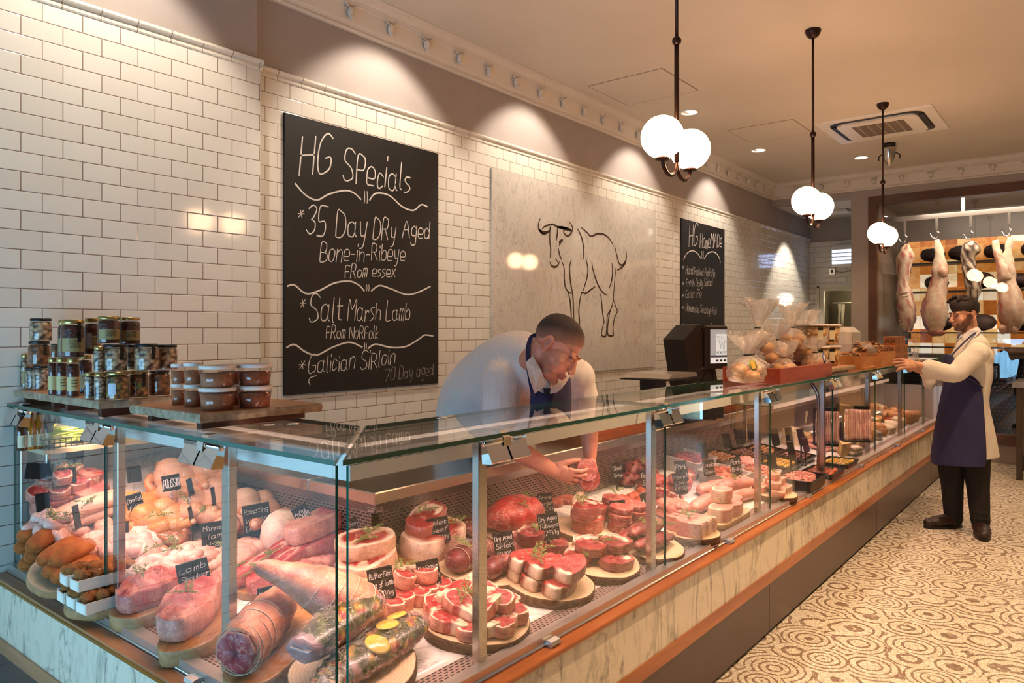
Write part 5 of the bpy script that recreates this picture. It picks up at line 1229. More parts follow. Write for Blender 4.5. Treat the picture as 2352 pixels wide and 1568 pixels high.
# onglet
B = log_board(1478, 1264, .165, 'round log slice board of onglet beside the second post', 5)
def lump(path, rad, colA, colB, m, M, name, lab, n=14, sq=.7, grp=None, cat='meat', ns=.18, sub=4, fr=7):
    P = crom(path, sub); rr_ = [v.x for v in crom([(q, 0, 0) for q in rad], sub)]
    b = MB().tube(P, rr_, n, sq=sq, colf=lambda k_, w: mixc(colA, colB, .5+.6*nz((k_*fr, w, fr))))
    for i, v in enumerate(b.v):
        q = ns*nz((v[0]*55, v[1]*55, v[2]*50)); r0 = .02; b.v[i] = (v[0]+q*r0, v[1]+q*r0*.8, v[2]+q*r0*.6)
    return tag(b.build(name, m, None, M), lab, cat, grp)
for i, (x, y, z, a, nm) in enumerate(((-.02, -.06, .03, -6, 'front dark red onglet strip on its round board'), (-.02, .03, .032, 4, 'rear dark red onglet strip on its round board'), (.0, -.015, .066, -2, 'uppermost dark red onglet strip lying across the other two'))):
    lump([(-.14, 0, 0), (-.09, .01, .004), (-.02, 0, .006), (.06, .012, .003), (.13, 0, 0)], [.015, .034, .040, .036, .012], cB, cBd, BEEF, B @ T(x, y, z, a), 'onglet', nm, sq=.62, grp='onglet strips', ns=.4)
thyme(B @ T(-.05, -.02, .10, 20), 'onglet strips'); thyme(B @ T(.03, -.05, .085, -10), 'onglet strips')
# fillets on board
B = log_board(1105, 1318, .172, 'round log slice board of dark fillet pieces behind the lamb chops', 6)
for x, y, z, a, L_, r_, nm in ((-.05, .02, .046, 8, .12, .046, 'long tied beef fillet with thyme, rear of its board'), (.075, -.04, .038, 20, .085, .037, 'beef fillet tail at the right of its board'), (-.02, -.085, .036, 12, .08, .036, 'short blunt beef fillet piece at the front of its board')):
    o = lump([(-L_, 0, 0), (-L_*.8, 0, 0), (-L_*.3, .004, 0), (L_*.3, -.004, 0), (L_*.8, 0, 0), (L_, 0, 0)], [r_*.5, r_*.92, r_, r_*.97, r_*.9, r_*.45], lin('#7a2026'), lin('#54171d'), BEEF, B @ T(x, y, z, a), 'beef_fillet', nm, sq=.92, grp='beef fillets', ns=.12)
    if L_ > .1:
        for j in range(5): MB().tube([((-.07+.035*j), r_*1.01*math.cos(w), r_*.94*math.sin(w)) for w in [2*math.pi*q/18 for q in range(19)]], .0013, 5).build('string', mat('butchers_string', '#c9a890', rough=.8), o)
thyme(B @ T(-.09, .0, .095, 70), 'long tied fillet'); thyme(B @ T(0, .03, .094, 40), 'long tied fillet')
# cutlets
B = log_board(925, 1392, .165, 'pale round board of lamb cutlets behind the leg joints', 7, bark=False)
random.seed(4); it = [(-.10+.052*i, -.05+.012*(i % 2), .0, 70+8*(i % 3), 0, 0, .95) for i in range(5)] + [(-.09+.06*i, .06, .0, 95+9*(i % 2), 0, 0, 1.0) for i in range(4)] + [(-.02, .0, .042, 80, 0, 10, .95), (.06, -.02, .042, 110, 8, 0, .95)]
pile('lamb_cutlet', B, it, CHOP, .042, f_chop, LAMB, 'on the pale round board', 'small pink lamb cutlet', rnd=9)
thyme(B @ T(0, .02, .09, 10), 'lamb cutlets')
# rump on board and thick dark steaks
B = log_board(1185, 1232, .15, 'log board under the big red rump joint', 8, ell=1.15)
lump([(-.15, 0, 0), (-.11, .01, .01), (0, 0, .016), (.10, -.01, .01), (.15, 0, 0)], [.03, .075, .085, .075, .03], lin('#b8231f'), lin('#8a1a1c'), BEEF, B @ T(-.01, .01, .055, 8), 'rump_joint', 'big bright red rump joint with thyme beside the middle post', sq=.72, ns=.35, fr=4)
thyme(B @ T(-.02, -.03, .115, 80), 'big red rump joint'); thyme(B @ T(.06, 0, .115, 30), 'big red rump joint')
B = log_board(1222, 1292, .135, 'round board of thick dark steaks behind the sirloin board', 9)
pile('fillet_steak', B, [(-.06, -.02, 0, 30, 0, 0, 1), (.06, -.04, 0, -20, 0, 0, .92), (.0, .06, 0, 5, 0, 0, 1), (-.03, .0, .05, 12, 0, 0, .85)], RIB, .05, lambda f, a, w, z: (lin('#6a1d22') if w == 's' else mixc(lin('#7c2328'), cF, .7 if (sec(a, R(60), R(150)) and f > .75) else 0)), BEEF, 'on its round board', 'thick dark steak', rnd=2)
thyme(B @ T(-.02, -.02, .11, 35), 'thick dark steaks'); thyme(B @ T(.04, -.03, .06, 60), 'thick dark steaks')
# bone-in sirloin joint on its log
B = log_board(985, 1285, .15, 'rough split log board under the bone-in sirloin joint', 10, ell=1.25, bark=False)
def f_big(f, a, w, z):
    fat = sec(a, R(-60), R(60)) or sec(a, R(150), R(230))
    return mixc(mixc(cBd, cB, .5), cF, .85 if fat else .25) if w == 's' else mixc(cB, cF, (f-.75)*4 if fat else 0)
o = thing_slab('sirloin_joint', outl([(-.15, -.03), (-.12, .05), (0, .075), (.13, .06), (.155, -.01), (.12, -.07), (0, -.085), (-.12, -.08)]), .085, f_big, RB, B @ T(.0, .0, .0, 8), 'large bone-in sirloin joint with thyme against the slotted back', 'meat', seed=2, dome=.01)
thing_slab('sirloin_joint', scl(outl([(-.10, -.03), (-.08, .035), (0, .05), (.09, .04), (.105, -.01), (.08, -.045), (0, -.05), (-.08, -.05)]), 1.05), .05, f_rib, RB, B @ T(-.02, .02, .092, 20, -8), 'fatty red sirloin piece leaning on top of the large joint', 'meat', seed=6)
thyme(B @ T(-.03, .02, .15, 10), 'upper sirloin piece'); thyme(B @ T(.08, -.04, .1, -20), 'large sirloin joint')
# thick T-bones
B = plank_board(842, 1330, [(-.16, -.08), (-.15, .09), (0, .12), (.16, .09), (.17, -.07), (0, -.11)], 'wooden board under the two thick T-bone steaks', .03)
TB = [(-.10, -.02), (-.09, .05), (-.03, .085), (.05, .08), (.105, .04), (.11, -.03), (.06, -.07), (-.02, -.08), (-.08, -.065)]
def f_tb(f, a, w, z):
    bone = abs(math.sin(a-R(30))) < .18 and f < .9; rim = f > .78
    if w == 's': return mixc(lin('#e2bd98'), cB, .35)
    return cBone if bone else mixc(lin('#a33030'), cF, (f-.70)*6)
pile('tbone_steak', B, [(.0, -.01, 0, 10, 0, 0, 1.05), (.02, .02, .056, -25, 4, 4, .92)], TB, .055, f_tb, BEEF, 'on its wooden board', 'very thick T-bone steak with cream fat', rnd=1)
thyme(B @ T(0, -.02, .112, -25), 'upper T-bone steak'); thyme(B @ T(.06, .02, .112, 30), 'upper T-bone steak')
# burgers
def f_pat(f, a, w, z): return mixc(lin('#a8403a'), lin('#7c2a28'), .6 if w == 's' else 0)
CIRC = [(.05*math.cos(2*math.pi*i/12), .05*math.sin(2*math.pi*i/12)) for i in range(12)]
p = deck_at(1262, 1168); B = tiltM(p) @ T(0, 0, .002); 
pile('beef_burger', B, [(-.14, -.03, 0, 0, 0, 0, 1.05), (-.04, .02, 0, 20, 0, 0, 1.05), (.06, .03, 0, 0, 0, 0, 1.05), (-.09, .02, .024, 0, 0, 4, 1), (.0, .06, .024, 0, 0, 3, 1), (.15, .02, 0, 10, 0, 0, 1.05)], CIRC, .024, f_pat, PATTY, 'below the leaning mans hands', 'raw speckled beef burger', rnd=4)
B = log_board(1420, 1222, .13, 'small log board under the tall stacks of burgers', 11)
it = []
for (x, y) in ((-.055, -.03), (.05, -.045), (.03, .06)):
    for l in range(4 if y < 0 else 5): it.append((x+random.uniform(-.006, .006), y+random.uniform(-.006, .006), .0255*l, 40*l, 0, 0, 1.02))
for l in range(2): it.append((-.05, .06, .0255*l, 10, 0, 0, 1))
pile('beef_burger', B, it[:12], CIRC, .0245, f_pat, PATTY, 'in the tall stacks', 'stacked speckled beef burger', rnd=6)
thyme(B @ T(.02, .05, .13, 30), 'stack of burgers')
# dark skirt and diced orange meat
p = deck_at(1468, 1108); B = tiltM(p)
for i, (x, y, z, a, s) in enumerate(((-.10, .0, .03, 10, 1), (.02, .03, .03, -20, 1.1), (.12, -.01, .03, 30, .9), (-.04, .02, .075, 25, 1), (.08, .03, .075, -10, .9))):
    lump([(-.08*s, 0, 0), (-.04*s, .012, .01), (.02*s, 0, .012), (.08*s, .01, 0)], [.015*s, .042*s, .04*s, .012*s], lin('#8e1f24'), lin('#5a1419'), BEEF, B @ T(x, y, z, a), 'beef_skirt', 'dark red folded piece of beef skirt heaped at the back, %s' % ['lower left', 'lower middle', 'lower right', 'upper left', 'upper right'][i], grp='beef skirt heap', ns=.9, sq=.8)
thyme(B @ T(0, -.02, .12, 10), 'beef skirt heap')
p = deck_at(1462, 1152); B = tiltM(p); random.seed(8)
for i in range(12):
    x, y = -.12+.048*(i % 6)+random.uniform(-.01, .01), (-.03 if i < 6 else .03); q = .024*random.uniform(.8, 1.15)
    b = MB(); b.ell((0, 0, 0), (q*1.3, q, q*.8), 9, 6, col=mixc(lin('#d96a48'), lin('#c2503c'), random.random()), noise=.25); tag(b.build('marinated_cube', LAMB, None, B @ T(x, y, q*.78, random.uniform(0, 180))), 'orange marinated meat cube behind the burger stacks', 'meat', 'orange marinated cubes')
# pork: strip chops, thick chops, tenderloins, belly
B = log_board(1590, 1238, .122, 'round log slice board of upright pork strips beyond the second post', 12)
pile('pork_strip', B, [(-.075+.036*i, -.02+.006*(i % 2), .0, 88, 0, 0, 1) for i in range(5)] + [(-.04+.05*i, .055, .0, 80, 0, 0, .9) for i in range(3)], [(-.05, -.016), (-.05, .016), (.05, .017), (.055, 0), (.05, -.017)], .062, lambda f, a, w, z: mixc(lin('#cf6e62'), cF, .55 if sec(a, R(140), R(220)) else .1), PORK, 'on its round board', 'upright pork strip', rnd=7)
thyme(B @ T(-.02, 0, .068, 10), 'upright pork strips'); thyme(B @ T(.03, .04, .068, -20), 'upright pork strips')
B = plank_board(1668, 1196, [(-.19, -.05), (-.185, .07), (0, .085), (.185, .07), (.19, -.05), (0, -.065)], 'pale rectangular board of thick pork chops', .032, yaw=R(2), m=SLTOP)
pile('pork_chop', B, [(-.10, -.005, 0, 5, 0, 0, 1), (.015, -.005, 0, -5, 0, 0, 1.05), (.12, .02, 0, 10, 0, 0, .95), (.0, .03, .062, 15, 0, 0, .9)], RIB, .06, f_pork, PORK, 'on the pale board', 'thick pale pork chop', rnd=8)
thyme(B @ T(-.05, 0, .07, 15), 'thick pork chops')
p = deck_at(1672, 1140); B = tiltM(p)
for i, (x, y, z, a) in enumerate(((-.04, -.07, .032, -6), (.0, .0, .032, -4), (.02, .07, .033, -8), (.0, -.035, .078, -5), (-.30, -.01, .032, 4))):
    lump([(-.19, 0, 0), (-.14, .006, .002), (0, 0, .004), (.12, -.01, 0), (.20, -.02, -.01)], [.018, .036, .04, .033, .008], cPl, cP, PORK, B @ T(x, y, z, a), 'pork_tenderloin', 'smooth pale pink pork tenderloin, %s of the group' % ['nearest', 'middle', 'farthest', 'topmost', 'leftmost'][i], grp='pork tenderloins', sq=.85, ns=.1)
thyme(B @ T(-.05, -.05, .118, 10), 'pork tenderloins')
B = log_board(1772, 1142, .135, 'round log slice board of pork belly slices by the third post', 13)
it = [(-.05, -.05, 0, 10, 0, 0, 1), (.05, -.045, 0, -5, 0, 0, 1), (.07, .04, 0, 30, 0, 0, .9), (-.04, .05, 0, 0, 0, 0, .95), (-.03, -.02, .035, 12, 0, 0, .95), (.05, .0, .035, -14, 0, 0, .95), (.02, .0, .07, 5, 0, 0, .8)]
pile('pork_belly_slice', B, it, [(-.065, -.03), (-.065, .03), (0, .036), (.065, .028), (.068, -.02), (0, -.036)], .034, lambda f, a, w, z: mixc(lin('#dc8e78'), cF, (.8 if sec(a, R(30), R(150)) else .1) if w == 's' else max(0, (f-.6)*1.8)), PORK, 'on its round board', 'pink pork belly slice', rnd=12)
thyme(B @ T(0, 0, .108, 40), 'pork belly slices')
# loose pieces behind: chops in a row
p = deck_at(1600, 1095); B = tiltM(p)
pile('lamb_steak', B, [(-.18+.11*i, .02*(i % 2), .005, 30*i, 0, 14, 1.15) for i in range(5)], CHOP, .04, f_chop, LAMB, 'in the back row', 'pale red lamb steak', rnd=15)
thyme(B @ T(.06, 0, .05, 20), 'lamb steaks in the back row')
# ---------- mince trays and skewers
GREYT = mat('pale_grey_tray', '#b9b4ac', rough=.35); BLKT = mat('black_tray', '#1a1513', rough=.3)
def tray(M, w, d, h, m, lab, grp='food trays'):
    r = empty('food_tray', M=M); tag(r, lab, 'tray', grp); b = MB(); o1 = rr(w/2*.9, d/2*.9, .015, 4); o2 = rr(w/2, d/2, .02, 4); o3 = rr(w/2-.006, d/2-.006, .018, 4); o4 = rr(w/2*.9-.006, d/2*.9-.006, .014, 4); n = len(o1)
    vs = [(x, y, 0) for x, y in o1] + [(x, y, h) for x, y in o2] + [(x, y, h) for x, y in o3] + [(x, y, .005) for x, y in o4]
    b.add(vs, [tuple(range(n))[::-1]] + [(k_*n+i, k_*n+(i+1) % n, (k_+1)*n+(i+1) % n, (k_+1)*n+i) for k_ in range(3) for i in range(n)] + [tuple(3*n+i for i in range(n))], smooth=False); b.build('pan', m, r)
    MB().tube([(*p_, h) for p_ in o2] + [(*o2[0], h)], .004, 6).build('rim', m, r); return r
MINCE = organic('minced_meat', .45, .15, 110, 1.0, 90)
def mince(M, w, d, h, c1, c2, lab, seed):
    """one heap of mince: a mound with strands over it"""
    rd = random.Random(seed); b = MB(); b.ell((0, 0, .01), (w/2, d/2, h), 18, 9, colf=lambda q: mixc(c1, c2, .5+.5*nz(q*6)), noise=.15)
    for i in range(70):
        a, q = rd.uniform(0, 6.3), math.sqrt(rd.random())*.92; x, y = q*w/2*math.cos(a), q*d/2*math.sin(a); z = .01+h*math.sqrt(max(0, 1-q*q)); e = rd.uniform(0, 3.1); L_ = rd.uniform(.012, .022); dd = Vector((math.cos(e), math.sin(e), rd.uniform(-.2, .2)))*L_
        b.tube([Vector((x, y, z))-dd, Vector((x, y, z+.004)), Vector((x, y, z))+dd], [.003, .004, .003], 5, col=mixc(c1, c2, rd.random()))
    tag(b.build('mince_heap', MINCE, None, M), lab, 'mince', 'heaps of mince')
for px, py, w, d, h, m, c1, c2, what, sd in ((1580, 1078, .30, .24, .07, GREYT, lin('#b83226'), lin('#8a221c'), 'dark red mince', 1), (1660, 1108, .27, .22, .05, GREYT, lin('#dd8468'), lin('#c9604c'), 'pale mince', 2), (1740, 1100, .25, .20, .045, GREYT, lin('#c95a4c'), lin('#e0a08c'), 'pink and white mince', 3), (1838, 1118, .32, .22, .05, BLKT, lin('#d8766a'), lin('#eab0a0'), 'coarse pink mince', 4)):
    p = deck_at(px, py); M = tiltM(p, 0) @ T(0, 0, .001); tray(M, w, d, h+.015, m, '%s tray of %s' % ('black' if m is BLKT else 'pale grey', what)); mince(M @ T(0, 0, .035), w*.82, d*.80, h*.75, c1, c2, 'heap of %s in its tray' % what, sd)
SKM = organic('marinade', .25, 0, 60, .5, 70, coat=.5)
SK = mat('skewer_wood', '#c9a066', rough=.6)
k_ = 0
for px, py, c, what in ((1650, 1058, '#a8652e', 'brown spiced'), (1715, 1050, '#6a2014', 'dark red glazed'), (1752, 1042, '#b87a34', 'golden brown'), (1790, 1072, '#d8a83a', 'yellow marinated'), (1826, 1056, '#5e1d12', 'sticky dark'), (1890, 1092, '#c96a48', 'orange pink'), (1925, 1070, '#d9ae3e', 'bright yellow')):
    p = deck_at(px, py); M = tiltM(p, 0) @ T(0, 0, .0015); tray(M, .30, .20, .035, BLKT, 'black tray of %s skewers' % what); rd = random.Random(px)
    for i in range(5):
        r = empty('meat_skewer', M=M @ T(-.005+rd.uniform(-.01, .01), -.06+.03*i, .028, rd.uniform(-4, 4))); tag(r, '%s meat skewer, %s from the front of its tray' % (what, ordw(i)), 'skewer', '%s skewers' % what)
        MB().tube([(-.15, 0, .004), (.125, 0, 0)], .0018, 6).build('stick', SK, r); b = MB()
        for j in range(6): b.ell((-.075+.034*j, rd.uniform(-.003, .003), 0), (.021, .015, .013), 9, 6, col=mixc(lin(c), lin('#7a3a1c'), rd.uniform(0, .35)), noise=.3)
        b.build('meat_pieces', SKM, r)
# ---------- sausages, bacon, cheeses before and after the tube divider
SAUS = organic('sausage_skin', .25, .5, 60, .1, 40, coat=.3)
def sausages(px, py, n, c, what, rows=1, L_=.075, r_=.016, yaw=85):
    p = deck_at(px, py); M = tiltM(p); 
    for j in range(rows):
        for i in range(n-j):
            x = (i-(n-j-1)/2)*r_*2.05; 
            lump([(0, -L_, 0), (0, -L_*.85, .002), (.003, 0, .004), (0, L_*.85, .002), (0, L_, 0)], [r_*.3, r_*.95, r_, r_*.95, r_*.3], c, mixc(c, cF, .3), SAUS, M @ T(0, 0, 0, yaw-90) @ T(x, 0, r_+j*r_*1.8, 0), 'sausage', '%s sausage, %s in the %s layer' % (what, ordw(i), ['bottom', 'second', 'third'][j]), grp=what + ' sausages', sq=1, ns=.04, n=10)
sausages(1885, 1030, 6, cPl, 'pale pink', 2, .08); sausages(1860, 1012, 5, lin('#a8653a'), 'brown herby', 1, .07); sausages(1842, 1000, 5, lin('#e0a894'), 'thin pink', 1, .08, .012)
sausages(1945, 1040, 5, lin('#b09a7a'), 'grey green speckled', 2, .085, .017, 80); sausages(1965, 1022, 4, cPl, 'plump pink', 2, .085, .019, 78); sausages(1905, 1010, 5, lin('#d98c7c'), 'rear pink', 2, .08, .015)
def bacon(px, py, w, h, lab, x):
    p = onX(px, py, x); r = empty('bacon_rack', loc=p); tag(r, lab, 'rack', 'hanging bacon racks'); t = p.x/ray(px, py).x; W_, H_ = w*t/F, h*t/F
    fr_m = Matrix.Rotation(R(-62), 4, 'Z'); b = MB()
    b.box(-W_/2, .012, H_*.88, W_/2, .03, H_*1.05, M=fr_m); b.box(-W_/2, .012, 0, -W_/2+.012, .03, H_, M=fr_m); b.box(W_/2-.012, .012, 0, W_/2, .03, H_, M=fr_m); b.box(-W_/2, -.02, -.002, W_/2, .05, .01, M=fr_m); b.build('stand', BLACK, r)
    for i in range(6):
        x0_ = -W_*.42+i*W_*.165; v = []; cs = []
        for j in range(9):
            z = H_*.9*(1-j/8)+.012; q = .006*math.sin(j*1.2+i)
            for s in range(5): v.append((x0_+W_*.15*s/4+q*.5, -.004+q+.004*math.sin(s*2), z)); cs.append(mixc(lin('#f4dccd'), lin('#c25a4c'), 1 if s in (1, 3) else .05))
        MB().add(v, [(a*5+s, a*5+s+1, a*5+s+6, a*5+s+5) for a in range(8) for s in range(4)], cs, M=fr_m).build('bacon_rasher', PORK, r).modifiers.new('thick', 'SOLIDIFY').thickness = .003
bacon(1897, 1022, 52, 82, 'black rack of hanging streaky bacon left of the tube divider', 5.05); bacon(1967, 1014, 58, 78, 'black rack of hanging streaky bacon right of the tube divider', 5.62)
CHE = m_plain('pale_cheese', '#d8b878', '#c9a45e', .5, 12); PARCH = m_plain('cream_parchment', '#e0cfae', '#d0b98e', .7, 15); SILV = mat('silver_machine', '#b8b0a6', rough=.3, metal=.8); BLAD = m_plain('brown_loaf', '#a8703e', '#c08a52', .6, 20)
for px, py, w, d, h, m, lab, cat, sh in ((1836, 968, .12, .12, .11, PARCH, 'cream parchment parcel behind the sausages', 'parcel', 0), (1862, 955, .08, .10, .10, PARCH, 'small cream parcel behind the bacon rack', 'parcel', 0), (1930, 938, .22, .12, .13, CHE, 'yellow wedge of cheese behind the bacon racks', 'cheese', 1), (1905, 925, .16, .10, .07, PARCH, 'flat wrapped cheese behind the bacon racks', 'cheese', 0), (2030, 1000, .18, .16, .10, BLAD, 'round brown pie in the last section by the standing man', 'pie', 2), (2065, 965, .16, .16, .12, BLAD, 'tall brown loaf in the last section of the case', 'loaf', 2), (2010, 955, .12, .12, .12, SILV, 'silver topped jar in the last section of the case', 'jar', 2), (2090, 985, .14, .12, .07, m_plain('red_pot', '#a83a2a', '#8a2a20', .5), 'red pot of relish in the last section of the case', 'pot', 2), (2110, 955, .14, .12, .08, BLAD, 'small brown pie at the far end of the case', 'pie', 2), (2050, 1018, .12, .1, .05, PARCH, 'cream paper packet low in the last section', 'packet', 0)):
    p = deck_at(px, py); p.y = max(p.y, 1.55); p.z = deckz(p.x, p.y)
    M = tiltM(p, R(12)); b = MB()
    if sh == 2: b.lathe([(w*.42, 0), (w*.5, h*.1), (w*.5, h*.75), (w*.4, h*.95), (0, h)], 20)
    elif sh == 1: b.prism([(-w/2, -d/2), (w/2, -d/2), (w/2, d/2)], 'Z', 0, h)
    else: b.bbox(-w/2, -d/2, 0, w/2, d/2, h, .012)
    tag(b.build(cat + ('_parcel' if cat == 'cheese' and not sh else ''), m, None, M), lab, cat)
r = empty('glass_shelf', loc=(6.6, 1.85, .98)); tag(r, 'white edged glass shelf along the last section of the case', 'shelf')
pane(MB(), [(-1.6, -.12), (1.9, -.12), (1.9, .14), (-1.6, .14)], 'Z', .0, .008).build('shelf_glass', [GL, GEDGE], r); MB().box(-1.6, -.13, -.012, 1.9, -.12, .016).build('shelf_edge', WHITE, r)
for x in (-1.5, 1.8): MB().box(x, .10, -.27, x+.02, .12, 0).build('shelf_leg', STEEL, r)
# ================= left run and corner
STR = mat('butchers_string', '#c9a890', rough=.8)
# big olive board with rolled leg
B = plank_board(660, 1500, [(-.20, -.06), (-.21, .05), (-.12, .10), (.03, .095), (.16, .12), (.22, .05), (.20, -.06), (.10, -.10), (-.05, -.085)], 'big golden wooden board in the corner under the rolled leg', .045, yaw=R(25))
def joint(path, rad, M, name, lab, skin, strings, sq=.9, m=LAMB, sub=5, cutc=None, n=24, grp=None):
    P = crom(path, sub); rr_ = [v.x for v in crom([(q, 0, 0) for q in rad], sub)]
    b = MB().tube(P, rr_, n, sq=sq, colf=lambda k_, w: skin(k_, w), cap=True)
    for i, v in enumerate(b.v):
        q = nz((v[0]*22, v[1]*22, v[2]*22)); b.v[i] = (v[0], v[1]+.004*q, v[2]+.004*q)
    o = tag(b.build(name, m, None, M), lab, 'meat', grp); L_ = len(P)
    for s in strings:
        k_ = int(s*(L_-1)); t = (P[min(k_+1, L_-1)]-P[max(k_-1, 0)]).normalized(); a = t.cross(Vector((0, 0, 1))).normalized(); c = a.cross(t)
        MB().tube([P[k_] + a*(rr_[k_]*1.015*math.cos(w)) + c*(rr_[k_]*sq*1.02*math.sin(w)) + t*(.012*math.sin(w)) + Vector((0, .004, .004))*nz((P[k_].x*22, P[k_].y*22, 0)) for w in [2*math.pi*j/26 for j in range(27)]], .0014, 5).build('string', STR, o)
    return o
SKN = lin('#cf9068'); SKN2 = lin('#b8705a')
o = joint([(-.13, 0, 0), (-.115, 0, 0), (-.05, 0, .002), (.03, 0, .004), (.09, 0, .008), (.17, .02, .004)], [.058, .064, .067, .064, .056, .03], B @ T(-.055, .03, .068, 4), 'rolled_leg', 'rolled and tied leg of lamb with dark cut face, on the corner board', lambda k_, w: mixc(SKN, SKN2, .5+.5*nz((k_*6, w*2, 1))), (.12, .22, .32, .42, .52), sq=.98)
b = MB(); vs = [(0, 0, .004)]; cs = [lin('#5a1f22')]; q1 = 26
for k_, (f, z) in enumerate(((.35, .012), (.7, .006), (.92, .008), (1.0, .0))):
    for i in range(q1):
        a = 2*math.pi*i/q1; f2_ = f*(1+.08*nz((math.cos(a)*3, math.sin(a)*3, k_*2))); vs.append((.056*f2_*math.cos(a), .055*f2_*math.sin(a), z+.008*nz((a*2, k_*3, 2)))); cs.append(mixc(lin('#a0383a'), cFp, 1 if f == 1 else (.5 if nz((a*2+k_, k_*5, 0)) > .62 else .0)))
b.add(vs, [(0, 1+i, 1+(i+1) % q1) for i in range(q1)] + [(1+k_*q1+i, 1+(k_+1)*q1+i, 1+(k_+1)*q1+(i+1) % q1, 1+k_*q1+(i+1) % q1) for k_ in range(3) for i in range(q1)], cs)
b.build('cut_face', LAMB, o).matrix_local = T(-.132, 0, 0) @ Matrix.Rotation(R(-90), 4, 'Y')
# whole leg with shank, on top behind
lp = [atT(*q) for q in ((592, 1302, 2.04), (612, 1308, 2.04), (668, 1326, 2.05), (728, 1350, 2.06), (785, 1378, 2.07), (838, 1402, 2.10), (872, 1414, 2.13))]; M = Matrix.Translation(lp[3])
joint([q-lp[3] for q in lp], [.018, .028, .044, .066, .078, .070, .035], M, 'leg_of_lamb', 'whole tied leg of lamb with shank pointing left above the rolled leg', lambda k_, w: mixc(mixc(SKN, lin('#a8585a'), .7 if nz((k_*5, w*1.3, 4)) > .25 else .1), SKN2, .4), (.5, .6, .69, .78, .87), sq=.95)
# lamb shoulder joints at left
B = plank_board(465, 1462, [(-.15, -.06), (-.16, .04), (-.06, .085), (.08, .08), (.155, .05), (.15, -.03), (.06, -.05), (.02, -.085), (-.08, -.095)], 'thick wooden board with a notch under the large lamb shoulder', .05, yaw=R(35))
o = thing_slab('lamb_shoulder', outl([(-.15, -.02), (-.13, .055), (-.03, .085), (.09, .07), (.155, .02), (.14, -.04), (.03, -.065), (-.08, -.06)]), .07, lambda f, a, w, z: mixc(lin('#a03a3e'), cFp, (.75 if w == 's' and z < .8 else max(0, (f-.6)*1.6)) + .25*nz((f*5, a*2, 1))), LAMB, B @ T(.03, .03, .0, 8), 'large lamb shoulder with cream fat edge and thyme near the left post', 'meat', seed=3, dome=.02, wob=.012)
thyme(B @ T(.0, .02, .095, 60), 'large lamb shoulder')
B = plank_board(352, 1410, [(-.10, -.07), (-.13, .0), (-.10, .07), (.02, .085), (.13, .06), (.14, -.02), (.05, -.075)], 'chunky wooden board under the small lamb shoulder beside the left post', .05, yaw=R(20))
thing_slab('lamb_shoulder', outl([(-.10, -.03), (-.09, .05), (0, .075), (.09, .05), (.10, -.03), (.02, -.07)]), .06, lambda f, a, w, z: mixc(lin('#a8383e'), cFp, .25+.5*nz((f*6, a*2.5, 3))), LAMB, B @ T(.0, .0, 0, 0), 'small pink lamb shoulder behind the lamb shoulder price sign', 'meat', seed=5, dome=.03, wob=.016)
thyme(B @ T(-.02, .0, .1, 45), 'small lamb shoulder')
# marinated pouches with lemon
POUCH = organic('herb_pouch', .25, 0, 60, .6, 28, coat=.3)
def pouch(M, L_, w, h, lab, seed, lem):
    r = empty('marinade_pouch', M=M); tag(r, lab, 'pouch', 'vacuum pouches of marinated lamb'); rd = random.Random(seed); n = 22; P = 26; vs = []; cs = []
    G1, G2, ME, YE_ = lin('#33340e'), lin('#565a18'), lin('#8f3f40'), lin('#c08a1c')
    b = MB(); pts = [(-L_/2+L_*k_/P, 0, 0) for k_ in range(P+1)]; rad = [w*(.35+.65*math.sin(math.pi*min(1, max(0, (k_+1)/(P+2))))**.4) for k_ in range(P+1)]
    def cf(k_, wv):
        v = nz((k_*7+seed, wv*1.6, seed)); top = math.sin(wv)
        if k_ < .1 or k_ > .93: return mixc(ME, lin('#b8a0a8'), .4)
        if top < .05: return mixc(ME, lin('#8a4a4a'), .5+.5*v)
        return G1 if v < .12 else (G2 if v < .42 else (YE_ if v < .58 else ME))
    b.tube(pts, rad, n, sq=h/w, colf=cf)
    for i, v in enumerate(b.v): q = nz((v[0]*40+seed, v[1]*40, v[2]*40)); b.v[i] = (v[0]+.002*q, v[1]+.005*q, v[2]+.004*q)
    b.build('marinated_meat', POUCH, r)
    LEM = mat('lemon_slice', '#d9b64a', rough=.25, coat=.4); 
    for x, y, s in lem:
        z = h*math.sqrt(max(0, 1-(y/w)**2))*1.0; MB().lathe([(0, .003), (.024*s, .003), (.027*s, .0), (.024*s, -.003)], 20, M=T(x, y, z+.002, 0, 0, -math.degrees(math.asin(max(-.9, min(.9, y/w))))*.8)).build('lemon_slice', LEM, r)
    b = MB(); ol = [(-L_/2-.02, -w*.8), (-L_/2-.035, 0), (-L_/2-.02, w*.8), (0, w*1.16), (L_/2+.03, w*.75), (L_/2+.05, -.1*w), (L_/2+.02, -w*.8), (0, -w*1.16)]
    ol = outl(ol, 40); n2 = len(ol); v2 = []
    for f, z in ((1, -.2*h), (.92, .1*h), (.8, .75*h), (.5, 1.12*h), (.15, 1.16*h)):
        for i, (x, y) in enumerate(ol): v2.append((x*f, y*f, z+.006*nz((x*60, y*60, seed)) + (.003*math.sin(i*2.5) if f > .9 else 0)))
    b.add(v2, [(k_*n2+i, k_*n2+(i+1) % n2, (k_+1)*n2+(i+1) % n2, (k_+1)*n2+i) for k_ in range(4) for i in range(n2)]); b.build('plastic_film', FILM, r)
    MB().box(-L_/2-.01, -w*.55, .25*h, -L_/2+.022, w*.35, .3*h).build('seal_strip', mat('silver_seal', '#b9b6bd', rough=.3, metal=.6), r)
B = log_board(812, 1560, .165, 'round log slice board under the marinated pouches in the corner', 14)
B2 = tiltM(deck_at(820, 1545), R(2))
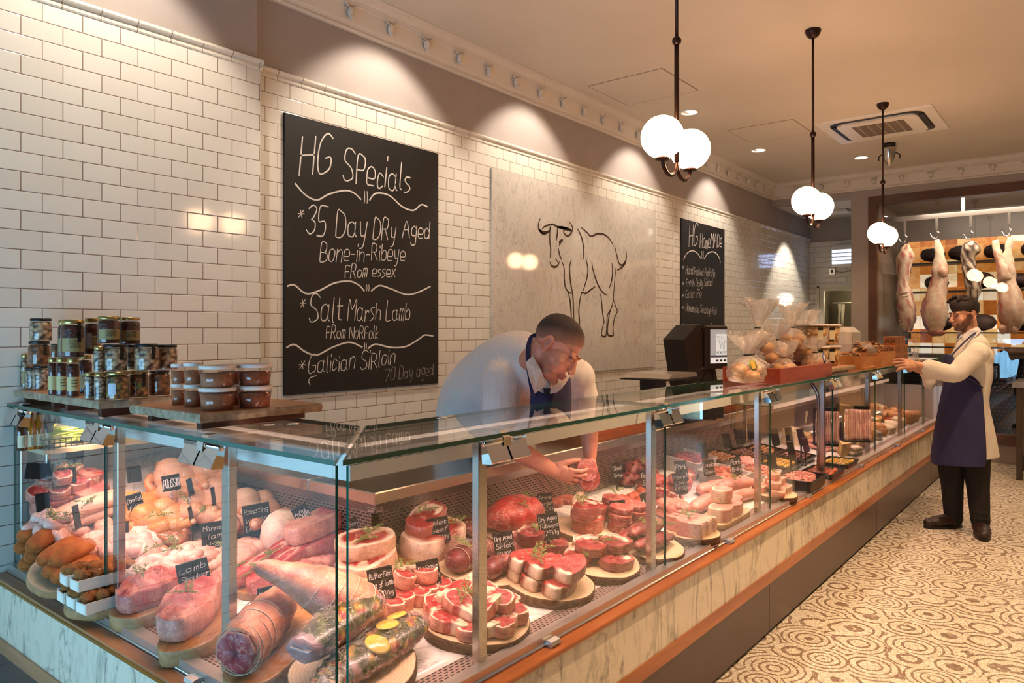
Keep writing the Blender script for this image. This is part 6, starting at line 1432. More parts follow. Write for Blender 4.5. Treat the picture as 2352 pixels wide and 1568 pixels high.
pouch(B2 @ T(.05, -.035, .07, 8), .34, .065, .036, 'lower pouch of marinated lamb with lemon slices at the front corner', 3, ((-.05, -.025, 1.3), (.04, .015, 1.2), (.10, .03, 1.1)))
pouch(B2 @ T(-.02, .055, .125, 14), .33, .062, .04, 'upper pouch of marinated lamb with green herbs at the front corner', 5, ())
pouch(B2 @ T(-.13, -.06, .07, 30), .2, .05, .032, 'small pouch end poking out left under the two marinated pouches', 8, ())
# ribs, brisket, ham
p = deck_at(645, 1318); B = tiltM(p)
BO = plank_board(650, 1322, [(-.17, -.06), (-.16, .08), (0, .10), (.17, .08), (.18, -.05), (0, -.09)], 'wooden board under the short ribs', .028, yaw=R(10))
def f_ribs(f, a, w, z): return mixc(lin('#b53438'), cF, (.7 if sec(a, R(40), R(140)) else .1) if w == 's' else (.8 if abs(f-.45) < .12 else .0))
for i, (x, y, z, a, nm) in enumerate(((-.02, -.03, 0, 10, 'front long slab of red short ribs with cream fat'), (.0, .055, 0, 4, 'rear long slab of red short ribs under thyme'))):
    thing_slab('short_ribs', outl([(-.16, -.025), (-.155, .03), (0, .038), (.155, .03), (.16, -.02), (0, -.035)]), .05, f_ribs, BEEF, BO @ T(x, y, z, a), nm, 'meat', 'short ribs', seed=i)
thyme(BO @ T(-.02, .02, .056, 20), 'rear short ribs'); thyme(BO @ T(-.11, -.02, .056, 60), 'front short ribs')
p = deck_at(748, 1268); B = tiltM(p)
thing_slab('brisket', outl([(-.12, -.05), (-.11, .06), (.1, .06), (.12, -.05)]), .075, lambda f, a, w, z: mixc(lin('#b23038'), cFp, .35+.4*nz((f*4, a*2, 2))), BEEF, B @ T(0, 0, .002, 5), 'lower red block of brisket under the fat capped one', 'meat', seed=1)
thing_slab('brisket', outl([(-.12, -.045), (-.115, .05), (.11, .05), (.12, -.045)]), .065, lambda f, a, w, z: mixc(cFp, lin('#b23038'), .85 if sec(a, R(-50), R(50)) else .05), BEEF, B @ T(.0, .01, .082, 2), 'upper block of brisket with thick pink fat cap', 'meat', seed=4)
p = deck_at(655, 1268); B = tiltM(p)
b = MB(); b.ell((0, 0, .08), (.085, .07, .085), 20, 12, colf=lambda d: mixc(lin('#eebfb0'), cF, .5+.4*d.z), noise=.06); tag(b.build('gammon_joint', PORK, None, B), 'smooth pale domed joint beside the brisket blocks', 'meat')
# poultry
def bird(M, s, c, c2, lab, legs=True, name='chicken'):
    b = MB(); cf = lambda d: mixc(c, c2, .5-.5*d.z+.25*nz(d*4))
    b.ell((0, 0, .062*s), (.105*s, .074*s, .062*s), 22, 14, colf=cf, noise=.05); b.ell((.035*s, 0, .085*s), (.065*s, .058*s, .05*s), 18, 11, colf=cf)
    for sd in (-1, 1):
        b.tube(crom([(-.03*s, .062*s*sd, .055*s), (-.07*s, .066*s*sd, .075*s), (-.115*s, .045*s*sd, .098*s), (-.15*s, .03*s*sd, .12*s)], 4), [.034*s]*4+[.038*s]*4+[.021*s]*4+[.012*s], 12, colf=lambda k_, w: mixc(c, c2, k_))
        b.ell((-.155*s, .03*s*sd, .123*s), (.015*s, .013*s, .013*s), 8, 6, col=mixc(c2, cF, .4))
        b.tube(crom([(.07*s, .06*s*sd, .06*s), (.04*s, .088*s*sd, .05*s), (.0, .085*s*sd, .04*s), (.03*s, .096*s*sd, .03*s)], 4), [.02*s]*4+[.017*s]*4+[.013*s]*5, 10, col=c2)
    b.tube([(.10*s, 0, .07*s), (.125*s, 0, .06*s)], [.025*s, .018*s], 10, col=c2)
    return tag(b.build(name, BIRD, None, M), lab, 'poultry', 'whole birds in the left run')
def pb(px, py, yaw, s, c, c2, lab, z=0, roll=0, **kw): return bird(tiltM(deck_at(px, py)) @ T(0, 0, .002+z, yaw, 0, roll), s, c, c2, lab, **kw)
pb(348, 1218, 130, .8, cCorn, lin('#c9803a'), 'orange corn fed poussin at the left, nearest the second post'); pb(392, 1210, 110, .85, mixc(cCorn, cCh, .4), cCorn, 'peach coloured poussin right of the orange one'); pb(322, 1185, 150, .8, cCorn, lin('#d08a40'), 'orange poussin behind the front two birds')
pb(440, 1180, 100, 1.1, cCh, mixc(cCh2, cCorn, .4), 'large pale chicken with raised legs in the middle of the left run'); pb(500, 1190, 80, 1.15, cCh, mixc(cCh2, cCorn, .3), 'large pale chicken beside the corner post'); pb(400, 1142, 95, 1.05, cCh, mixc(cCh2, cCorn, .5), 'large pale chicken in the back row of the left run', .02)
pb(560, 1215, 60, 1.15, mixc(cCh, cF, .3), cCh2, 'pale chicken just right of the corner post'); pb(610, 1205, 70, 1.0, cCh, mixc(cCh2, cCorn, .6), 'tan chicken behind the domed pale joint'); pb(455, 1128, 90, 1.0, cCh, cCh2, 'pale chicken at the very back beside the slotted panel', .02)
for px, py, on in ((360, 1160, 'poultry'), (430, 1120, 'poultry'), (470, 1150, 'poultry'), (520, 1230, 'poultry')): thyme(tiltM(deck_at(px, py+40, .11)) @ T(0, 0, .03, px % 90), on + ' in the left run')
# thigh pieces and wings
def pieces(px, py, n, spread, s, c, c2, noun, where, m=BIRD, layers=1, seed=0, name='chicken_piece', cat='poultry', wing=False, base=0):
    rd = random.Random(seed); M = tiltM(deck_at(px, py, base)); lst = []
    for i in range(n):
        l = i*layers//n; q = math.sqrt(rd.random())*(1-.35*l); a = 2.4*i; lst.append((spread[0]*q*math.cos(a), spread[1]*q*math.sin(a), s*.024+l*s*.036, rd.uniform(0, 360), rd.uniform(-15, 15)))
    pos = []
    for i, (x, y, z, yw, rl) in enumerate(lst):
        Mi = M @ T(x, y, z, yw, 0, rl); w = Mi.translation; pos.append(((w.x*sa-w.y*ca)/(w.x*ca+w.y*sa), i, Mi))
    for r_, (u, i, Mi) in enumerate(sorted(pos, key=lambda q: q[0])):
        b = MB(); cf = lambda d: mixc(c, c2, .5+.6*nz(d*3+Vector((i, seed, 0))))
        if wing:
            b.tube(crom([(-.045*s, 0, 0), (-.01*s, .012*s, .006*s), (.02*s, -.008*s, .004*s), (.05*s, .012*s, 0)], 4), [.014*s]*3+[.022*s]*4+[.018*s]*3+[.013*s]*2+[.007*s], 10, colf=lambda k_, w: mixc(c, c2, k_)); b.ell((-.048*s, 0, 0), (.016*s, .015*s, .014*s), 8, 6, col=mixc(c, cF, .5)); b.ell((.0, .012*s, .004*s), (.026*s, .02*s, .017*s), 10, 7, colf=cf)
        else: b.ell((0, 0, 0), (.055*s, .036*s, .024*s), 14, 9, colf=cf, noise=.18); b.ell((-.03*s, .012*s, .006*s), (.03*s, .026*s, .02*s), 10, 7, colf=cf, noise=.1)
        tag(b.build(name, m, None, Mi), '%s, %s %s' % (noun, ordw(r_) + ' from left' if r_ < 12 else 'far right', where), cat, noun + 's ' + where)
BW = log_board(388, 1338, .155, 'wooden board under the heap of pale chicken wings', 15, th=.026, bark=False, mat_=OLIVE)
pieces(385, 1322, 12, (.12, .10), 1.25, lin('#efc4b2'), lin('#e0a090'), 'pale pink chicken wing', 'in the lower heap', layers=1, seed=2, name='chicken_wing', wing=True, base=.03)
pieces(385, 1316, 10, (.09, .075), 1.25, lin('#f0cabb'), lin('#dfa092'), 'pale pink chicken wing', 'on top of the heap', seed=5, name='chicken_wing', wing=True, base=.075)
for x, y, a in ((-.03, .02, 20), (.05, 0, 60), (0, -.06, -30)): thyme(BW @ T(x, y, .105, a), 'heap of chicken wings')
pieces(318, 1262, 5, (.06, .06), 1.3, lin('#f0c0b4'), lin('#e6ac9c'), 'smooth pale chicken thigh', 'beside the second post', seed=6, name='chicken_thigh')
pieces(400, 1262, 9, (.07, .05), .9, lin('#b56a2a'), lin('#7a3a1c'), 'dark orange marinated chicken strip', 'in front of the poussins', m=SKM, layers=2, seed=7, name='marinated_strip')
pieces(445, 1290, 5, (.06, .05), 1.3, lin('#ecbfae'), lin('#dfa48e'), 'pale chicken breast', 'behind the marinated sign', seed=8, name='chicken_breast')
pieces(540, 1290, 6, (.09, .05), 1.35, lin('#eec2b0'), lin('#dda08c'), 'plump chicken breast', 'right of the corner post', seed=9, name='chicken_breast')
pieces(560, 1335, 6, (.10, .05), 1.2, lin('#e6b09a'), lin('#c4605a'), 'pink lamb neck piece', 'behind the rolled leg', m=LAMB, seed=10, name='lamb_neck_piece', cat='meat')
thyme(tiltM(deck_at(540, 1320, .06)) @ T(0, 0, .02, 30), 'lamb neck pieces'); thyme(tiltM(deck_at(590, 1330, .06)) @ T(0, 0, .02, -20), 'lamb neck pieces')
# paper trays of fried chicken
PAPW = m_plain('white_card', '#e9e2d4', '#ded5c4', .6, 30)
BS = log_board(252, 1392, .13, 'pale stone coloured round board under the paper trays', 16, th=.03, bark=False, mat_=m_plain('pale_stone', '#c9bfa4', '#b0a488', .5, 12))
def paper_tray(M, lab):
    r = empty('paper_tray', M=M); tag(r, lab, 'tray', 'paper trays of fried chicken'); b = MB(); w, d, h, t = .10, .032, .036, .002
    for s in (-1, 1): b.box(-w, s*d-t, 0, w, s*d+t, h); 
    b.box(-w, -d, 0, w, d, .003); b.box(-w-t, -d, 0, -w+t, d, h*.9); b.box(w-t, -d, 0, w+t, d, h*.9); b.build('card_tray', PAPW, r)
    vs = [(-w-.0025, -d*.85+d*1.7*i/12, h*.05) for i in range(13)] + [(-w-.0025, -d*.85+d*1.7*i/12, h*.2+h*.62*math.sqrt(max(0, 1-((i-6)/6)**4))) for i in range(13)]; MB().add(vs, [(i, i+1, 14+i, 13+i) for i in range(12)], smooth=False).build('end_flap', mat('cream_card', '#efe9dc', rough=.55), r)
k2 = 0
for lv, spots in ((0, ((-.02, .075), (-.02, .0), (-.02, -.075))), (1, ((-.02, .05), (-.02, -.03)))):
    for i, (x, y) in enumerate(spots):
        M = BS @ T(x, y, .001+.062*lv, 3*(i-1)); nm = ['rear', 'middle', 'front'][i] if lv == 0 else ['rear', 'front'][i]
        paper_tray(M, 'white paper tray of fried chicken, %s of the %s layer' % (nm, ['lower', 'upper'][lv])); rd = random.Random(lv*5+i)
        for j in range(5):
            b = MB(); b.ell((0, 0, 0), (.026, .02, .017), 12, 8, colf=lambda d: mixc(lin('#c07a30'), lin('#8a4a1c'), .5+.6*nz(d*5)), noise=.35); b.ell((.018, .006, .004), (.016, .013, .012), 9, 6, col=lin('#b06a28'), noise=.3)
            tag(b.build('fried_chicken_piece', CRUMB, None, M @ T(-.075+.037*j, rd.uniform(-.006, .006), .036+rd.uniform(0, .008), rd.uniform(0, 180))), 'crispy fried chicken piece, %s from the tray end in the %s %s tray' % (ordw(j), ['lower', 'upper'][lv], nm), 'fried chicken', 'fried chicken in the paper trays')
# breaded pieces by the left end
log_board(150, 1330, .115, 'pale stone coloured board under the breaded chicken at the left end', 17, th=.028, bark=False, mat_=mat('pale_stone'))
def breaded(px, py, L_, yaw, lab, z=.0): lump([(-L_, 0, 0), (-L_*.8, .003, .002), (0, 0, .006), (L_*.8, -.003, .002), (L_, 0, 0)], [.012, .031, .036, .030, .01], lin('#c8752c'), lin('#a8541c'), CRUMB, tiltM(deck_at(px, py, .03+z)) @ T(0, 0, .024, yaw), 'breaded_escalope', lab, grp='breaded escalopes', sq=.72, ns=.1, cat='poultry')
for i, (px, py, yw, z) in enumerate(((88, 1288, 40, 0), (120, 1302, 35, 0), (150, 1308, 30, 0), (172, 1322, 25, 0), (98, 1268, 45, .03), (134, 1280, 35, .035), (165, 1284, 30, .03), (78, 1250, 40, .04), (105, 1246, 40, .06), (82, 1222, 45, .06))):
    breaded(px, py, .085, yw, 'orange breaded escalope, %s counting up from the bottom of the left end heap' % ordw(i), z)
pieces(105, 1222, 9, (.06, .06), 1.0, lin('#eec4b6'), lin('#dfa798'), 'pale drumstick', 'in the left end heap', layers=2, seed=12, name='drumstick', wing=True, base=.02)
pieces(135, 1236, 7, (.06, .06), 1.05, lin('#f0cabc'), lin('#d89c8c'), 'whitish drumstick', 'beside the left end heap', seed=13, name='drumstick', wing=True, base=.02)
pieces(185, 1262, 6, (.05, .05), 1.0, lin('#8a3034'), lin('#c9828a'), 'shiny dark livery piece', 'behind the paper trays', m=BEEF, seed=14, name='liver_piece', cat='meat')
pieces(232, 1250, 5, (.06, .06), 1.1, lin('#e8bca8'), lin('#d9a08a'), 'pale duck leg', 'behind the paper trays', seed=15, name='duck_quarter')
def duck(px, py, yaw, lab, z=0): lump([(-.13, 0, 0), (-.10, .004, .004), (0, 0, .01), (.09, -.004, .004), (.13, 0, 0)], [.012, .034, .044, .036, .012], lin('#eac2a8'), lin('#dca78a'), BIRD, tiltM(deck_at(px, py, z)) @ T(0, 0, .03, yaw), 'duck_breast', lab, grp='duck breasts', sq=.62, ns=.08, cat='poultry')
for i, (px, py, z) in enumerate(((180, 1206, 0), (205, 1196, .0), (228, 1192, 0), (195, 1180, .035), (222, 1172, .04))): duck(px, py, 10, 'long pale duck breast, %s of the row behind the first post' % ordw(i), z)
for px, py in ((150, 1190), (200, 1160), (130, 1200)): thyme(tiltM(deck_at(px, py, .09)) @ T(0, 0, .02, px), 'poultry at the left end')
# red cubes and chops at the top of the left end
def cube(px, py, s, yaw, lab, z=0, pitch=0):
    thing_slab('beef_block', outl([(-.5*s, -.42*s), (-.52*s, .42*s), (.5*s, .45*s), (.52*s, -.42*s)], 24), s*.9, lambda f, a, w, z_: mixc(lin('#b04440'), cFp, .55 if sec(a, R(100), R(250)) else .15), BEEF, tiltM(deck_at(px, py, z)) @ T(0, 0, .002, yaw, pitch), lab, 'meat', 'beef blocks at the left end', seed=px)
for px, py, s, yw, z, pt, lab in ((205, 1160, .10, 20, 0, 0, 'red beef block with fat edge, lower right in the far left corner'), (200, 1120, .075, 35, .06, 20, 'tilted red beef block on top of the others in the far left corner'), (108, 1180, .09, 0, 0, 0, 'dark red beef block half hidden behind the drumsticks'), (165, 1160, .085, 10, 0, 0, 'red beef block in the middle of the far left corner')): cube(px, py, s, yw, lab, z, pt)
B = tiltM(deck_at(140, 1135, .05)) @ T(0, 0, .04)
pile('lamb_steak', B, [(-.08, -.03, 0, 10, 0, 0, 1), (-.01, -.04, 0, 40, 0, 0, 1), (.06, -.03, 0, 0, 0, 0, 1), (-.04, .03, .01, 60, 0, 0, 1), (.03, .03, .012, 20, 0, 0, 1), (0, -.01, .045, 70, 0, 0, .95)], CHOP, .036, f_chop, LAMB, 'at the far left end', 'pink lamb chop', rnd=31)
thyme(B @ T(0, 0, .085, 20), 'lamb chops at the far left end')
B = tiltM(deck_at(1518, 1150))
pile('braising_steak', B, [(-.08, .02, 0, 10, 0, 0, .9), (.0, .05, 0, 50, 0, 0, .9), (.06, -.03, 0, -20, 0, 0, .85), (-.01, .0, .03, 30, 4, 4, .85)], RIB, .03, f_rib, BEEF, 'behind the second post', 'red braising steak', rnd=41)
pieces(1545, 1190, 8, (.08, .05), 1.1, lin('#d98a78'), lin('#c46a5c'), 'pink pork cube', 'behind the upright pork strips', m=PORK, layers=2, seed=42, name='pork_cube', cat='meat')
pieces(1500, 1128, 7, (.09, .05), 1.1, lin('#c4483c'), lin('#9a2c28'), 'red stewing piece', 'in the back row', m=BEEF, layers=2, seed=43, name='stewing_piece', cat='meat')
pieces(1560, 1128, 7, (.09, .05), 1.1, lin('#d9897a'), lin('#c05a50'), 'pale veal piece', 'beyond the second post', m=LAMB, layers=2, seed=44, name='veal_piece', cat='meat')
pieces(1715, 1085, 6, (.08, .05), 1.1, lin('#d9897a'), lin('#e0a596'), 'pale pork piece', 'behind the belly slices', m=PORK, layers=2, seed=45, name='pork_piece', cat='meat')
pieces(1110, 1215, 6, (.10, .05), 1.2, lin('#8c1f22'), lin('#5e1418'), 'dark beef piece', 'behind the tied fillet', m=BEEF, seed=46, name='beef_piece', cat='meat')
pieces(700, 1330, 5, (.10, .05), 1.2, lin('#e0a48e'), lin('#c4605a'), 'pink lamb breast piece', 'behind the whole leg', m=LAMB, seed=47, name='lamb_breast_piece', cat='meat')
B = tiltM(deck_at(1690, 1100)); pile('pork_steak', B, [(-.1, 0, 0, 20, 0, 10, .9), (0, .01, 0, 60, 0, 10, .9), (.09, 0, 0, 10, 0, 8, .9)], RIB, .035, f_pork, PORK, 'before the mince trays', 'thick pork steak', rnd=48)
# last section of the long case: rows of wrapped goods, loaves and jars
random.seed(17); row = []
for r_, (yy, xs0) in enumerate(((1.50, 5.75), (1.66, 5.85), (1.83, 5.7))):
    x = xs0
    while x < 8.7:
        kd = random.choice(('loaf', 'parcel', 'jar', 'pie', 'cheese')); w = random.uniform(.12, .2); row.append((r_, x, yy, kd, w)); x += w + random.uniform(.03, .09)
GC = {'loaf': BLAD, 'parcel': PARCH, 'jar': SILV, 'pie': BLAD, 'cheese': CHE}; cnt = {}
for r_, x, yy, kd, w in row:
    p = Vector((x, yy, deckz(x, yy))); M = tiltM(p, R(random.uniform(-15, 15))); h = random.uniform(.06, .13); b = MB()
    if kd in ('jar', 'pie'): b.lathe([(w*.36, 0), (w*.42, h*.1), (w*.42, h*.75), (w*.34, h*.95), (0, h)], 18)
    elif kd == 'loaf': b.tube([(-w*.55, 0, h*.4), (-w*.4, 0, h*.42), (0, 0, h*.46), (w*.4, 0, h*.42), (w*.55, 0, h*.4)], [w*.1, w*.26, w*.3, w*.26, w*.1], 14, sq=.9)
    elif kd == 'cheese': b.prism([(-w/2, -w*.3), (w/2, -w*.3), (w/2, w*.35)], 'Z', 0, h)
    else: b.bbox(-w/2, -w*.35, 0, w/2, w*.35, h, .014)
    i = cnt.get((r_, kd), 0); cnt[r_, kd] = i+1; rn = ['front', 'middle', 'rear'][r_]
    tag(b.build('wrapped_parcel' if kd == 'parcel' else kd, GC[kd], None, M), '%s, %s row of the last case section, %s from left' % ({'loaf': 'brown loaf', 'parcel': 'cream parcel', 'jar': 'silver jar', 'pie': 'round pie', 'cheese': 'yellow cheese wedge'}[kd], rn, ordw(i)), kd, kd + 's in the last case section')
# ================= price signs
# big readable ones: (card centre x, y, w, h, base y, text, kind, label, yaw, roll)
for a in [
 (446, 1324, 68, 74, 1392, 'Lamb|Shoulder|£14.95/kg', 'clip', 'black price sign reading Lamb Shoulder at the left', 6, -10, .05), (876, 1340, 58, 74, 1430, 'Butterflied|leg of lamb|£28.50/kg.', 'stem', 'black price sign reading Butterflied leg of lamb above the pouches', 6, -8, .0),
 (986, 1322, 52, 72, 1392, 'New Season|Lamb Cutlets|£35.00/kg.', 'clip', 'black price sign reading New Season Lamb Cutlets', 8, -9, .0), (1007, 1216, 50, 56, 1290, 'Fillet|Beef|£52.00/kg', 'stem', 'black price sign reading Fillet in front of the sirloin joint', 6, -8, .03),
 (1158, 1252, 46, 62, 1335, 'Dry Aged|Sirloin|£36.00/kg', 'stem', 'black price sign reading Dry Aged Sirloin', 8, -8, 0), (1260, 1206, 48, 56, 1300, 'Dry Aged|Ribeye|£42.50/kg', 'stem', 'black price sign reading Dry Aged Ribeye', 8, -8, 0),
 (1420, 1174, 36, 50, 1225, 'Onglet|£16.50/kg', 'clip', 'black price sign reading Onglet', 8, -6, .0), (823, 1216, 48, 58, 1275, 'Bone-in|Sirloin|£35.95/kg.', 'clip', 'black price sign reading Bone-in Sirloin at the inner corner', 6, -6, .0),
 (498, 1228, 66, 62, 1290, 'Marinated|lamb|chops', 'clip', 'black price sign reading Marinated behind the corner post', 8, -2, .0), (625, 1378, 62, 66, 1420, 'New season|leg of lamb|£22.50/kg', 'clip', 'black price sign half hidden behind the rolled leg', 6, -4, .0),
 (590, 1190, 60, 66, 1262, 'Roasting|Wagyu|£45.00/kg', 'stem', 'black price sign on a thick stem left of the domed joint', 4, -6, .0), (693, 1180, 36, 40, 1230, '£12.50/kg', 'wire', 'small black price sign leaning beside the domed joint', 20, -24, .08),
 (393, 1108, 38, 36, 1170, 'POUSSIN', 'wire', 'small black price sign reading POUSSIN', 6, -6, .1), (310, 1155, 34, 44, 1215, 'Corn Fed|£6.50', 'clip', 'black price sign in a clear clip before the orange poussin', 6, -12, .0), (437, 1118, 20, 40, 1180, '', 'wire', 'narrow turned price sign behind the poussin sign', 55, -8, .1),
 (440, 1190, 16, 56, 1260, '', 'wire', 'narrow turned price sign on a wire before the marinated sign', 60, -6, .0), (490, 1140, 16, 44, 1200, '', 'wire', 'narrow turned price sign against the corner post', 60, 0, .08), (285, 1218, 20, 40, 1260, '', 'wire', 'dark price sign behind the second post', 10, 0, .0),
 (90, 1082, 54, 36, 1215, '', 'clip', 'dark price sign leftmost at the far end', 0, 8, .0), (150, 1092, 44, 38, 1190, '', 'wire', 'dark price sign among the chops at the left end', 0, -4, .0), (98, 1153, 28, 42, 1235, '', 'wire', 'dark price sign above the drumsticks', 4, -4, .0), (176, 1186, 20, 54, 1262, '', 'wire', 'narrow dark price sign between duck breasts and drumsticks', 50, -4, .0), (308, 1088, 30, 38, 1160, '', 'wire', 'dark price sign beyond the second post', 6, -4, .0), (172, 1030, 36, 44, 1140, '', 'stem', 'dark price sign on a stem high at the left end', 4, 0, .0),
 (1064, 1153, 30, 30, 1200, 'Veal', 'clip', 'round cornered sign against the slotted back, left of the middle post', 6, 0, .0), (1188, 1112, 26, 36, 1160, 'Choice|Beef', 'clip', 'dark price sign under the leaning mans forearm', 6, 0, .0), (1253, 1155, 34, 46, 1200, 'Prime|Burger|£3.00', 'clip', 'black price sign in front of the raw burgers', 8, -6, .0),
 (1482, 1154, 20, 46, 1205, 'Chuck', 'clip', 'turned black price sign beside the second post', 40, -14, .0), (1485, 1098, 24, 40, 1150, 'Beef|Skirt', 'clip', 'black price sign over the orange cubes', 8, -10, .0), (1418, 1082, 22, 38, 1125, 'Diced|Venison', 'stem', 'black price sign left of the beef skirt', 6, -8, .0),
 (1565, 1080, 28, 44, 1140, 'Pork|Fillet', 'stem', 'upper of two black price signs beyond the second post', 6, -8, .0), (1562, 1108, 32, 44, 1165, 'Pork|Loin|£15.50', 'stem', 'lower of two black price signs beyond the second post', 6, -8, .0), (1628, 1074, 26, 36, 1120, 'Lamb|Steaks', 'clip', 'black price sign before the pale mince tray', 6, -8, .0), (1690, 1068, 24, 38, 1120, 'Pork|Belly', 'stem', 'black price sign before the pink and white mince', 6, -8, .0),
 (1773, 1058, 20, 34, 1105, '', 'stem', 'black price sign beside the third post', 10, -8, .0), (1617, 1035, 16, 36, 1085, '', 'clip', 'black price sign right of the dark red mince', 20, -6, .03), (1670, 1012, 18, 34, 1070, '', 'clip', 'black price sign over the brown skewers', 20, -8, .03), (1698, 1002, 20, 36, 1060, '', 'clip', 'black price sign over the dark glazed skewers', 20, -8, .03),
 (1726, 990, 18, 34, 1050, '', 'clip', 'black price sign over the golden skewers', 20, -6, .03), (1780, 1002, 18, 36, 1070, '', 'stem', 'black price sign behind the third post', 14, -8, .03), (1817, 1032, 16, 38, 1085, '', 'stem', 'black price sign over the yellow skewers', 14, -8, .03), (1840, 1002, 16, 36, 1060, '', 'stem', 'black price sign right of the sticky dark skewers', 20, -10, .03), (1812, 998, 16, 34, 1055, '', 'stem', 'black price sign between two rows of skewers', 16, -6, .03), (1850, 1020, 14, 30, 1070, '', 'stem', 'small black price sign before the pale sausages', 20, -10, .02), (1930, 990, 18, 44, 1035, '', 'stem', 'black price sign between the two bacon racks', 30, -12, .0)]:
    px, py, w, h, base, text, kd, lab, yw, rl, off = a; sign(px, py, w, h, base, text, kd, lab, yw, rl, off)
# ================================================================ PEOPLE
def skinmat(name, c, c2, beard=(), bc='#8a5a44', ba=.6):
    m = mat(name, c, rough=.45); k = NT(m); o = k.obj(); cc = k.ramp(k.noise(o, 14, 4), [(.3, c), (.72, c2)])
    for (p_, r_) in beard:   # stubble grows on the jaw: a mask by distance in the body's own space
        dn = k.n('ShaderNodeVectorMath', {0: o, 1: tuple(p_)}, operation='DISTANCE').outputs['Value']
        f = k.math('MULTIPLY', k.ramp(k.math('ADD', k.math('DIVIDE', dn, r_*1.3), k.math('MULTIPLY', k.math('SUBTRACT', k.noise(o, 90, 2), .5), .25)), [(.55, (1, 1, 1)), (.85, (0, 0, 0))]), ba); cc = k.mix(f, cc, bc)
    k.col(cc); k.bump(k.noise(o, 260, 2), .06, .002)
    k.b.inputs['Subsurface Weight'].default_value = .08; k.b.inputs['Subsurface Radius'].default_value = (.012, .005, .003); return m
def clothmat(name, c, c2, sc=9):
    m = mat(name, c, rough=.85); k = NT(m); o = k.obj(); k.col(k.ramp(k.noise(o, 5, 3), [(.3, c), (.7, c2)]))
    f = k.noise(k.mapv(o, (1, 1, .45)), sc, 3, .5, 1.2); k.bump(f, .55, .03); return m
SHIRT = clothmat('white_shirt', '#efe8e4', '#e6dcd8'); COAT = clothmat('white_coat', '#ece4d6', '#e0d6c6'); NAVY = clothmat('navy_apron', '#2a2848', '#33305a', 7); TROU = clothmat('black_trousers', '#17110f', '#1d1613'); BOOT = mat('brown_boot', '#2e1a12', rough=.5)
HAIR1 = organic('short_brown_hair', .6, 0, 60, .8, 220); HAIR2 = organic('dark_hair', .5, 0, 60, 1.0, 90); STUB = mat('stubble', '#a3684f', rough=.8); LIP = mat('lips', '#b5605a', rough=.4); EYEW = mat('eye_white', '#e6ddd4', rough=.25); IRIS = mat('iris', '#2c221c', rough=.2)
def remesh(o, v, it=3):
    m = o.modifiers.new('remesh', 'REMESH'); m.mode = 'VOXEL'; m.voxel_size = v; m.use_smooth_shade = True
    s = o.modifiers.new('smooth', 'SMOOTH'); s.factor = .5; s.iterations = it; return o
def frame(o, f, u):
    f = Vector(f).normalized(); u = Vector(u); u = (u-f*u.dot(f)).normalized(); s = f.cross(u)
    return Matrix(((s.x, f.x, u.x, o[0]), (s.y, f.y, u.y, o[1]), (s.z, f.z, u.z, o[2]), (0, 0, 0, 1)))   # x right, y forward, z up
def head(b, M, s=1.0, nose=1.0, jaw=1.0):
    E = lambda c, r: b.ell(Vector(c)*s, Vector(r)*s, 18, 12, M=M)
    E((0, -.014, .034), (.076, .096, .084)); E((0, .032, -.03), (.064*jaw, .062, .076)); E((0, .046, -.082), (.05*jaw, .042, .036)); E((0, .078, -.102), (.022, .018, .016))
    for q in (-1, 1):
        E((.03*q, .082, .022), (.028, .013, .009)); E((.04*q, .062, -.034), (.028*jaw, .026, .026)); E((.079*q, -.012, -.006), (.0065, .016, .027)); E((.078*q, -.004, -.032), (.006, .007, .007)); b.tube([Vector((.086*q+.002*q*math.sin(w), -.012-.019*math.sin(w)*1.0, -.004+.029*math.cos(w)))*s for w in [R(-35+22*i) for i in range(11)]], .0042*s, 7, M=M); E((.012*q, .108*1, -.036), (.0095, .010, .008))
    b.tube([Vector(p)*s for p in ((0, .086, .018), (0, .098, -.006), (0, .112*nose, -.030), (0, .100, -.041))], [.009*s, .0105*s, .0145*s, .010*s], 10, M=M)
    E((0, .093, -.060), (.024, .010, .007)); E((0, .092, -.074), (.021, .011, .008))
def face_parts(par, M, s=1.0, brow=None, lids=None, down=0.0):
    MB().ell(Vector((0, .1005, -.0605))*s, Vector((.021, .0055, .0042))*s, 12, 6, M=M).build('upper_lip', LIP, par); MB().ell(Vector((0, .1, -.0715))*s, Vector((.018, .006, .005))*s, 12, 6, M=M).build('lower_lip', LIP, par)
    for q in (-1, 1):
        e = MB().ell(Vector((.03*q, .0825, .002))*s, Vector((.0125, .0105, .0095))*s, 12, 8, M=M).build('eye', EYEW, par); MB().ell(Vector((.03*q, .0915, -.001))*s, Vector((.0055, .004, .0055))*s, 10, 6, M=M).build('iris', IRIS, e)
        MB().ell(Vector((.03*q, .0825, .002+.0045*(1-down)))*s, Vector((.0142, .0125, .0112-.002*(1-down)))*s, 14, 10, M=M).build('eyelid', lids, e)
        MB().tube([Vector((.03*q+x, .0825+.0125*math.sqrt(max(0, 1-(x/.0142)**2)), .002-.003*down))*s for x in (-.012, -.006, 0, .006, .012)], .0011*s, 6, M=M).build('eyelash', brow, e)
        MB().tube([Vector(p)*s for p in ((.013*q, .0945, .022), (.03*q, .0935, .029), (.048*q, .080, .025))], [.0035*s, .0042*s, .002*s], 8, M=M, sq=.7).build('eyebrow', brow, par)
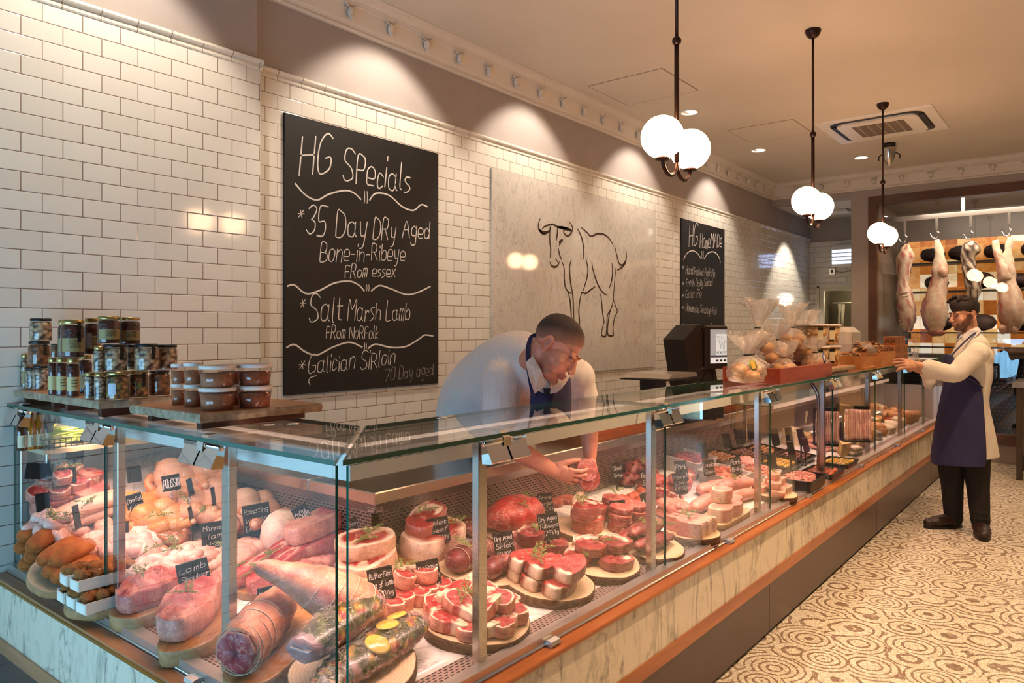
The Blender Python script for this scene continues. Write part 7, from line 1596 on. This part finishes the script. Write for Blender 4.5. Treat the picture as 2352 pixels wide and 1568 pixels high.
def hand(b, M, side=1, curl=(25, 30, 20), spread=5, thumb=(35, 20, 15), s=1.0, lift=(0, 0, 0, 0)):
    """wrist at the origin, fingers along +x, palm facing -z, thumb on the +y*side edge"""
    b.ell((.040*s, 0, 0), (.050*s, .040*s, .0165*s), 14, 9, M=M); b.ell((.07*s, .0, .001), (.026*s, .041*s, .014*s), 12, 8, M=M); b.ell((.03*s, .022*s*side, -.008*s), (.032*s, .02*s, .016*s), 10, 7, M=M)
    b.tube([(-.05*s, 0, 0), (0, 0, 0), (.03*s, 0, 0)], [.029*s, .027*s, .03*s], 12, M=M, sq=.78)
    for i, (y, L_, r_) in enumerate(((.033, .074, .0088), (.0112, .084, .0092), (-.0112, .077, .0088), (-.032, .060, .0078))):
        a0 = R(spread*(1.5-i)*side); p = Vector((.086*s - .004*abs(i-1)*s, y*s*side, 0)); pts = [p - Vector((.02*s, 0, 0)), p]; ang = 0
        for j, f in enumerate((.42, .32, .26)):
            ang += R(curl[j] + lift[i]); d = Vector((math.cos(ang)*math.cos(a0), math.cos(ang)*math.sin(a0), -math.sin(ang))); pts.append(pts[-1] + d*(L_*f*s))
        rr_ = [r_*1.05*s, r_*1.05*s, r_*s, r_*.92*s, r_*.7*s]; b.tube(pts, rr_, 10, M=M); b.ell(pts[-1], (r_*.72*s,)*3, 8, 6, M=M)
        for q in pts[1:4]: b.ell(q, (r_*1.08*s,)*3, 8, 6, M=M)
    p = Vector((.014*s, .024*s*side, -.006*s)); pts = [p]; a = R(thumb[0]); dn = R(thumb[1])
    for j, f in enumerate((.042, .034, .027)):
        pts.append(pts[-1] + Vector((math.cos(a)*math.cos(dn), math.sin(a)*side*math.cos(dn), -math.sin(dn)))*f*s); a -= R(thumb[2]); dn += R(6)
    b.tube(pts, [.016*s, .0125*s, .0108*s, .008*s], 10, M=M); b.ell(pts[-1], (.0085*s,)*3, 8, 6, M=M)
def limb(b, pts, rad, n=16, sub=5, sq=1.0):
    P = crom(pts, sub); rr_ = [v.x for v in crom([(q, 0, 0) for q in rad], sub)]; b.tube(P, rr_, n, sq=sq)
    b.ell(P[0], (rr_[0],)*3, 12, 8); b.ell(P[-1], (rr_[-1],)*3, 12, 8)
RT = Vector((sa, -ca, 0)); FW = Vector((ca, sa, 0)); UP = Vector((0, 0, 1))
# ---------------- the man leaning into the case
J = atT
hip, spine, chest, nb = J(1072, 1040, 3.72), J(1108, 905, 3.50), J(1190, 850, 3.30), J(1252, 832, 3.10)
hc = J(1277, 797, 3.02)
root = empty('person', loc=(hip.x, hip.y+.1, 0)); tag(root, 'man in white shirt and navy apron leaning into the case, holding raw burgers', 'person')
def pz(o, parent=root): o.parent = parent; o.matrix_parent_inverse = parent.matrix_world.inverted() if parent.matrix_world != Matrix() else Matrix.Translation(-parent.location); return o
HM = frame(hc, RT*.66 - FW*.30 - UP*.60, UP*.9 + RT*.45)
SKIN1 = skinmat('ruddy_skin', '#dc9a80', '#cf8068', [(HM @ Vector((0, .062, -.105)), .055), (HM @ Vector((-.05, .03, -.075)), .04), (HM @ Vector((.05, .03, -.075)), .04)], '#96604a', .55)
rs, re_, rw = J(1152, 880, 3.16), J(1150, 1012, 3.08), J(1268, 1079, 3.20)
ls, le, lw_ = J(1322, 868, 3.36), J(1352, 955, 3.38), J(1355, 1052, 3.36)
b = MB()
head(b, HM, 1.08, 1.0, 1.10)
b.tube([HM @ Vector((0, -.03, -.03)), HM @ Vector((0, -.035, -.10)), nb], [.066, .066, .075], 16)
limb(b, [hip, spine, chest, nb], [.16, .165, .16, .07], 20)
limb(b, [rs, (rs+re_)/2, re_], [.062, .056, .048]); limb(b, [re_, re_*.6+rw*.4, rw], [.047, .046, .030])
limb(b, [ls, (ls+le)/2, le], [.060, .054, .046]); limb(b, [le, le*.6+lw_*.4, lw_], [.045, .043, .029])
for sgn in (-1, 1):
    k0 = hip + RT*(.09*sgn); kn = Vector((k0.x, k0.y+.02, .50)); an = Vector((k0.x, k0.y+.08, .08)); limb(b, [k0, kn, an], [.095, .062, .045])
# right hand under the burgers, palm up; left hand steadying them from the right
patty = J(1343, 1086, 3.27)
xd = (patty - rw).normalized()
def hframe(o, x, nrm):
    x = Vector(x).normalized(); z = Vector(nrm); z = (z-x*z.dot(x)).normalized(); y = z.cross(x)
    return Matrix(((x.x, y.x, z.x, o[0]), (x.y, y.y, z.y, o[1]), (x.z, y.z, z.z, o[2]), (0, 0, 0, 1)))
HR = hframe(rw, RT*.93 - UP*.34 + FW*.10, -(FW*.78 + UP*.42))
hand(b, HR, 1, (14, 22, 18), 4, (36, 18, 14), 1.05)
HL = hframe(lw_, -UP*.84 + RT*.16 - FW*.12, RT*.75 + FW*.35)
hand(b, HL, -1, (26, 34, 22), 5, (30, 25, 12), 1.0)
body = b.build('body', SKIN1); remesh(pz(body), .003, 2)
face_parts(body, HM, 1.08, mat('sandy_brow', '#7a4a30', rough=.8), SKIN1, .9)
# close cropped hair: cap over the cranium with faded sides
def hairline(d): return d.z > (.10 + .62*max(0, d.y)**1.5 - .45*max(0, -d.y))
b = MB(); n, m_ = 80, 48; vs = []; cs = []
for j in range(m_+1):
    th = math.pi*.86*j/m_
    for i in range(n):
        a = 2*math.pi*i/n; d = Vector((math.sin(th)*math.cos(a), math.sin(th)*math.sin(a), math.cos(th))); h = d.z-(-.16+.62*max(0, d.y)**1.5-.75*max(0, -d.y)); q = 1.004 + .010*max(0, min(1, h*3)) - .06*max(0, min(1, -h*6)); top = max(0, min(1, (d.z-.1)*1.4)); q += .05*top*top*(3-2*top) + .03*top*max(0, d.y)
        vs.append((d.x*.076*q*1.08, (-.014+d.y*.096*q)*1.08, (.034+d.z*.084*q)*1.08)); cs.append(mixc(lin('#c08468'), lin('#38201a'), max(0, min(1, .12+h*1.25))))
b.add(vs, [(j*n+i, (j+1)*n+i, (j+1)*n+(i+1) % n, j*n+(i+1) % n) for j in range(m_) for i in range(n)], cs, M=HM); pz(b.build('hair', HAIR1))
# shirt
b = MB(); limb(b, [hip, J(1085, 960, 3.62), spine, chest, nb + (chest-nb)*.28], [.178, .182, .186, .184, .105], 24)
b.ell(rs, (.098, .098, .098), 14, 10); b.ell(ls, (.092, .092, .092), 14, 10); b.ell((rs+chest)/2, (.13, .12, .12), 14, 10); b.ell((ls+chest)/2, (.12, .12, .12), 14, 10)
limb(b, [rs, rs*.5+re_*.5, re_*.96+rw*.04], [.086, .082, .074]); limb(b, [ls, ls*.45+le*.55, le*1.0], [.080, .074, .066])
sh = b.build('shirt', SHIRT); remesh(pz(sh), .009, 6)
b = MB()
for p_, d_ in ((re_*.9+rw*.1, rw-re_), (le*1.0+lw_*.0, lw_-le)):
    d_ = d_.normalized(); a_ = d_.cross(UP).normalized(); c_ = a_.cross(d_)
    for o_2 in (0, .018, .034): b.tube([p_ + d_*(o_2-.02) + a_*(.062*math.cos(w)) + c_*(.062*math.sin(w)) for w in [2*math.pi*i/20 for i in range(21)]], .0125, 8)
pz(b.build('rolled_cuff', SHIRT))
for s_ in (-1, 1):
    c0_ = HM @ Vector((.035*s_, .045, -.135)); b = MB()
    v = [HM @ Vector(q) for q in ((.07*s_, -.03, -.085), (.062*s_, .035, -.105), (.022*s_, .075, -.135), (.05*s_, .07, -.19), (.082*s_, .02, -.155), (.09*s_, -.03, -.12))]
    b.add(v + [q + Vector((0, 0, -.006)) for q in v], [tuple(range(6)), tuple(range(11, 5, -1))] + [(i, (i+1) % 6, 6+(i+1) % 6, 6+i) for i in range(6)], smooth=False); pz(b.build('collar', SHIRT))
# apron: bib, neck strap and waist tie
bl = crom([J(1220, 884, 3.045), J(1219, 915, 3.02), J(1216, 960, 3.02), J(1212, 1015, 3.05)], 4); br = crom([J(1308, 866, 3.13), J(1311, 900, 3.15), J(1309, 950, 3.18), J(1305, 1000, 3.2)], 4)
b = MB(); n = 14; vs = []
for r_ in range(len(bl)):
    for i in range(n+1):
        u = i/n; q = bl[r_]*(1-u) + br[r_]*u; dip = 4*u*(1-u)*max(0, 1-r_/5); vs.append(q - FW*(.075*4*u*(1-u)+.004*math.sin(u*14+r_*.5)) - UP*(.050*dip))
b.add(vs, [(r_*(n+1)+i, r_*(n+1)+i+1, (r_+1)*(n+1)+i+1, (r_+1)*(n+1)+i) for r_ in range(len(bl)-1) for i in range(n)]); bib = b.build('apron_bib', NAVY); pz(bib); bib.modifiers.new('t', 'SOLIDIFY').thickness = .004
MB_ = MB(); ribbon(MB_, crom([J(1240, 770, 3.05), J(1222, 772, 3.02), J(1213, 800, 3.0), J(1215, 850, 2.99), J(1224, 905, 3.0)], 6), .019, -FW); o = MB_.build('neck_strap', NAVY); pz(o); o.modifiers.new('t', 'SOLIDIFY').thickness = .004
MB_ = MB(); ribbon(MB_, crom([J(1082, 868, 3.36), J(1079, 880, 3.32), J(1092, 908, 3.28), J(1110, 936, 3.27), J(1140, 962, 3.22), J(1190, 985, 3.12)], 6), .018, -FW-RT*.5); o = MB_.build('waist_tie', NAVY); pz(o); o.modifiers.new('t', 'SOLIDIFY').thickness = .004
MB_ = MB(); MB_.prism([(-.015, 0), (.015, 0), (.012, -.02), (.02, -.07), (-.02, -.07), (-.012, -.02)], 'Y', -.004, .004, M=frame(HM @ Vector((.0, .085, -.15)), -FW, UP)); pz(MB_.build('neck_tie', mat('dark_tie', '#1c1a26', rough=.7)))
b = MB(); limb(b, [hip + Vector((0, 0, -.02)), hip + Vector((0, 0, -.4)), hip + Vector((0, .04, -.9))], [.17, .16, .15]); remesh(pz(b.build('trousers', TROU)), .012, 4)
# the burgers he holds
for i, (dx, dz, a) in enumerate(((0, .012, 70), (.012, -.022, 50))):
    o = slab(MB(), outl(CIRC) if 'CIRC' in globals() else [(.05*math.cos(2*math.pi*q/24), .05*math.sin(2*math.pi*q/24)) for q in range(24)], .026, lambda f, a_, w, z: lin('#a8433c'), wob=.003).build('beef_burger', PATTY if 'PATTY' in globals() else organic('minced_beef', .4, .85, 120, .5, 130))
    o.matrix_world = Matrix.Translation(patty + RT*dx + UP*dz - FW*.005) @ frame((0, 0, 0), FW*.3 + UP*.9, UP).to_3x3().to_4x4() @ Euler((R(70-a), R(20), 0)).to_matrix().to_4x4()
    tag(o, ['upper raw burger held in the leaning mans hands', 'lower raw burger held in the leaning mans hands'][i], 'meat', 'burgers in the mans hands')
# ---------------- the bearded man standing at the counter
t0 = 5.56; K = lambda px, py, d=0: atT(px, py, t0 + d)
foot = K(2200, 1215); root2 = empty('person', loc=(foot.x, foot.y, 0)); tag(root2, 'bearded man in cream coat and navy apron standing at the counter reaching out', 'person')
p2 = lambda o: pz(o, root2)
hc2 = K(2214, 722); HM2 = frame(hc2, -RT*.95 - FW*.12 - UP*.16, UP + RT*.0)
SKIN2 = skinmat('olive_skin', '#cf9a78', '#c0866a', [(HM2 @ Vector((0, .06, -.098)), .058), (HM2 @ Vector((-.052, .03, -.06)), .042), (HM2 @ Vector((.052, .03, -.06)), .042), (HM2 @ Vector((-.064, .005, -.02)), .028), (HM2 @ Vector((.064, .005, -.02)), .028)], '#4a2e20', .8)
b = MB(); head(b, HM2, .98, 1.06, .95)
nb2 = K(2232, 785); b.tube([HM2 @ Vector((0, -.025, -.04)), HM2 @ Vector((0, -.03, -.11)), nb2], [.056, .055, .062], 16)
ch2, wa, hp = K(2225, 840), K(2215, 930), K(2210, 1010)
limb(b, [nb2, ch2, wa, hp], [.07, .125, .115, .13], 20)
def leg(hpx, knx, anx, hd, fd): return hpx, knx, anx
h1, k1, a1 = K(2182, 1020, .06), K(2187, 1110, .06), K(2190, 1193, .06)
h2, k2_, a2 = K(2238, 1020, -.06), K(2246, 1115, -.06), K(2252, 1200, -.12)
limb(b, [h1, k1, a1], [.085, .058, .042]); limb(b, [h2, k2_, a2], [.085, .058, .042])
for a_, d_ in ((a1, -RT*.92-FW*.1), (a2, -RT*.45-FW*.8)): b.tube([a_ + UP*.0, a_ - UP*.06 + d_*.05, a_ - UP*.07 + d_*.15], [.04, .042, .03], 12)
s1, e1, w1 = K(2245, 812, -.19), K(2190, 858, -.21), K(2107, 838, -.15)
s2, e2, w2 = K(2225, 812, .17), K(2172, 868, .18), K(2104, 846, .12)
limb(b, [s1, (s1+e1)/2, e1], [.056, .048, .042]); limb(b, [e1, e1*.6+w1*.4, w1], [.041, .038, .027])
limb(b, [s2, (s2+e2)/2, e2], [.056, .048, .042]); limb(b, [e2, e2*.6+w2*.4, w2], [.041, .038, .027])
hand(b, hframe(w1, -RT*.96 + UP*.10 - FW*.05, -FW*.75 + UP*.55), -1, (6, 14, 10), 4, (26, 10, 8), 1.02)
hand(b, hframe(w2, -RT*.95 + UP*.12, UP*.8 + FW*.3), 1, (14, 20, 14), 4, (30, 10, 8), 1.0)
bd2 = b.build('body', SKIN2); remesh(p2(bd2), .0032, 2); face_parts(bd2, HM2, .98, mat('dark_brow', '#1d120d', rough=.8), SKIN2, .35)
# hair: thick swept-up top, short sides
b = MB(); vs = []; cs = []; n, m_ = 80, 46
for j in range(m_+1):
    th = math.pi*.84*j/m_
    for i in range(n):
        a = 2*math.pi*i/n; d = Vector((math.sin(th)*math.cos(a), math.sin(th)*math.sin(a), math.cos(th))); h = d.z-(-.22+.78*max(0, d.y)**1.4-.68*max(0, -d.y)); top = max(0, min(1, (d.z+.25)*.95)); top = top*top*(3-2*top); q = 1.0+.07*max(0, min(1, h*3))-.07*max(0, min(1, -h*6)) + top*(.15+.16*max(0, d.y)) + .05*top*nz((d.x*9, d.y*9, d.z*9))
        vs.append((d.x*.076*q, -.014+d.y*.096*q, .034+d.z*.084*q)); cs.append(mixc(lin('#1a0f0a'), lin('#2c1a12'), .5+.5*nz(d*9)))
b.add(vs, [(j*n+i, (j+1)*n+i, (j+1)*n+(i+1) % n, j*n+(i+1) % n) for j in range(m_) for i in range(n)], cs, M=HM2)
random.seed(5)
for i in range(26):
    x = random.uniform(-.06, .06); y = random.uniform(-.06, .045); z0_ = .034+.085*math.sqrt(max(.05, 1-(x/.08)**2-((y+.014)/.11)**2)); b.tube(crom([(x, y, z0_-.01), (x*1.05, y+.02, z0_+.022), (x*1.1+random.uniform(-.01, .01), y+.045, z0_+.018+random.uniform(-.005, .012))], 3), [.016]*3+[.012]*3+[.004], 7, col=mixc(lin('#1a0f0a'), lin('#301d14'), random.random()), M=HM2)
p2(b.build('hair', HAIR2))
# coat
b = MB(); cp_ = crom([K(2234, 800), K(2228, 850), K(2222, 920), K(2224, 990), K(2226, 1046)], 5); b.tube(cp_, [v.x for v in crom([(q, 0, 0) for q in (.118, .150, .140, .172, .196)], 5)], 28); b.ell(cp_[0], (.118,)*3, 14, 9)
b.ell(s1, (.085, .085, .085), 14, 10); b.ell(s2, (.085, .085, .085), 14, 10); b.ell((s1+s2)/2 + UP*-.03, (.14, .14, .12), 16, 10)
limb(b, [s1, (s1+e1)/2, e1, e1*.35+w1*.65], [.078, .074, .068, .064]); limb(b, [s2, (s2+e2)/2, e2, e2*.4+w2*.6], [.076, .072, .066, .062])
b.ell(e1*.4+w1*.6 - UP*.02, (.06, .06, .062), 12, 8); b.ell(e2*.45+w2*.55 - UP*.06, (.05, .05, .07), 12, 8)
remesh(p2(b.build('coat', COAT)), .009, 6)
for s_ in (-1, 1):
    v = [HM2 @ Vector(q) for q in ((.06*s_, -.05, -.10), (.06*s_, .02, -.115), (.02*s_, .062, -.15), (.05*s_, .06, -.20), (.085*s_, .0, -.165), (.085*s_, -.05, -.13))]
    b = MB(); b.add(v + [q - UP*.006 for q in v], [tuple(range(6)), tuple(range(11, 5, -1))] + [(i, (i+1) % 6, 6+(i+1) % 6, 6+i) for i in range(6)], smooth=False); p2(b.build('collar', SHIRT))
# apron wrapped round the front: sheet from one side round to the other
rows = [(2172, 812, .05, .24), (2165, 850, .11, .26), (2180, 866, .175, .29), (2168, 920, .185, .31), (2158, 980, .20, .33), (2148, 1030, .21, .345), (2143, 1061, .215, .35)]
b = MB(); n = 22; vs = []
for r_, (px, py, w, d_) in enumerate(rows):
    c = K(2222, py); fx = (c - K(px, py)).length
    for i in range(n+1):
        u = -1+2*i/n; a = u*R(38 if r_ == 0 else (52 if r_ == 1 else 92)); rad_x = fx*1.0; wob = .008*math.sin(u*9+r_*1.1)*(r_ > 2)
        vs.append(c - RT*((rad_x+wob)*math.cos(a)) - FW*((w+wob)*math.sin(a)) - UP*(.02*(1-abs(u)) if r_ == 6 else 0))
b.add(vs, [(r_*(n+1)+i, r_*(n+1)+i+1, (r_+1)*(n+1)+i+1, (r_+1)*(n+1)+i) for r_ in range(len(rows)-1) for i in range(n)]); ap = b.build('apron', NAVY); p2(ap)
so = ap.modifiers.new('t', 'SOLIDIFY'); so.thickness = .005; sb = ap.modifiers.new('sub', 'SUBSURF'); sb.levels = 1; sb.render_levels = 2
MB_ = MB(); ribbon(MB_, crom([K(2180, 822, -.09), K(2205, 795, -.10), K(2230, 772, -.085), K(2247, 760, -.05)], 6), .010, -FW+UP*.6); o = MB_.build('neck_strap', NAVY); p2(o); o.modifiers.new('t', 'SOLIDIFY').thickness = .004
MB_ = MB(); ribbon(MB_, crom([K(2225, 868, -.2), K(2250, 885, -.165), K(2268, 900, -.07)], 6), .012, -FW); o = MB_.build('waist_tie', NAVY); p2(o); o.modifiers.new('t', 'SOLIDIFY').thickness = .004
for (h_, k_, a_) in ((h1, k1, a1), (h2, k2_, a2)):
    b = MB(); limb(b, [h_, h_*.5+k_*.5, k_, k_*.45+a_*.55, a_], [.105, .095, .078, .070, .062], 20)
    for q in range(4): b.ell(a_ + UP*(.012+.022*q), (.066-.003*q+.004*(q % 2),)*2 + (.014,), 16, 8)
    remesh(p2(b.build('trouser_leg', TROU)), .008, 3)
for a_, d_ in ((a1, -RT*.95-FW*.1), (a2, -RT*.42-FW*.85)):
    d_ = d_.normalized(); z0_ = a_.z; s_ = UP.cross(d_); b = MB(); g0 = Vector((a_.x, a_.y, 0))
    b.tube([g0 + UP*(z0_+.05) - d_*.01, g0 + UP*(z0_+.0)-d_*.01, g0 + UP*.06 - d_*.0], [.056, .058, .056], 16); b.ell(g0 + UP*.055 + d_*.02, (.06, .06, .05), 14, 9); b.tube([g0+UP*.058-d_*.03, g0 + UP*.055 + d_*.07, g0 + UP*.046 + d_*.15, g0 + UP*.042 + d_*.20], [.05, .056, .054, .036], 16, sq=.8); b.ell(g0+UP*.04+d_*.20, (.04, .04, .034), 12, 8)
    for i, v in enumerate(b.v):
        if v[2] < .008: b.v[i] = (v[0], v[1], .008)
    sh_ = b.build('boot', BOOT); remesh(p2(sh_), .006, 3)
    sol = [(g0 + d_*(.085+.155*math.cos(w)) + s_*(.052*math.sin(w))) for w in [2*math.pi*i/24 for i in range(24)]]
    b = MB(); b.add([(q.x, q.y, .001) for q in sol] + [(q.x, q.y, .022) for q in sol], [tuple(range(24))[::-1], tuple(range(24, 48))] + [(i, (i+1) % 24, 24+(i+1) % 24, 24+i) for i in range(24)], smooth=False); p2(b.build('boot_sole', BLACK))
